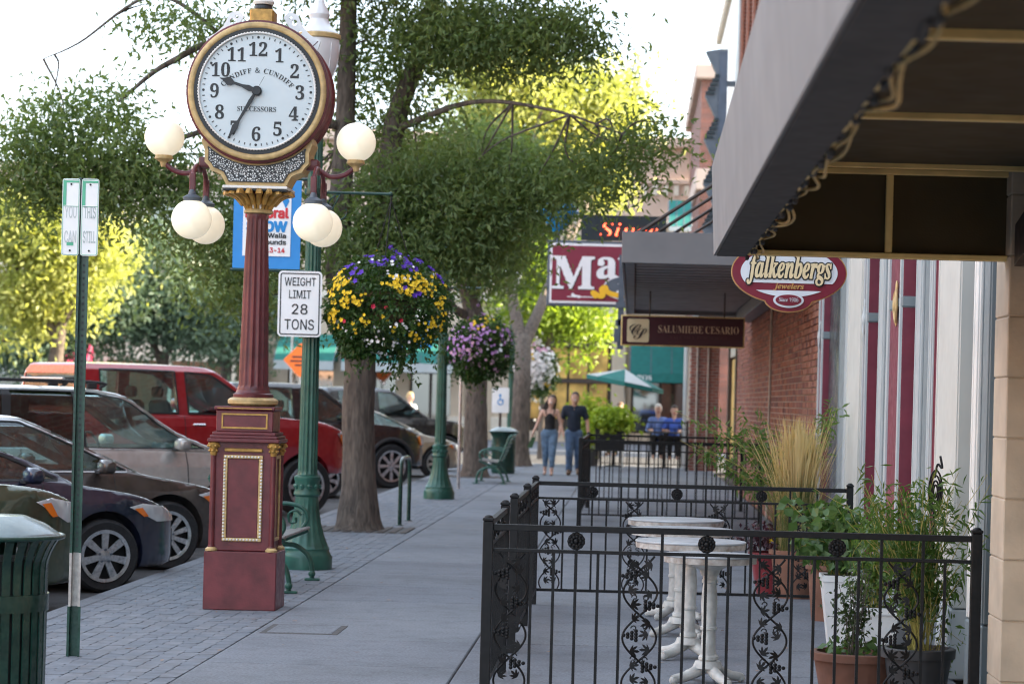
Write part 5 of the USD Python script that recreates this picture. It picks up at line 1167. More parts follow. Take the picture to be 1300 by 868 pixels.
def walker(label, loc, man, s):
    t = thing('person', label, 'person', loc)
    if man:
        J = {'pel': ((0, 0, .95), .115), 'wl': ((-.0, 0, 1.08), .118), 'ch': ((0, .0, 1.30), .128), 'shL': ((-.185, 0, 1.43), .062), 'shR': ((.185, 0, 1.43), .062), 'nk': ((0, 0, 1.49), .055), 'hd': ((.012, -.02, 1.585), .058),
             'elL': ((-.27, .02, 1.16), .044), 'wrL': ((-.30, -.05, .93), .031), 'elR': ((.285, .03, 1.16), .044), 'wrR': ((.31, -.03, .91), .031),
             'hpL': ((-.085, 0, .90), .10), 'knL': ((-.08, -.10, .50), .062), 'anL': ((-.085, -.02, .10), .043), 'hpR': ((.085, 0, .90), .10), 'knR': ((.095, .06, .50), .062), 'anR': ((.10, .28, .15), .043),
             'ttL': ((-.10, -.17, .045), .036), 'heL': ((-.085, .02, .045), .036), 'ttR': ((.11, .16, .05), .036), 'heR': ((.10, .30, .10), .036)}
    else:
        J = {'pel': ((0, 0, .93), .118), 'wl': ((-.0, 0, 1.07), .095), 'ch': ((0, .0, 1.26), .105), 'shL': ((-.155, 0, 1.37), .048), 'shR': ((.155, 0, 1.37), .048), 'nk': ((0, 0, 1.43), .043), 'hd': ((.03, -.02, 1.52), .05),
             'elL': ((-.25, .02, 1.13), .035), 'wrL': ((-.34, -.04, .92), .025), 'elR': ((.23, .02, 1.12), .035), 'wrR': ((.285, -.03, .92), .025),
             'hpL': ((-.08, 0, .88), .098), 'knL': ((-.075, .04, .48), .056), 'anL': ((-.085, .18, .12), .036), 'hpR': ((.08, 0, .88), .098), 'knR': ((.07, -.10, .48), .056), 'anR': ((.065, -.06, .08), .036),
             'ttL': ((-.095, .06, .035), .028), 'heL': ((-.085, .20, .07), .028), 'ttR': ((.06, -.20, .03), .028), 'heR': ((.065, -.03, .035), .028)}
    B = [('pel', 'wl'), ('wl', 'ch'), ('ch', 'shL'), ('ch', 'shR'), ('ch', 'nk'), ('shL', 'shR'), ('nk', 'hd'), ('shL', 'elL'), ('elL', 'wrL'), ('shR', 'elR'), ('elR', 'wrR'), ('pel', 'hpL'), ('pel', 'hpR'), ('hpL', 'hpR')]
    for q in 'LR': B += [('hp' + q, 'kn' + q), ('kn' + q, 'an' + q), ('an' + q, 'he' + q), ('he' + q, 'tt' + q)]
    BB = list(B)
    for q, sg in (('L', -1), ('R', 1)): hand_bones(J, BB, 'wr' + q, np.array(J['wr' + q][0]) - np.array(J['el' + q][0]), sg, 1.0 if man else .88, .25)
    sk = M['skin'] if man else M['skinf']
    obj('body', T(capsule_body(J, BB, .018, 5), (0, 0, 0)), sk, t, smooth=60)
    def grow(keys, g): return {k: (J[k][0], J[k][1] + g.get(k, g['*'])) for k in keys}
    leg = ['pel', 'hpL', 'hpR', 'knL', 'knR', 'anL', 'anR']; Jl = grow(leg, {'*': .016, 'knL': .022, 'knR': .022, 'anL': .028, 'anR': .028})
    if not man:
        for q in 'LR':
            a, k = np.array(J['an' + q][0]), np.array(J['kn' + q][0]); Jl['an' + q] = (a * .7 + k * .3, .056)
    jeans = obj('jeans', capsule_body(Jl, [('pel', 'hpL'), ('pel', 'hpR'), ('hpL', 'hpR'), ('hpL', 'knL'), ('hpR', 'knR'), ('knL', 'anL'), ('knR', 'anR')], .03), M['denim'] if man else M['denim2'], t, smooth=60)
    if man:
        Jt = grow(['pel', 'wl', 'ch', 'shL', 'shR', 'nk'], {'*': .022, 'nk': -.008, 'pel': .03, 'wl': .03, 'shL': .02, 'shR': .02}); Jt['pel'] = ((0, 0, .99), .142)
        for q in 'LR': a, b = np.array(J['sh' + q][0]), np.array(J['el' + q][0]); Jt['sl' + q] = (a * .35 + b * .65, .066)
        obj('t_shirt', capsule_body(Jt, [('pel', 'wl'), ('wl', 'ch'), ('ch', 'shL'), ('ch', 'shR'), ('shL', 'shR'), ('shL', 'slL'), ('shR', 'slR')], .03), M['navytee'], t, smooth=60)
        shoes = MB()
        for q in 'LR': shoes.add(capsule_body({'a': (J['he' + q][0], .048), 'b': (J['tt' + q][0], .046), 'c': (J['an' + q][0], .05)}, [('a', 'b'), ('a', 'c'), ('c', 'b')], .03))
        for m in shoes.m: obj('shoe', m, M['shoe'], t, smooth=60)
        head(t, (.012, -.03, 1.665), 1.08, .06, M['hairdark'], sk, False, .28)
    else:
        Jt = grow(['pel', 'wl', 'ch'], {'*': .016}); Jt['pel'] = ((0, 0, .98), .125); Jt['ch'] = ((0, 0, 1.25), .118)
        obj('tank_top', capsule_body(Jt, [('pel', 'wl'), ('wl', 'ch')], .03), M['blacktop'], t, smooth=60)
        for q in (-1, 1): obj('strap', tube(curve([(q * .08, -.10, 1.30), (q * .10, -.045, 1.41), (q * .10, .05, 1.40), (q * .08, .09, 1.28)], 5), .012, 6), M['blacktop'], t)
        for q in 'LR':
            x, y, z = J['kn' + q][0]; obj('ripped_knee', sphere((x, y - .052, z + .02), .03, 2, (1.1, .7, 1.3)), sk, jeans)
            obj('sandal', trimesh.util.concatenate([tube([J['he' + q][0] - np.array([0, 0, .022]), J['tt' + q][0] - np.array([0, 0, .02])], .03, 8)]), M['shoe'], t)
        head(t, (.035, -.03, 1.60), 1.0, .32, M['hairdark'], sk, True, .2)
    return t
walker('woman in black tank top and ripped jeans walking and laughing, head tilted', (-1.78, 51.9, 0), False, 1)
walker('man in navy t-shirt and blue jeans walking beside the woman', (-1.27, 52.3, 0), True, 1)
t = thing('hand_bag', 'small dark green bag in the free hand of the walking woman', 'bag', (-2.17, 51.86, .58))
obj('bag_body', MB().add(trimesh.convex.convex_hull(np.array([(-.09, -.04, 0), (.03, -.04, 0), (.10, -.03, .22), (.02, -.03, .24), (-.09, .04, 0), (.03, .04, 0), (.10, .03, .22), (.02, .03, .24)]))), M['greenbag'], t)
obj('bag_handle', tube(curve([(.03, 0, .23), (.04, 0, .30), (.075, 0, .31), (.09, 0, .22)], 5), .008, 6), M['greenbag'], t)

def diner(label, loc, shirt, hair, rz=0., standing=False):
    t = thing('person', label, 'person', loc, rz)
    z = .0 if not standing else .42
    J = {'pel': ((0, 0, .60 + z), .125), 'ch': ((0, 0, .92 + z), .125), 'shL': ((-.17, 0, 1.04 + z), .058), 'shR': ((.17, 0, 1.04 + z), .058), 'nk': ((0, 0, 1.11 + z), .05), 'hd': ((0, -.01, 1.2 + z), .055), 'elL': ((-.25, -.05, .80 + z), .042), 'wrL': ((-.14, -.27, .80 + z), .03), 'elR': ((.25, -.05, .80 + z), .042), 'wrR': ((.12, -.27, .80 + z), .03)}
    B = [('pel', 'ch'), ('ch', 'shL'), ('ch', 'shR'), ('shL', 'shR'), ('ch', 'nk'), ('nk', 'hd'), ('shL', 'elL'), ('elL', 'wrL'), ('shR', 'elR'), ('elR', 'wrR')]
    for q, sg in (('L', -1), ('R', 1)):
        h = (.09 * sg, 0, .58 + z)
        J['hp' + q] = (h, .09)
        if standing: J['kn' + q] = ((.09 * sg, -.02, .5), .06); J['an' + q] = ((.09 * sg, .02, .08), .042)
        else: J['kn' + q] = ((.10 * sg, -.42, .60), .062); J['an' + q] = ((.10 * sg, -.38, .16), .042)
        J['tt' + q] = ((J['an' + q][0][0], J['an' + q][0][1] - .15, J['an' + q][0][2] - .04), .035); B += [('pel', 'hp' + q), ('hp' + q, 'kn' + q), ('kn' + q, 'an' + q), ('an' + q, 'tt' + q)]
    BB = list(B)
    for q, sg in (('L', -1), ('R', 1)): hand_bones(J, BB, 'wr' + q, (0, -1, -.1), sg, 1.0, .2)
    obj('body', capsule_body(J, BB, .02, 4), M['skinf'], t, smooth=60)
    Jt = {k: (J[k][0], J[k][1] + .02) for k in ('pel', 'ch', 'shL', 'shR', 'elL', 'elR', 'wrL', 'wrR')}
    obj('shirt', capsule_body(Jt, [('pel', 'ch'), ('ch', 'shL'), ('ch', 'shR'), ('shL', 'shR'), ('shL', 'elL'), ('shR', 'elR')], .035), shirt, t, smooth=60)
    Jp = {k: (J[k][0], J[k][1] + .018) for k in ('hpL', 'hpR', 'knL', 'knR', 'anL', 'anR')}
    obj('trousers', capsule_body(Jp, [('hpL', 'hpR'), ('hpL', 'knL'), ('knL', 'anL'), ('hpR', 'knR'), ('knR', 'anR')], .035), M['blacktop'], t, smooth=60)
    head(t, (0, -.02, 1.31 + z), 1.05, 0, hair, M['skinf'])
    return t
diner('white haired person in light blue shirt seated at the corner cafe', (.63, 60.6, 0.14), M['lightblue'], M['hairgrey'])
diner('person in royal blue shirt seated at the right of the corner cafe', (1.03, 60.5, .12), M['royal'], M['hairdark'])
diner('brown haired person in white top seated at the left cafe table', (-.32, 61.2, .16), M['white'], M['shoe'], rz=-.5)
diner('blond person in white shirt standing beyond the far black pickup', (-6.1, 66, -.13), M['white'], M['hairblond'], rz=.9, standing=True)
# cafe furniture under the diners
for (x, y, lb) in ((.63, 60.75, 'black metal cafe chair under the white haired diner'), (1.03, 60.65, 'black metal cafe chair under the diner in royal blue'), (-.32, 61.32, 'black metal cafe chair under the diner by the lime green plants')):
    t = thing('cafe_chair', lb, 'chair', (x, y, 0)); obj('seat', box(-.21, .21, -.24, .2, .56, .60, .01), M['black'], t); obj('backrest', box(-.2, .2, .2, .225, .75, 1.05, .01), M['black'], t)
    for sx in (-1, 1):
        obj('leg', tube([(sx * .19, -.2, 0), (sx * .19, -.2, .56)], .014, 6), M['black'], t); obj('leg', tube([(sx * .19, .2, 0), (sx * .19, .22, 1.05)], .014, 6), M['black'], t)
for (x, y, lb) in ((.8, 59.9, 'black round cafe table in front of the blue shirted diners'), (-.45, 60.5, 'black round cafe table beside the lime green plants')):
    t = thing('cafe_table', lb, 'table', (x, y, 0)); obj('table_top', lathe([(.38, .86), (.4, .87), (.4, .89), (.38, .9)], 28), M['black'], t); obj('stem', tube([(0, 0, .02), (0, 0, .86)], .03, 8), M['black'], t); obj('foot', lathe([(.24, 0), (.24, .02), (.04, .04)], 20), M['black'], t)
# market umbrella
t = thing('market_umbrella', 'tilted teal and white market umbrella over the corner cafe', 'umbrella', (-.22, 59.6, 0))
obj('pole', tube([(0, 0, 0), (0, 0, 2.42)], .02, 8), M['creampaint'], t)
for k in range(8):
    a0, a1 = k * PI / 4, (k + 1) * PI / 4; Rr = .95
    tri = np.array([(0, 0, 2.42), (Rr * math.cos(a0), Rr * math.sin(a0), 2.10 - .17 * math.cos(a0)), (Rr * math.cos(a1), Rr * math.sin(a1), 2.10 - .17 * math.cos(a1))]); mid = tri.mean(0); hem = np.array([tri[1] - [0, 0, .10], tri[2] - [0, 0, .10]])
    c = obj('canopy_panel', trimesh.Trimesh(np.vstack([tri, tri - [0, 0, .012]]), [[0, 1, 2], [3, 5, 4]], process=False), M['tealfab'] if k % 2 else M['palegrey'], t); obj('hem', trimesh.Trimesh(np.vstack([tri[1:], hem]), [[0, 2, 1], [1, 2, 3]], process=False), M['tealfab'], c)
    obj('rib', tube([(0, 0, 2.40), tri[1] - [0, 0, .02]], .01, 5), M['framewood'], t)

# ================================================================ SIGNS OVER THE PAVEMENT
def ell(w, h, cx=0, cy=0): return affinity.translate(affinity.scale(Point(0, 0).buffer(1, 32), w / 2, h / 2), cx, cy)
M['signred'] = pm('sign_maroon', (.17, .012, .03), .4, var=.06); M['signblue'] = pm('sign_pale_blue', (.66, .72, .78), .4, var=.04); M['cream'] = pm('sign_cream', (.74, .62, .38), .45, var=.06); M['bronze'] = pm('sign_bronze', (.50, .28, .10), .4, .2, var=.1)
t = thing('jeweller_sign', 'oval maroon and white sign reading falkenbergs jewelers, hanging below the near awning', 'sign', (.825, 13.1, 2.325))
base = shapely.union_all([ell(.615, .335), ell(.25, .13, 0, -.145)]).buffer(-.01).buffer(.01)
obj('edge', stand(prism(base.buffer(.006), .03), 0, .02, 0), M['bronze'], t); obj('plate', stand(prism(base, .004), 0, -.0105, 0), M['signred'], t)
inn = ell(.525, .265); band = sbox(-.4, -.098, .4, -.058)
obj('field', stand(prism(inn.difference(band.buffer(.0)), .003), 0, -.0150, 0), M['signblue'], t)
tp = text_poly('falkenbergs', .125, 'italic', .0, .455); tp = affinity.translate(tp, 0, -.03)
obj('letter_shadow', stand(prism(tp.buffer(.0085), .003), 0, -.0185, 0), M['ink'], t); obj('lettering', stand(prism(tp.buffer(.0018), .004), 0, -.022, 0), M['cream'], t)
obj('lettering', lettering('jewelers', .031, 0, -.0187, -.0885, .003, 'italic', .0006, .165), M['bronze'], t)
obj('lower_field', stand(prism(ell(.165, .082, 0, -.15), .003), 0, -.0187, 0), M['signblue'], t); obj('lower_oval', stand(prism(ell(.14, .06, 0, -.15), .003), 0, -.022, 0), M['signred'], t)
obj('lettering', lettering('Since 1906', .021, 0, -.0255, -.158, .003, 'italic', 0, .105), M['signblue'], t)
for x in (-.2, .2): obj('hanger', tube([(x, .0, .12), (x, .0, .62)], .006, 6), M['black'], t)
obj('hanger_arm', tube([(-.3, 0, .6), (1.2, 0, .6)], .018, 8), M['black'], t)

t = thing('deli_sign', 'long maroon board reading SALUMIERE CESARIO under the ribbed metal canopy', 'sign', (.67, 34, 2.615))
obj('frame', box(-.87, .87, -.03, .03, -.215, .215, .006), M['strut'], t); obj('board', box(-.85, .85, -.038, -.0305, -.197, .197), pm('oxblood_board', (.055, .006, .012), .5, var=.1), t)
obj('monogram_panel', stand(prism(sbox(-.155, -.165, .155, .165).buffer(-.03).buffer(.03), .006), -.63, -.0385, 0), M['cream'], t)
obj('monogram', MB().add(lettering('C', .17, -.67, -.045, -.06, .003, 'script', -.001), lettering('S', .17, -.60, -.0455, -.12, .003, 'script', -.001)), M['framewood'], t)
obj('lettering', lettering('SALUMIERE CESARIO', .105, .22, -.0385, -.02, .003, 'serif', -.0015, 1.13), pm('sign_tan_letters', (.66, .48, .32), .5, var=.1), t)
obj('lettering', lettering('SALUMI E FORMAGGI', .05, .22, -.0385, -.105, .003, 'serif', -.001, .8), pm('sign_faint_letters', (.10, .03, .03), .5, var=.1), t)

t = thing('jewellery_blade_sign', 'big maroon sign with white letters Mar and a yellow ring, beyond the metal canopy', 'sign', (-1.58, 44, 3.38))
obj('cabinet', box(-.05, 2.3, .0, .25, -.05, 1.14, .01), M['slate'], t); obj('border', box(0, 2.25, -.012, -.001, 0, 1.09), M['signwhite'], t); f = obj('field', box(.04, 2.21, -.02, -.0125, .045, 1.045), pm('sign_crimson', (.20, .018, .04), .4, var=.06), t)
M['letterw'] = M['signwhite']
def two(name, p, x, z, dx=.014):
    obj(name + '_shadow', stand(prism(affinity.translate(p, dx, -dx), .004), x, -.0205, z), M['ink'], f); obj(name, stand(prism(p, .006), x, -.025, z), M['letterw'], f)
two('letter', text_poly('M', .60, 'serif', .012), .43, .27); two('letter', text_poly('a', .56, 'serif', .01), 1.04, .47); two('letter', text_poly('r', .56, 'serif', .01), 1.40, .47)
oval = ell(.9, .42, 1.45, .3); obj('oval_edge', stand(prism(oval.buffer(.02), .004), 0, -.0315, 0), M['signwhite'], f); obj('oval', stand(prism(oval, .004), 0, -.036, 0), M['slate'], f); obj('letter', lettering('J', .16, 1.28, -.0405, .22, .004, 'serif', .004), M['letterw'], f)
yl = shapely.LineString(curve([(.84, .14), (.80, .2), (.92, .14), (.98, .16), (.95, .26), (1.02, .30), (1.06, .22), (1.2, .17), (1.5, .15)], 8)).buffer(.045)
obj('ring_ornament', stand(prism(yl, .006), 0, -.0415, 0), pm('sign_yellow', (.85, .48, .02), .4, var=.05), f)
fl = shapely.union_all([sbox(.33, .11, .85, .125), ell(.1, .05, .47, .13), ell(.06, .07, .43, .15), ell(.07, .05, .54, .12)]); obj('flourish', stand(prism(fl, .004), 0, -.0205, 0), M['letterw'], f)
obj('neon_board', box(.55, 2.1, .06, .14, 1.16, 1.62), M['slatelouver'], t)
neon = pm('neon_red', (1.0, .10, .04), .3, var=.02, emit=1.2)
npoly = text_poly('Since', .25, 'italic', -.008, 1.05); obj('neon_letters', stand(prism(npoly, .03), 1.42, .055, 1.24), neon, t)
gem = trimesh.convex.convex_hull(np.array([(0, 0, -.42)] + [(.40 * math.cos(a), .16 * math.sin(a), .05) for a in np.arange(8) * PI / 4 + .2] + [(.24 * math.cos(a), .10 * math.sin(a), .2) for a in np.arange(8) * PI / 4]))
obj('gem_ornament', T(gem, (.12, .12, 1.62)), pm('gem_blue', (.01, .20, .42), .15, .2, var=.2, scale=3, coat=.6), t)
obj('gem_post', tube([(.12, .12, 1.1), (.12, .12, 1.3)], .04, 8), M['slate'], t)
obj('wall_arm', MB().box(2.3, 3.55, .08, .16, .2, .28).box(2.3, 3.55, .08, .16, .85, .93), M['slate'], t)
awning('teal_awning', 1.0, 1.72, 'small teal window awning high on the far brick corner building', M['tealfab'], z0=7.3, z1=8.2, out=.9, y=78.7, val=.15)

# ================================================================ CAFE TABLES
M['tabletop'] = pm('sky_tinted_table_top', (.42, .44, .46), .35, var=.1, scale=3, coat=.2); M['tableedge'] = pm('worn_table_edge', (.26, .21, .17), .8, scale=18, col2=(.55, .52, .48)); M['castwhite'] = pm('chipped_white_paint', (.52, .52, .49), .6, scale=14, var=.22, detail=9, bump=.25)  # table top: sky reflection painted in as pale blue-grey
def table(loc, r, label, rz):
    t = thing('pedestal_table', label, 'table', loc, rz, group='white pedestal tables on the patio')
    tp = obj('table_top', lathe([(r - .004, .728), (r, .732), (r, .739), (r - .006, .742)], 48), M['tabletop'], t, smooth=30); obj('edge_band', lathe([(r - .03, .690), (r - .004, .694), (r - .002, .727), (r - .03, .7275)], 48), M['tableedge'], tp, smooth=30)
    obj('bracket', lathe([(.05, .62), (.06, .65), (.12, .685), (.14, .69)], 24), M['castwhite'], t, smooth=40)
    obj('pedestal', lathe([(.046, .13), (.055, .14), (.055, .155), (.044, .165), (.042, .20), (.040, .30), (.041, .305), (.048, .31), (.048, .325), (.041, .33), (.044, .40), (.047, .47), (.042, .54), (.038, .575), (.046, .58), (.046, .595), (.04, .60), (.042, .62)], 28), M['castwhite'], t, smooth=40)
    obj('collar', lathe([(.072, .30 - .17), (.085, .10), (.09, .09), (.05, .08)][::-1], 24), M['castwhite'], t, smooth=40)
    for k in range(4):
        a = k * PI / 2 + .5; P = curve([(.03, 0, .09), (.09, 0, .065), (.15, 0, .042), (.20, 0, .035), (.23, 0, .03)], 5); c, s = math.cos(a), math.sin(a)
        m = tube([(x * c, x * s, z) for x, y, z in P], np.linspace(.036, .024, len(P)), 10); obj('foot', MB().add(m, sphere((.222 * c, .222 * s, .024), .028, 2, (1, 1, .85))), M['castwhite'], t, smooth=50)
    return t
for (x, y, r, lb, a) in ((.466, 13.9, .27, 'white pedestal table nearest the front patio fence', 0), (.385, 15.25, .35, 'white pedestal table second from the front patio fence', .3), (.36, 16.7, .352, 'white pedestal table third from the front patio fence', .1), (.34, 18.05, .36, 'white pedestal table at the back, nearest the rear patio fence', .5)): table((x, y, 0), r, lb, a)

# ================================================================ LEAVES
def unit(v): return v / (np.linalg.norm(v, axis=1, keepdims=True) + 1e-9)
def leaves(P, size, width, droop=.3, out=None, outw=.5, flat=0.):
    """many small leaves at points P: each two folded triangles."""
    n = len(P); d = rng.normal(size=(n, 3)); d[:, 2] -= droop
    if out is not None: d = unit(d) + out * outw
    d = unit(d); s = unit(np.cross(d, rng.normal(size=(n, 3)))); up = np.cross(s, d)
    L = (size * rng.uniform(.65, 1.25, n))[:, None]; W = L * width / size if np.isscalar(width) else width[:, None]
    a = P; tip = P + d * L - np.array([0, 0, 1]) * L * .12; mid = P + d * L * .45
    l = mid + s * W / 2 + up * L * .07; r = mid - s * W / 2 + up * L * .07
    V = np.stack([a, r, tip, l], 1).reshape(-1, 3); k = np.arange(n)[:, None] * 4
    return trimesh.Trimesh(V, np.vstack([k + [0, 1, 2], k + [0, 2, 3]]), process=False)
def blob_points(blobs, n, clump=.22, per=26, seed=1):
    """points in clumps spread through ellipsoids (centre, radii, weight)."""
    g = np.random.default_rng(seed); w = np.array([b[2] * b[1][0] * b[1][1] * b[1][2] ** .5 for b in blobs]); w = w / w.sum(); out = []
    for (c, r, _), f in zip(blobs, w):
        m = max(3, int(n * f / per)); u = g.normal(size=(m, 3)); u /= np.linalg.norm(u, axis=1, keepdims=True); u *= (g.uniform(.12, 1.0, m) ** .5)[:, None]
        C = np.array(c) + u * np.array(r) * g.uniform(.85, 1.12, (m, 1))
        keep = meshkit.noise(C * 1.1 + 31, 3) > .36; C = C[keep]
        sz = clump * g.uniform(.6, 1.5, len(C))
        q = g.normal(size=(len(C), per, 3)) * sz[:, None, None] * np.array([1, 1, .6]); q[:, :, 2] -= (np.abs(q[:, :, 0]) + np.abs(q[:, :, 1])) * .25
        out.append((C[:, None] + q).reshape(-1, 3))
    return np.vstack(out)
M['bark'] = usdkit.material(stage, '/World/Looks/grey_brown_bark', {'tc': ('texture_coordinate', {}), 'mp': ('mapping', {'scale': (14, 14, 3)}), 'n': ('noise_texture', {'scale': 1.6, 'detail': 8, 'distortion': .6}), 'r': ('rgb_ramp', {'ramp': [(.3, (.05, .04, .034)), (.7, (.155, .125, .10))]}), 'b': ('bump', {'strength': .8, 'distance': .03}), 'p': ('principled_bsdf', {'roughness': .95})},
    [('tc.object', 'mp.vector'), ('mp.vector', 'n.vector'), ('n.fac', 'r.fac'), ('r.color', 'p.base_color'), ('n.fac', 'b.height'), ('b.normal', 'p.normal')], surface='p.BSDF')
M['leafdark'] = leafm('ash_leaves', (.10, .165, .06), (.20, .28, .10), (.34, .41, .14), .5, 1.1)
M['leaflit'] = leafm('sun_brightened_leaves', (.34, .40, .12), (.55, .57, .22), (.70, .68, .32), .58, .6)  # strong sun painted in: leaf colour far brighter than real foliage
M['leaflime'] = leafm('lime_leaves', (.15, .25, .035), (.29, .40, .05), (.46, .50, .08), .55, .6)
M['leafblue'] = leafm('hazed_blue_green_leaves', (.10, .16, .115), (.15, .22, .15), (.22, .28, .18), .4, .5)  # distance haze painted in as a paler leaf colour, without any haze volume
def px(x, y, D):                                        # a point of the picture's grid taken to the distance D along the street
    dx, dy = x - 804, y - 511; U, V = dx * cr + dy * sr, -dx * sr + dy * cr
    return (U * D / 3069, D, 1.6 - V * D / 3069)
def bl(x, y, rx, ry, D, w=1., dr=None): s = 3069 / D; return (px(x, y, D), (rx / s, dr or max(rx, ry) / s * .8, ry / s), w)
def tree(name, label, base, trunk, limbs, blobs, n, mat, leaf, wid, clump, per=26, seed=1, cat='tree', group=None, twigs=40, droop=.35):
    t = thing(name, label, cat, (0, 0, 0), group=group)
    P = curve([(a, b, c) for a, b, c, r in trunk], 8); R = np.interp(np.linspace(0, 1, len(P)), np.linspace(0, 1, len(trunk)), [q[3] for q in trunk])
    m = tube(P, R, 28); v = m.vertices; v += (meshkit.fbm(v * np.array([7, 7, 1.5]), 4, 5)[:, None] - .5) * .07 * np.minimum(1, R.max() / .2) * np.array([1, 1, 0]); m.vertices = v
    obj('trunk', m, M['bark'], t, smooth=60)
    g = np.random.default_rng(seed + 50); tips = []
    for L in limbs:
        P = curve([q[:3] for q in L], 8); R = np.interp(np.linspace(0, 1, len(P)), np.linspace(0, 1, len(L)), [q[3] for q in L]); obj('limb', tube(P, R, 12), M['bark'], t, smooth=60)
        tips += [P[i] for i in range(len(P) // 2, len(P), 3)]
    pts = blob_points(blobs, n, clump, per, seed)
    tw = MB(); tips = np.array(tips) if tips else np.array([trunk[-1][:3]])
    for k in range(twigs):
        b = blobs[g.integers(len(blobs))]; u = g.normal(size=3); u /= np.linalg.norm(u); e = np.array(b[0]) + u * np.array(b[1]) * g.uniform(.3, .95); a = tips[np.argmin(np.linalg.norm(tips - e, axis=1) + g.uniform(0, 1, len(tips)))]
        if np.linalg.norm(a - e) > (1.5 if leaf < .15 else 2.6): continue
        mid = (a + e) / 2 + g.normal(size=3) * .07 + np.array([0, 0, .03]); tw.add(tube(curve([a, mid, e], 5), np.linspace(.016, .005, 11) * (1 if leaf < .15 else 1.8), 5))
    obj('twigs', tw, M['bark'], t, kind='stuff')
    obj('crown', leaves(pts, leaf, wid, droop), mat, t, kind='stuff')
    return t
# --- the street tree by the pavement
X0, D0 = -3.25, 28.9
lim = [[(*px(452, 445, 28.9), .20), (*px(432, 360, 28.9), .17), (*px(430, 300, 28.9), .15), (*px(438, 160, 29.1), .12), (*px(443, 0, 29.2), .10), (*px(450, -160, 29.2), .06)],
       [(*px(462, 440, 28.9), .20), (*px(482, 320, 29.0), .16), (*px(500, 165, 29.3), .13), (*px(526, 85, 29.4), .11), (*px(548, 8, 29.5), .09), (*px(590, -130, 29.6), .05)],
       [(*px(430, 300, 28.9), .09), (*px(380, 205, 28.5), .07), (*px(300, 60, 28.2), .05), (*px(215, 80, 28.0), .035), (*px(150, 130, 27.9), .015)],
       [(*px(500, 165, 29.3), .05), (*px(600, 130, 28.6), .028), (*px(700, 140, 28.3), .018), (*px(790, 170, 28.1), .008)],
       [(*px(438, 160, 29.1), .06), (*px(330, 150, 28.4), .045), (*px(230, 175, 28.2), .03), (*px(120, 210, 28.2), .015)],
       [(*px(526, 85, 29.4), .06), (*px(620, 40, 29), .04), (*px(720, 30, 28.8), .02)],
       [(*px(300, 60, 28.2), .03), (*px(200, -5, 28.1), .022), (*px(100, 55, 28.0), .012), (*px(55, 75, 28), .006)],
       [(*px(452, 425, 28.85), .12), (*px(432, 418, 28.6), .11), (*px(424, 408, 28.5), .10)]]
bb = [bl(555, 242, 115, 66, 28.6), bl(500, 300, 85, 42, 28.4), bl(632, 240, 76, 42, 28.6), bl(712, 228, 60, 34, 28.6), bl(772, 200, 60, 36, 28.6), bl(825, 160, 42, 34, 28.6), bl(590, 310, 85, 34, 28.8, .8), bl(480, 325, 55, 22, 28.3, .8), bl(300, 372, 45, 18, 28.3, .7),
      bl(620, 35, 130, 52, 28.8), bl(720, 40, 60, 34, 28.8, .9), bl(490, 60, 85, 75, 29.5, .5), bl(470, 190, 60, 70, 29.6, .7), bl(540, 140, 50, 30, 29.2, .35),
      bl(255, 55, 75, 45, 28.2, .55), bl(215, 20, 50, 26, 28.2, .5), bl(340, 70, 60, 70, 29.6, .5), bl(215, 210, 62, 55, 28.2, .75), bl(270, 275, 62, 58, 28.4, .9), bl(300, 345, 52, 30, 28.4, .8), bl(350, 300, 60, 60, 29.4, .7),
      bl(110, 175, 92, 72, 28.0, .95), bl(35, 195, 70, 58, 28.0, .9), bl(150, 235, 70, 40, 28.1, .8), bl(60, 245, 60, 22, 28.0, .6), bl(185, 130, 42, 40, 28.1, .6), bl(420, 270, 55, 60, 29.5, .8), bl(560, -90, 260, 70, 29, .5), bl(330, -80, 150, 60, 29, .4)]
tree('street_tree', 'big street tree by the kerb between the two nearest lamp posts with a spreading crown', None,
     [(-3.25, 28.9, -.02, .32), (-3.25, 28.9, .12, .26), (-3.25, 28.9, .5, .21), (-3.27, 28.9, 1.2, .185), (-3.28, 28.9, 1.9, .18), (*px(455, 430, 28.9), .195)], lim, bb, 100000, M['leafdark'], .10, .036, .23, 22, 3, twigs=70)
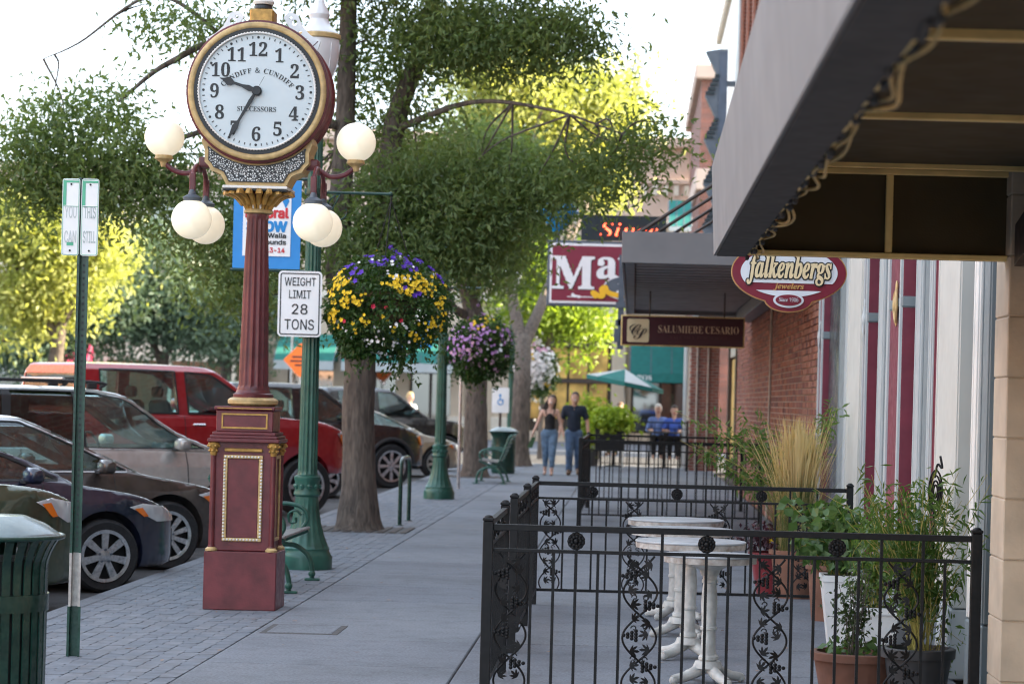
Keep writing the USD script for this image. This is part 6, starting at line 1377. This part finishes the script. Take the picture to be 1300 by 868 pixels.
# --- second and third street trees
tree('street_tree', 'second street tree on the pavement, behind the far bench', None, [(-3.21, 49.55, -.02, .34), (-3.21, 49.55, .3, .25), (-3.21, 49.5, 1.5, .22), (-3.22, 49.5, 2.8, .20), (*px(596, 372, 49.5), .19)],
     [[(*px(596, 376, 49.5), .2), (*px(585, 320, 49.5), .14), (*px(560, 240, 49.5), .08)], [(*px(598, 376, 49.5), .2), (*px(612, 320, 49.7), .15), (*px(640, 230, 49.8), .08)], [(*px(590, 400, 49.4), .10), (*px(572, 385, 49), .08), (*px(560, 340, 48.8), .05)]],
     [bl(600, 300, 75, 45, 49.5), bl(560, 250, 80, 60, 49.5), bl(650, 260, 70, 60, 49.5), bl(620, 345, 60, 28, 49.3, .6), bl(600, 200, 110, 60, 49.5)], 26000, M['leafdark'], .17, .055, .28, 26, 5, twigs=50)
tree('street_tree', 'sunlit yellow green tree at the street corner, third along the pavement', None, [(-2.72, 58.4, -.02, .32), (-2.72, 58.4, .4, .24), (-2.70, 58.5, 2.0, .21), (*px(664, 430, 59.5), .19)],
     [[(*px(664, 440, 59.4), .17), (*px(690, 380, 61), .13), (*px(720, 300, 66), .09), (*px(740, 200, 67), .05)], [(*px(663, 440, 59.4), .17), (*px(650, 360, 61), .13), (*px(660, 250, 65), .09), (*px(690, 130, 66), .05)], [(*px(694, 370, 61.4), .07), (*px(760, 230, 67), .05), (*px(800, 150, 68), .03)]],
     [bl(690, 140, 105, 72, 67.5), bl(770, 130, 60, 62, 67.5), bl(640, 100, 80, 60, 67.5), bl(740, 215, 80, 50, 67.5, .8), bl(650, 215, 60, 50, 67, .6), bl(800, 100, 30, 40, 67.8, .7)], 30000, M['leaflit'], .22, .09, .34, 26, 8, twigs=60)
tree('street_tree', 'young lime green tree below the maroon letter sign, beside the far corner', None, [(-2.6, 70, -.1, .15), (-2.6, 70, 1.5, .12), (-2.6, 70, 3.2, .09)], [[(-2.6, 70, 3.0, .07), (-2.2, 70, 4.2, .05), (-1.8, 70, 5.2, .03)]],
     [bl(690, 395, 62, 30, 70), bl(735, 415, 40, 36, 70), bl(650, 385, 50, 40, 70, .8), bl(760, 380, 24, 24, 70, .5), bl(690, 340, 60, 30, 70, .8)], 15000, M['leaflime'], .20, .09, .3, 26, 9, twigs=25)
# --- trees over the street
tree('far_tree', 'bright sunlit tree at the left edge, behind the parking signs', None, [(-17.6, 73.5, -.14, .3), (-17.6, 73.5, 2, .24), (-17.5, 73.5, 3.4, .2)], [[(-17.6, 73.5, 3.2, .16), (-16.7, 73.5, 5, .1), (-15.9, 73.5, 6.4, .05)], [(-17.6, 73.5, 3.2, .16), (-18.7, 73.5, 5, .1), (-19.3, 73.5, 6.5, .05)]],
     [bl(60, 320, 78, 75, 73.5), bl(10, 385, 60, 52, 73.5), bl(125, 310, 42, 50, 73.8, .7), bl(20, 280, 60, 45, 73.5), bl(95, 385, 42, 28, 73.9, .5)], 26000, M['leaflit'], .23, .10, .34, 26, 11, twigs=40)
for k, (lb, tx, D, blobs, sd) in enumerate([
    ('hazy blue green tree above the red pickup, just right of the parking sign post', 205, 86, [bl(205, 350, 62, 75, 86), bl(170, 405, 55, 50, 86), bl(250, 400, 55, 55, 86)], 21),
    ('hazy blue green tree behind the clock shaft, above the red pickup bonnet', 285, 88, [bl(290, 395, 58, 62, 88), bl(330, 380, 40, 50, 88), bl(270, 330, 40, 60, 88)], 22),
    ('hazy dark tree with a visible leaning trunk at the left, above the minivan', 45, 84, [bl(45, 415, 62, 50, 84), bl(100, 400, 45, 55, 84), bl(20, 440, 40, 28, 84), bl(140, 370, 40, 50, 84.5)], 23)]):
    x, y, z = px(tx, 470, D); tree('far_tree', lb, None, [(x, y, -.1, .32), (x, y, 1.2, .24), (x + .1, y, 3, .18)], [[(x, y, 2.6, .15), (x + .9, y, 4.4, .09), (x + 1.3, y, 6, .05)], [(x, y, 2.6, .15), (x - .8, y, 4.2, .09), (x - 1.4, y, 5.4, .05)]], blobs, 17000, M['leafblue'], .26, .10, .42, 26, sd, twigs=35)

# ================================================================ HANGING FLOWER BASKETS
M['leafbasket'] = leafm('basket_leaves', (.025, .07, .015), (.055, .12, .025), (.10, .17, .04), .3, 6.)
M['moss'] = pm('dry_moss', (.16, .12, .07), .95, var=.4, scale=40, bump=.6, bscale=60)
FL = {k: pm('petals_' + k, c, .6, var=.12, scale=30) for k, c in dict(yellow=(.80, .56, .02), purple=(.10, .03, .42), white=(.86, .86, .86), red=(.50, .01, .05), lilac=(.48, .26, .55), pink=(.62, .36, .50)).items()}
def flowers(C, N, r):
    """five-petalled heads at C facing along N."""
    V, F = [], []
    for c, n in zip(C, N):
        n = n / np.linalg.norm(n); a = np.cross(n, [0.1, .2, 1]); a /= np.linalg.norm(a); b = np.cross(n, a); k0 = len(V); rr = r * rng.uniform(.75, 1.2); ph = rng.uniform(0, 6)
        V.append(c - n * rr * .25)
        for k in range(10):
            q = rr * (1.0 if k % 2 else .68); t = ph + k * PI / 5; V.append(c + a * q * math.cos(t) + b * q * math.sin(t) + n * rr * .12)
        for k in range(10): F.append([k0, k0 + 1 + k, k0 + 1 + (k + 1) % 10])
    return trimesh.Trimesh(np.array(V), np.array(F), process=False)
def basket(label, c, R, zr, arm_z, leafn, sets, trail=None, lsz=.05):
    t = thing('hanging_basket', label, 'flower basket', c, group=None)
    obj('moss_liner', MB().add(lathe([(.06, -.22), (.22, -.16), (.30, .0), (.31, .09), (.29, .10)], 28)), M['moss'], t, smooth=50)
    wr = MB()
    for z, r in ((-.1, .27), (.0, .305), (.09, .315)): tr = trimesh.creation.torus(r, .006, major_sections=28, minor_sections=5); wr.add(T(tr, (0, 0, z)))
    obj('wire_frame', wr, M['black'], t)
    ch = MB()
    for k in range(3): a = k * 2.1 + .4; ch.add(tube([(.3 * math.cos(a), .3 * math.sin(a), .09), (0, 0, arm_z - c[2] - .06)], .005, 5))
    ch.add(tube([(0, 0, arm_z - c[2] - .06), (0, 0, arm_z - c[2] - .01)], .008, 5)); obj('chain', ch, M['black'], t)
    u = rng.normal(size=(leafn, 3)); u = unit(u); f = rng.uniform(.45, 1.0, leafn) ** .6; P = u * f[:, None] * np.array([R, R, zr]) * (1 + .6 * (meshkit.fbm(u * 2.6 + c[1], 3) - .5))[:, None]
    keep = meshkit.noise(P * 7 + 5, 2) > .27; P = P[keep]; u = u[keep]
    if trail is not None:
        n2 = leafn // 4; q = rng.uniform(0, 1, n2); a = rng.normal(trail[0], .35, n2); tz = -zr * .4 - q * trail[1]; rr = R * (.75 - .2 * q) + rng.normal(0, .05, n2); P = np.vstack([P, np.stack([rr * np.cos(a), rr * np.sin(a), tz], 1)]); u = np.vstack([u, np.stack([np.cos(a), np.sin(a), -.4 * np.ones(n2)], 1)])
    nS = 70; q = unit(rng.normal(size=(nS, 3)) - np.array([0, 0, .25]))      # straggling sprigs beyond the mass
    for d_ in q:
        L_ = rng.uniform(.05, .22); tt = rng.uniform(0, 1, 22); S_ = d_ * np.array([R, R, zr]) * .9 + d_ * tt[:, None] * L_ - np.array([0, 0, 1]) * (tt ** 2)[:, None] * L_ * .8 + rng.normal(0, .012, (22, 3)); P = np.vstack([P, S_]); u = np.vstack([u, np.tile(d_, (22, 1))])
    P[:, 2] -= .04
    obj('foliage', leaves(P, lsz, lsz * .5, .2, u, .6), M['leafbasket'], t, kind='stuff')
    for col, r, spots in sets:
        C, N = [], []
        for (dx, dz, sx, sz, n) in spots:
            for k in range(n):
                x, z = dx + rng.normal(0, sx), dz + rng.normal(0, sz); q = 1 - (x / R) ** 2 - (z / zr) ** 2
                if q < .0: x, z = x / math.sqrt(1 - q) * .98, z / math.sqrt(1 - q) * .98; q = .02
                y = -R * math.sqrt(max(q, 0)) * rng.uniform(.9, 1.06) - .01; C.append((x * 1.03, y, z * 1.03 - .03)); N.append((x / R + rng.normal(0, .25), y / R - .2 + rng.normal(0, .25), z / zr * .7 + .25 + rng.normal(0, .25)))
            for k in range(n // 3):        # the same flowers round the back
                th = rng.uniform(0, PI); z = dz + rng.normal(0, sz * 2); w = math.sqrt(max(1 - (z / zr) ** 2, .05)); C.append((R * w * math.cos(th), R * w * math.sin(th), z - .03)); N.append((math.cos(th), math.sin(th), .3))
        obj(col + '_flowers', flowers(np.array(C), np.array(N, float), r), FL[col], t, kind='stuff')
    return t
basket('big hanging basket of yellow and purple flowers on the nearest lamp post arm', (-2.275, 22.25, 2.47), .555, .47, 3.46, 9000, [
    ('yellow', .021, [(-.41, .15, .055, .08, 58), (-.27, .03, .08, .045, 34), (-.47, -.12, .05, .07, 30), (.20, .16, .10, .045, 58), (.36, .17, .05, .04, 24), (.49, -.02, .04, .11, 32), (.02, -.17, .06, .03, 5), (.28, -.27, .07, .03, 9), (.42, -.2, .05, .04, 10), (-.2, -.16, .05, .03, 6), (-.3, -.26, .05, .04, 7)]),
    ('purple', .03, [(.24, .38, .12, .05, 26), (-.12, .37, .08, .05, 10), (-.28, .22, .05, .04, 6), (.26, .12, .05, .05, 3), (.45, .28, .05, .05, 6), (-.4, .32, .05, .03, 5)]),
    ('white', .018, [(0, .36, .15, .04, 8), (.1, .25, .08, .05, 7), (-.05, -.32, .18, .10, 34), (-.15, -.42, .15, .06, 22)]),
    ('red', .022, [(-.02, -.04, .05, .03, 2), (.12, -.16, .03, .03, 1), (-.34, -.18, .03, .02, 1)])], (3.6, .28), .052)
basket('hanging basket of lilac and pink petunias on the second lamp post arm', (-2.44, 38.3, 2.44), .52, .52, 3.35, 7000, [('lilac', .035, [(-.38, .15, .08, .15, 34), (-.2, .0, .15, .15, 30), (.1, .05, .2, .15, 26), (.4, .1, .08, .15, 14), (-.3, -.35, .1, .1, 10), (0, .3, .2, .08, 12)]), ('pink', .035, [(-.15, -.1, .15, .1, 16), (.1, -.25, .2, .1, 12)]), ('white', .03, [(.3, 0, .15, .12, 8)]), ('yellow', .03, [(0, .38, .15, .05, 12), (-.1, .3, .05, .05, 6)])], (4.4, .3), .06)
basket('hanging basket thick with white flowers on the farthest lamp post arm', (-2.46, 60.8, 2.40), .56, .62, 3.35, 6000, [('white', .055, [(0, 0, .25, .25, 170), (-.2, -.1, .15, .25, 110), (.25, .1, .15, .2, 90)]), ('yellow', .04, [(-.25, .35, .12, .1, 26), (.3, -.35, .08, .1, 8)]), ('pink', .05, [(.05, .5, .25, .08, 20)])], None, .075)

# ================================================================ PLANTERS ON THE PATIO
M['terracotta'] = pm('terracotta', (.155, .07, .045), .85, var=.25, scale=6, bump=.15); M['terracotta_pale'] = pm('terracotta_pale', (.20, .095, .06), .85, var=.2, scale=6); M['potgrey'] = pm('dark_grey_pot', (.045, .045, .047), .5, var=.15); M['potsilver'] = pm('pale_grey_pot', (.40, .42, .44), .5, var=.08, scale=3)
M['potwhite'] = pm('white_pot', (.75, .75, .73), .4, var=.05); M['potred'] = pm('red_pot', (.15, .012, .016), .4, var=.15, coat=.4); M['soil'] = pm('potting_soil', (.03, .022, .015), .95, var=.4, scale=30)
M['leafsmall'] = leafm('small_dark_leaves', (.03, .055, .018), (.05, .085, .028), (.085, .12, .05), .25, 4.); M['leafwillow'] = leafm('willow_leaves', (.06, .13, .025), (.12, .21, .045), (.19, .27, .07), .4, 3.); M['leafbroad'] = leafm('broad_leaves', (.05, .11, .03), (.09, .17, .05), (.15, .24, .08), .35, 3.)
M['leaflimep'] = leafm('lime_plant_leaves', (.22, .34, .03), (.36, .48, .05), (.46, .55, .09), .45, 3.); M['leafpurple'] = leafm('dark_purple_leaves', (.03, .010, .018), (.06, .015, .03), (.08, .04, .03), .2, 5.); M['straw'] = leafm('dry_grass', (.55, .42, .21), (.70, .56, .31), (.76, .64, .40), .35, 5.); M['grassgreen'] = leafm('green_grass', (.10, .14, .04), (.17, .20, .06), (.25, .25, .08), .3, 5.); M['stemyellow'] = pm('yellow_stems', (.30, .26, .06), .7, var=.2)
def round_pot(t, r0, r1, h, mat, rim=.02):
    obj('pot', lathe([(r0, 0), (r0 + (r1 - r0) * .5, h * .5), (r1 - .008, h - rim * 1.8), (r1 + .012, h - rim * 1.7), (r1 + .014, h - .004), (r1 + .008, h), (r1 - .02, h), (r1 - .03, h - .05)], 40), mat, t, smooth=35); obj('soil', lathe([(r1 - .04, h - .06), (r1 - .035, h - .035)], 24), M['soil'], t)
def square_pot(t, w0, w1, h, mat):
    P = [(sx * w0 / 2, sy * w0 / 2, 0) for sx in (-1, 1) for sy in (-1, 1)] + [(sx * w1 / 2, sy * w1 / 2, h) for sx in (-1, 1) for sy in (-1, 1)]
    obj('pot', trimesh.convex.convex_hull(np.array(P)), mat, t); obj('soil', box(-w1 / 2 + .02, w1 / 2 - .02, -w1 / 2 + .02, w1 / 2 - .02, h, h + .006), M['soil'], t); obj('rim', MB().box(-w1 / 2 - .003, w1 / 2 + .003, -w1 / 2 - .003, -w1 / 2 + .016, h - .03, h + .01).box(-w1 / 2 - .003, w1 / 2 + .003, w1 / 2 - .016, w1 / 2 + .003, h - .03, h + .01).box(-w1 / 2 - .003, -w1 / 2 + .016, -w1 / 2 + .017, w1 / 2 - .017, h - .03, h + .01).box(w1 / 2 - .016, w1 / 2 + .003, -w1 / 2 + .017, w1 / 2 - .017, h - .03, h + .01), mat, t)
def stems_with_leaves(t, base, tops, mat_stem, mat_leaf, n, size, width, spread=.05, r=.005, droop=.5, start=.2, name='stem'):
    st, P = MB(), []
    for e in tops:
        b = np.array(base) + rng.normal(0, .03, 3) * [1, 1, 0]; e = np.array(e, float); mid = (b + e) / 2 + rng.normal(0, .04, 3) + np.array([(b[0] - e[0]) * .12, 0, .08]); C = curve([b, mid, e], 10); st.add(tube(C, np.linspace(r, r * .4, len(C)), 5))
        for k in range(n): P.append(C[int(rng.uniform(start, 1) * (len(C) - 1))] + rng.normal(0, spread, 3))
    obj('stems', st, mat_stem, t, kind='stuff'); obj('leaves', leaves(np.array(P), size, width, droop), mat_leaf, t, kind='stuff')
def grass(t, c, n, h, spread, lean, mat, w=.006, name='blades', plume=False):
    V, F = [], []
    for k in range(n):
        a = rng.uniform(0, 2 * PI); r0 = rng.uniform(0, .19); l = rng.normal(0, lean) ; hh = h * rng.uniform(.65, 1.05); b = np.array(c) + [r0 * math.cos(a), r0 * math.sin(a), 0]; e = b + [l * math.cos(a), l * math.sin(a), hh]; m1 = b * .5 + e * .5 + np.array([-.2 * l * math.cos(a), -.2 * l * math.sin(a), .06 * hh])
        C = curve([b, m1, e], 4); s = np.array([math.cos(a + 1.3), math.sin(a + 1.3), 0]); ws = w * np.array([.7, .9, 1, .95, .9, .8, .6, .4, .1]) if not plume else w * np.array([.35, .35, .35, .35, .4, .7, .95, .7, .15]); k0 = len(V)
        for q, ww in zip(C, ws): V += [q - s * ww, q + s * ww]
        for i in range(len(C) - 1): F += [[k0 + 2 * i, k0 + 2 * i + 1, k0 + 2 * i + 3], [k0 + 2 * i, k0 + 2 * i + 3, k0 + 2 * i + 2]]
    obj(name, trimesh.Trimesh(np.array(V), np.array(F), process=False), mat, t, kind='stuff')
t = thing('potted_shrub', 'wide terracotta pot with a small upright dark leaved shrub at the front fence', 'potted plant', (1.245, 13.02, 0)); round_pot(t, .19, .245, .295, M['terracotta'], .025)
stems_with_leaves(t, (-.02, 0, .26), [(-.02 + rng.normal(0, .06), rng.normal(0, .05), rng.uniform(.45, .80)) for k in range(24)], M['bark'], M['leafsmall'], 26, .028, .016, .03, .003)
obj('ground_leaves', leaves(np.array([(rng.uniform(-.17, .17), rng.uniform(-.15, .15), .28 + rng.uniform(0, .05)) for k in range(90)]), .055, .04, -.2), M['leafbroad'], t, kind='stuff')
t = thing('potted_willow', 'dark grey pot with tall light green willow-like shoots in the front corner of the patio', 'potted plant', (1.54, 12.80, 0)); round_pot(t, .135, .185, .345, M['potgrey'], .03)
stems_with_leaves(t, (0, 0, .32), [(rng.normal(-.06, .20), rng.normal(.1, .14), rng.uniform(.85, 1.30)) for k in range(46)], M['stemyellow'], M['leafwillow'], 34, .075, .013, .03, .0035, .6, .3)
stems_with_leaves(t, (.05, .05, .32), [(.22 + rng.normal(0, .04), .1 + rng.normal(0, .05), rng.uniform(.2, 1.15)) for k in range(9)], M['stemyellow'], M['leafwillow'], 30, .05, .016, .025, .003, .8, .3)
t = thing('potted_willow', 'pale grey tall tapered pot with leafy shoots against the grey shop base', 'potted plant', (1.70, 14.4, 0)); square_pot(t, .20, .27, .50, M['potsilver'])
stems_with_leaves(t, (0, 0, .48), [(rng.normal(-.08, .14), rng.normal(0, .12), rng.uniform(.8, 1.22)) for k in range(26)], M['stemyellow'], M['leafwillow'], 32, .06, .016, .03, .0035)
t = thing('white_planter', 'white tapered square planter, the nearer of two, between the shrub and the willow pots', 'potted plant', (1.44, 14.1, 0)); square_pot(t, .17, .25, .44, M['potwhite'])
stems_with_leaves(t, (0, 0, .42), [(rng.normal(0, .12), rng.normal(0, .12), rng.uniform(.55, 1.08)) for k in range(24)], M['stemyellow'], M['leafwillow'], 36, .05, .018, .03, .003)
t = thing('white_planter', 'white tapered square planter farther back, beside the pale terracotta pot', 'potted plant', (1.44, 16.3, 0)); square_pot(t, .18, .29, .47, M['potwhite'])
stems_with_leaves(t, (0, 0, .45), [(rng.normal(-.05, .16), rng.normal(0, .14), rng.uniform(.6, .95)) for k in range(20)], M['stemyellow'], M['leafbroad'], 26, .085, .065, .04, .004, .2)
t = thing('potted_shrub', 'pale terracotta pot with spreading broad leaved plant behind the white planter', 'potted plant', (1.50, 18.2, 0)); round_pot(t, .12, .16, .42, M['terracotta_pale'])
stems_with_leaves(t, (0, 0, .4), [(rng.normal(0, .18), rng.normal(0, .12), rng.uniform(.55, .98)) for k in range(20)], M['stemyellow'], M['leafbroad'], 26, .09, .07, .04, .004, .2)
t = thing('potted_flowers', 'red glazed pot of dark purple foliage behind the rear patio fence', 'potted plant', (1.24, 20.6, 0)); round_pot(t, .15, .22, .36, M['potred']); P = np.array([(rng.normal(0, .16), rng.normal(0, .14), .40 + abs(rng.normal(0, .09))) for k in range(700)]); obj('leaves', leaves(P, .06, .03, .0), M['leafpurple'], t, kind='stuff'); obj('yellow_flowers', flowers(np.array([(.1, -.15, .42), (-.05, -.17, .46), (.15, -.1, .38)]), np.array([(0, -1, .2)] * 3, float), .025), FL['yellow'], t)
t = thing('feather_grass', 'terracotta pot of tall straw coloured feather grass behind the rear patio fence', 'potted plant', (1.40, 20.3, 0)); round_pot(t, .16, .22, .40, M['terracotta_pale']); grass(t, (0, 0, .38), 1100, .66, .1, .16, M['grassgreen'], .003, 'green_blades'); grass(t, (0, 0, .38), 900, 1.10, .1, .15, M['straw'], .004, 'dry_plumes', True)
t = thing('branching_shrub', 'arching shrub with long narrow leaves reaching out left of the feather grass', 'potted plant', (1.55, 21.6, 0)); round_pot(t, .18, .24, .45, M['potgrey'])
stems_with_leaves(t, (0, 0, .43), [(-.95 + rng.normal(0, .08), rng.normal(0, .1), 1.52 + rng.normal(0, .04)) for k in range(4)] + [(-1.0 + rng.normal(0, .1), rng.normal(0, .1), 1.22 + rng.normal(0, .04)) for k in range(5)] + [(-.5 + rng.normal(0, .12), rng.normal(0, .1), 1.45 + rng.normal(0, .12)) for k in range(6)] + [(.22 + rng.normal(0, .06), rng.normal(0, .1), 1.6 + rng.normal(0, .05)) for k in range(4)] + [(-.3 + rng.normal(0, .2), rng.normal(0, .1), 1.1 + rng.normal(0, .12)) for k in range(8)], M['stemyellow'], M['leafwillow'], 46, .085, .020, .035, .005, .4, .5)
t = thing('garden_stake', 'dark wrought iron scroll on a tall stake against the shop front', 'ornament', (1.80, 14.35, 0)); m = MB().add(tube([(0, 0, 0), (0, 0, 1.05)], .007, 6))
for r_ in (.10, .075, .05, .03): m.add(tube([(.36 * r_ * math.cos(a) + .006, -.25 * r_ * math.cos(a), 1.12 + r_ * 1.25 * math.sin(a)) for a in np.linspace(0, 2 * PI, 26)], .006, 6))
m.add(tube(curve([(0, 0, 1.2), (.015, 0, 1.28), (.04, -.02, 1.26), (.03, 0, 1.33)], 5), .007, 6)); obj('scroll', m, M['black'], t)
t = thing('cafe_planter', 'black planter of lime green foliage on the corner cafe railing', 'potted plant', (-.52, 57.1, 0)); obj('planter_box', box(-.36, .34, -.2, .2, .45, .98, .02), M['black'], t); P = rng.normal(size=(2600, 3)) * np.array([.22, .15, .13]) + np.array([0, 0, 1.16]); obj('leaves', leaves(P, .13, .08, .1), M['leaflimep'], t, kind='stuff')
t = thing('cafe_planter', 'tall green and lime shrub between the walking man and the black planter', 'potted plant', (-1.05, 60.3, 0)); round_pot(t, .2, .28, .45, M['potgrey']); P = rng.normal(size=(2400, 3)) * np.array([.20, .2, .30]) + np.array([0, 0, 1.05]); obj('leaves', leaves(P, .14, .06, .1), M['leaflimep'], t, kind='stuff')
# a few fallen leaves
P = np.array([(x, y, .006) for x, y in [(-3.1, 14.9), (-3.35, 15.6), (-2.75, 14.3), (-2.2, 15.4), (-2.62, 17.1), (-1.9, 19), (-2.45, 21), (-.35, 16.4), (-.2, 17.6), (.1, 15.2), (.45, 13.2), (-2.3, 24), (-3.0, 13.6), (-3.5, 14.2), (-2.9, 16.2), (1.0, 16.8), (.8, 14.6), (-1.2, 27)]] + [(rng.uniform(-3.9, 1.2), rng.uniform(13.5, 40), .006) for k in range(120)])
m = leaves(P, .055, .03, 0); m.vertices[:, 2] = .006 + np.abs(m.vertices[:, 2] - .006) * .12; obj('fallen_leaves', m, leafm('fallen_leaf_tones', (.16, .06, .03), (.30, .14, .05), (.38, .26, .10), .1, 3.), kind='stuff', label='scattered dry brown leaves lying on the pavement', cat='leaves')
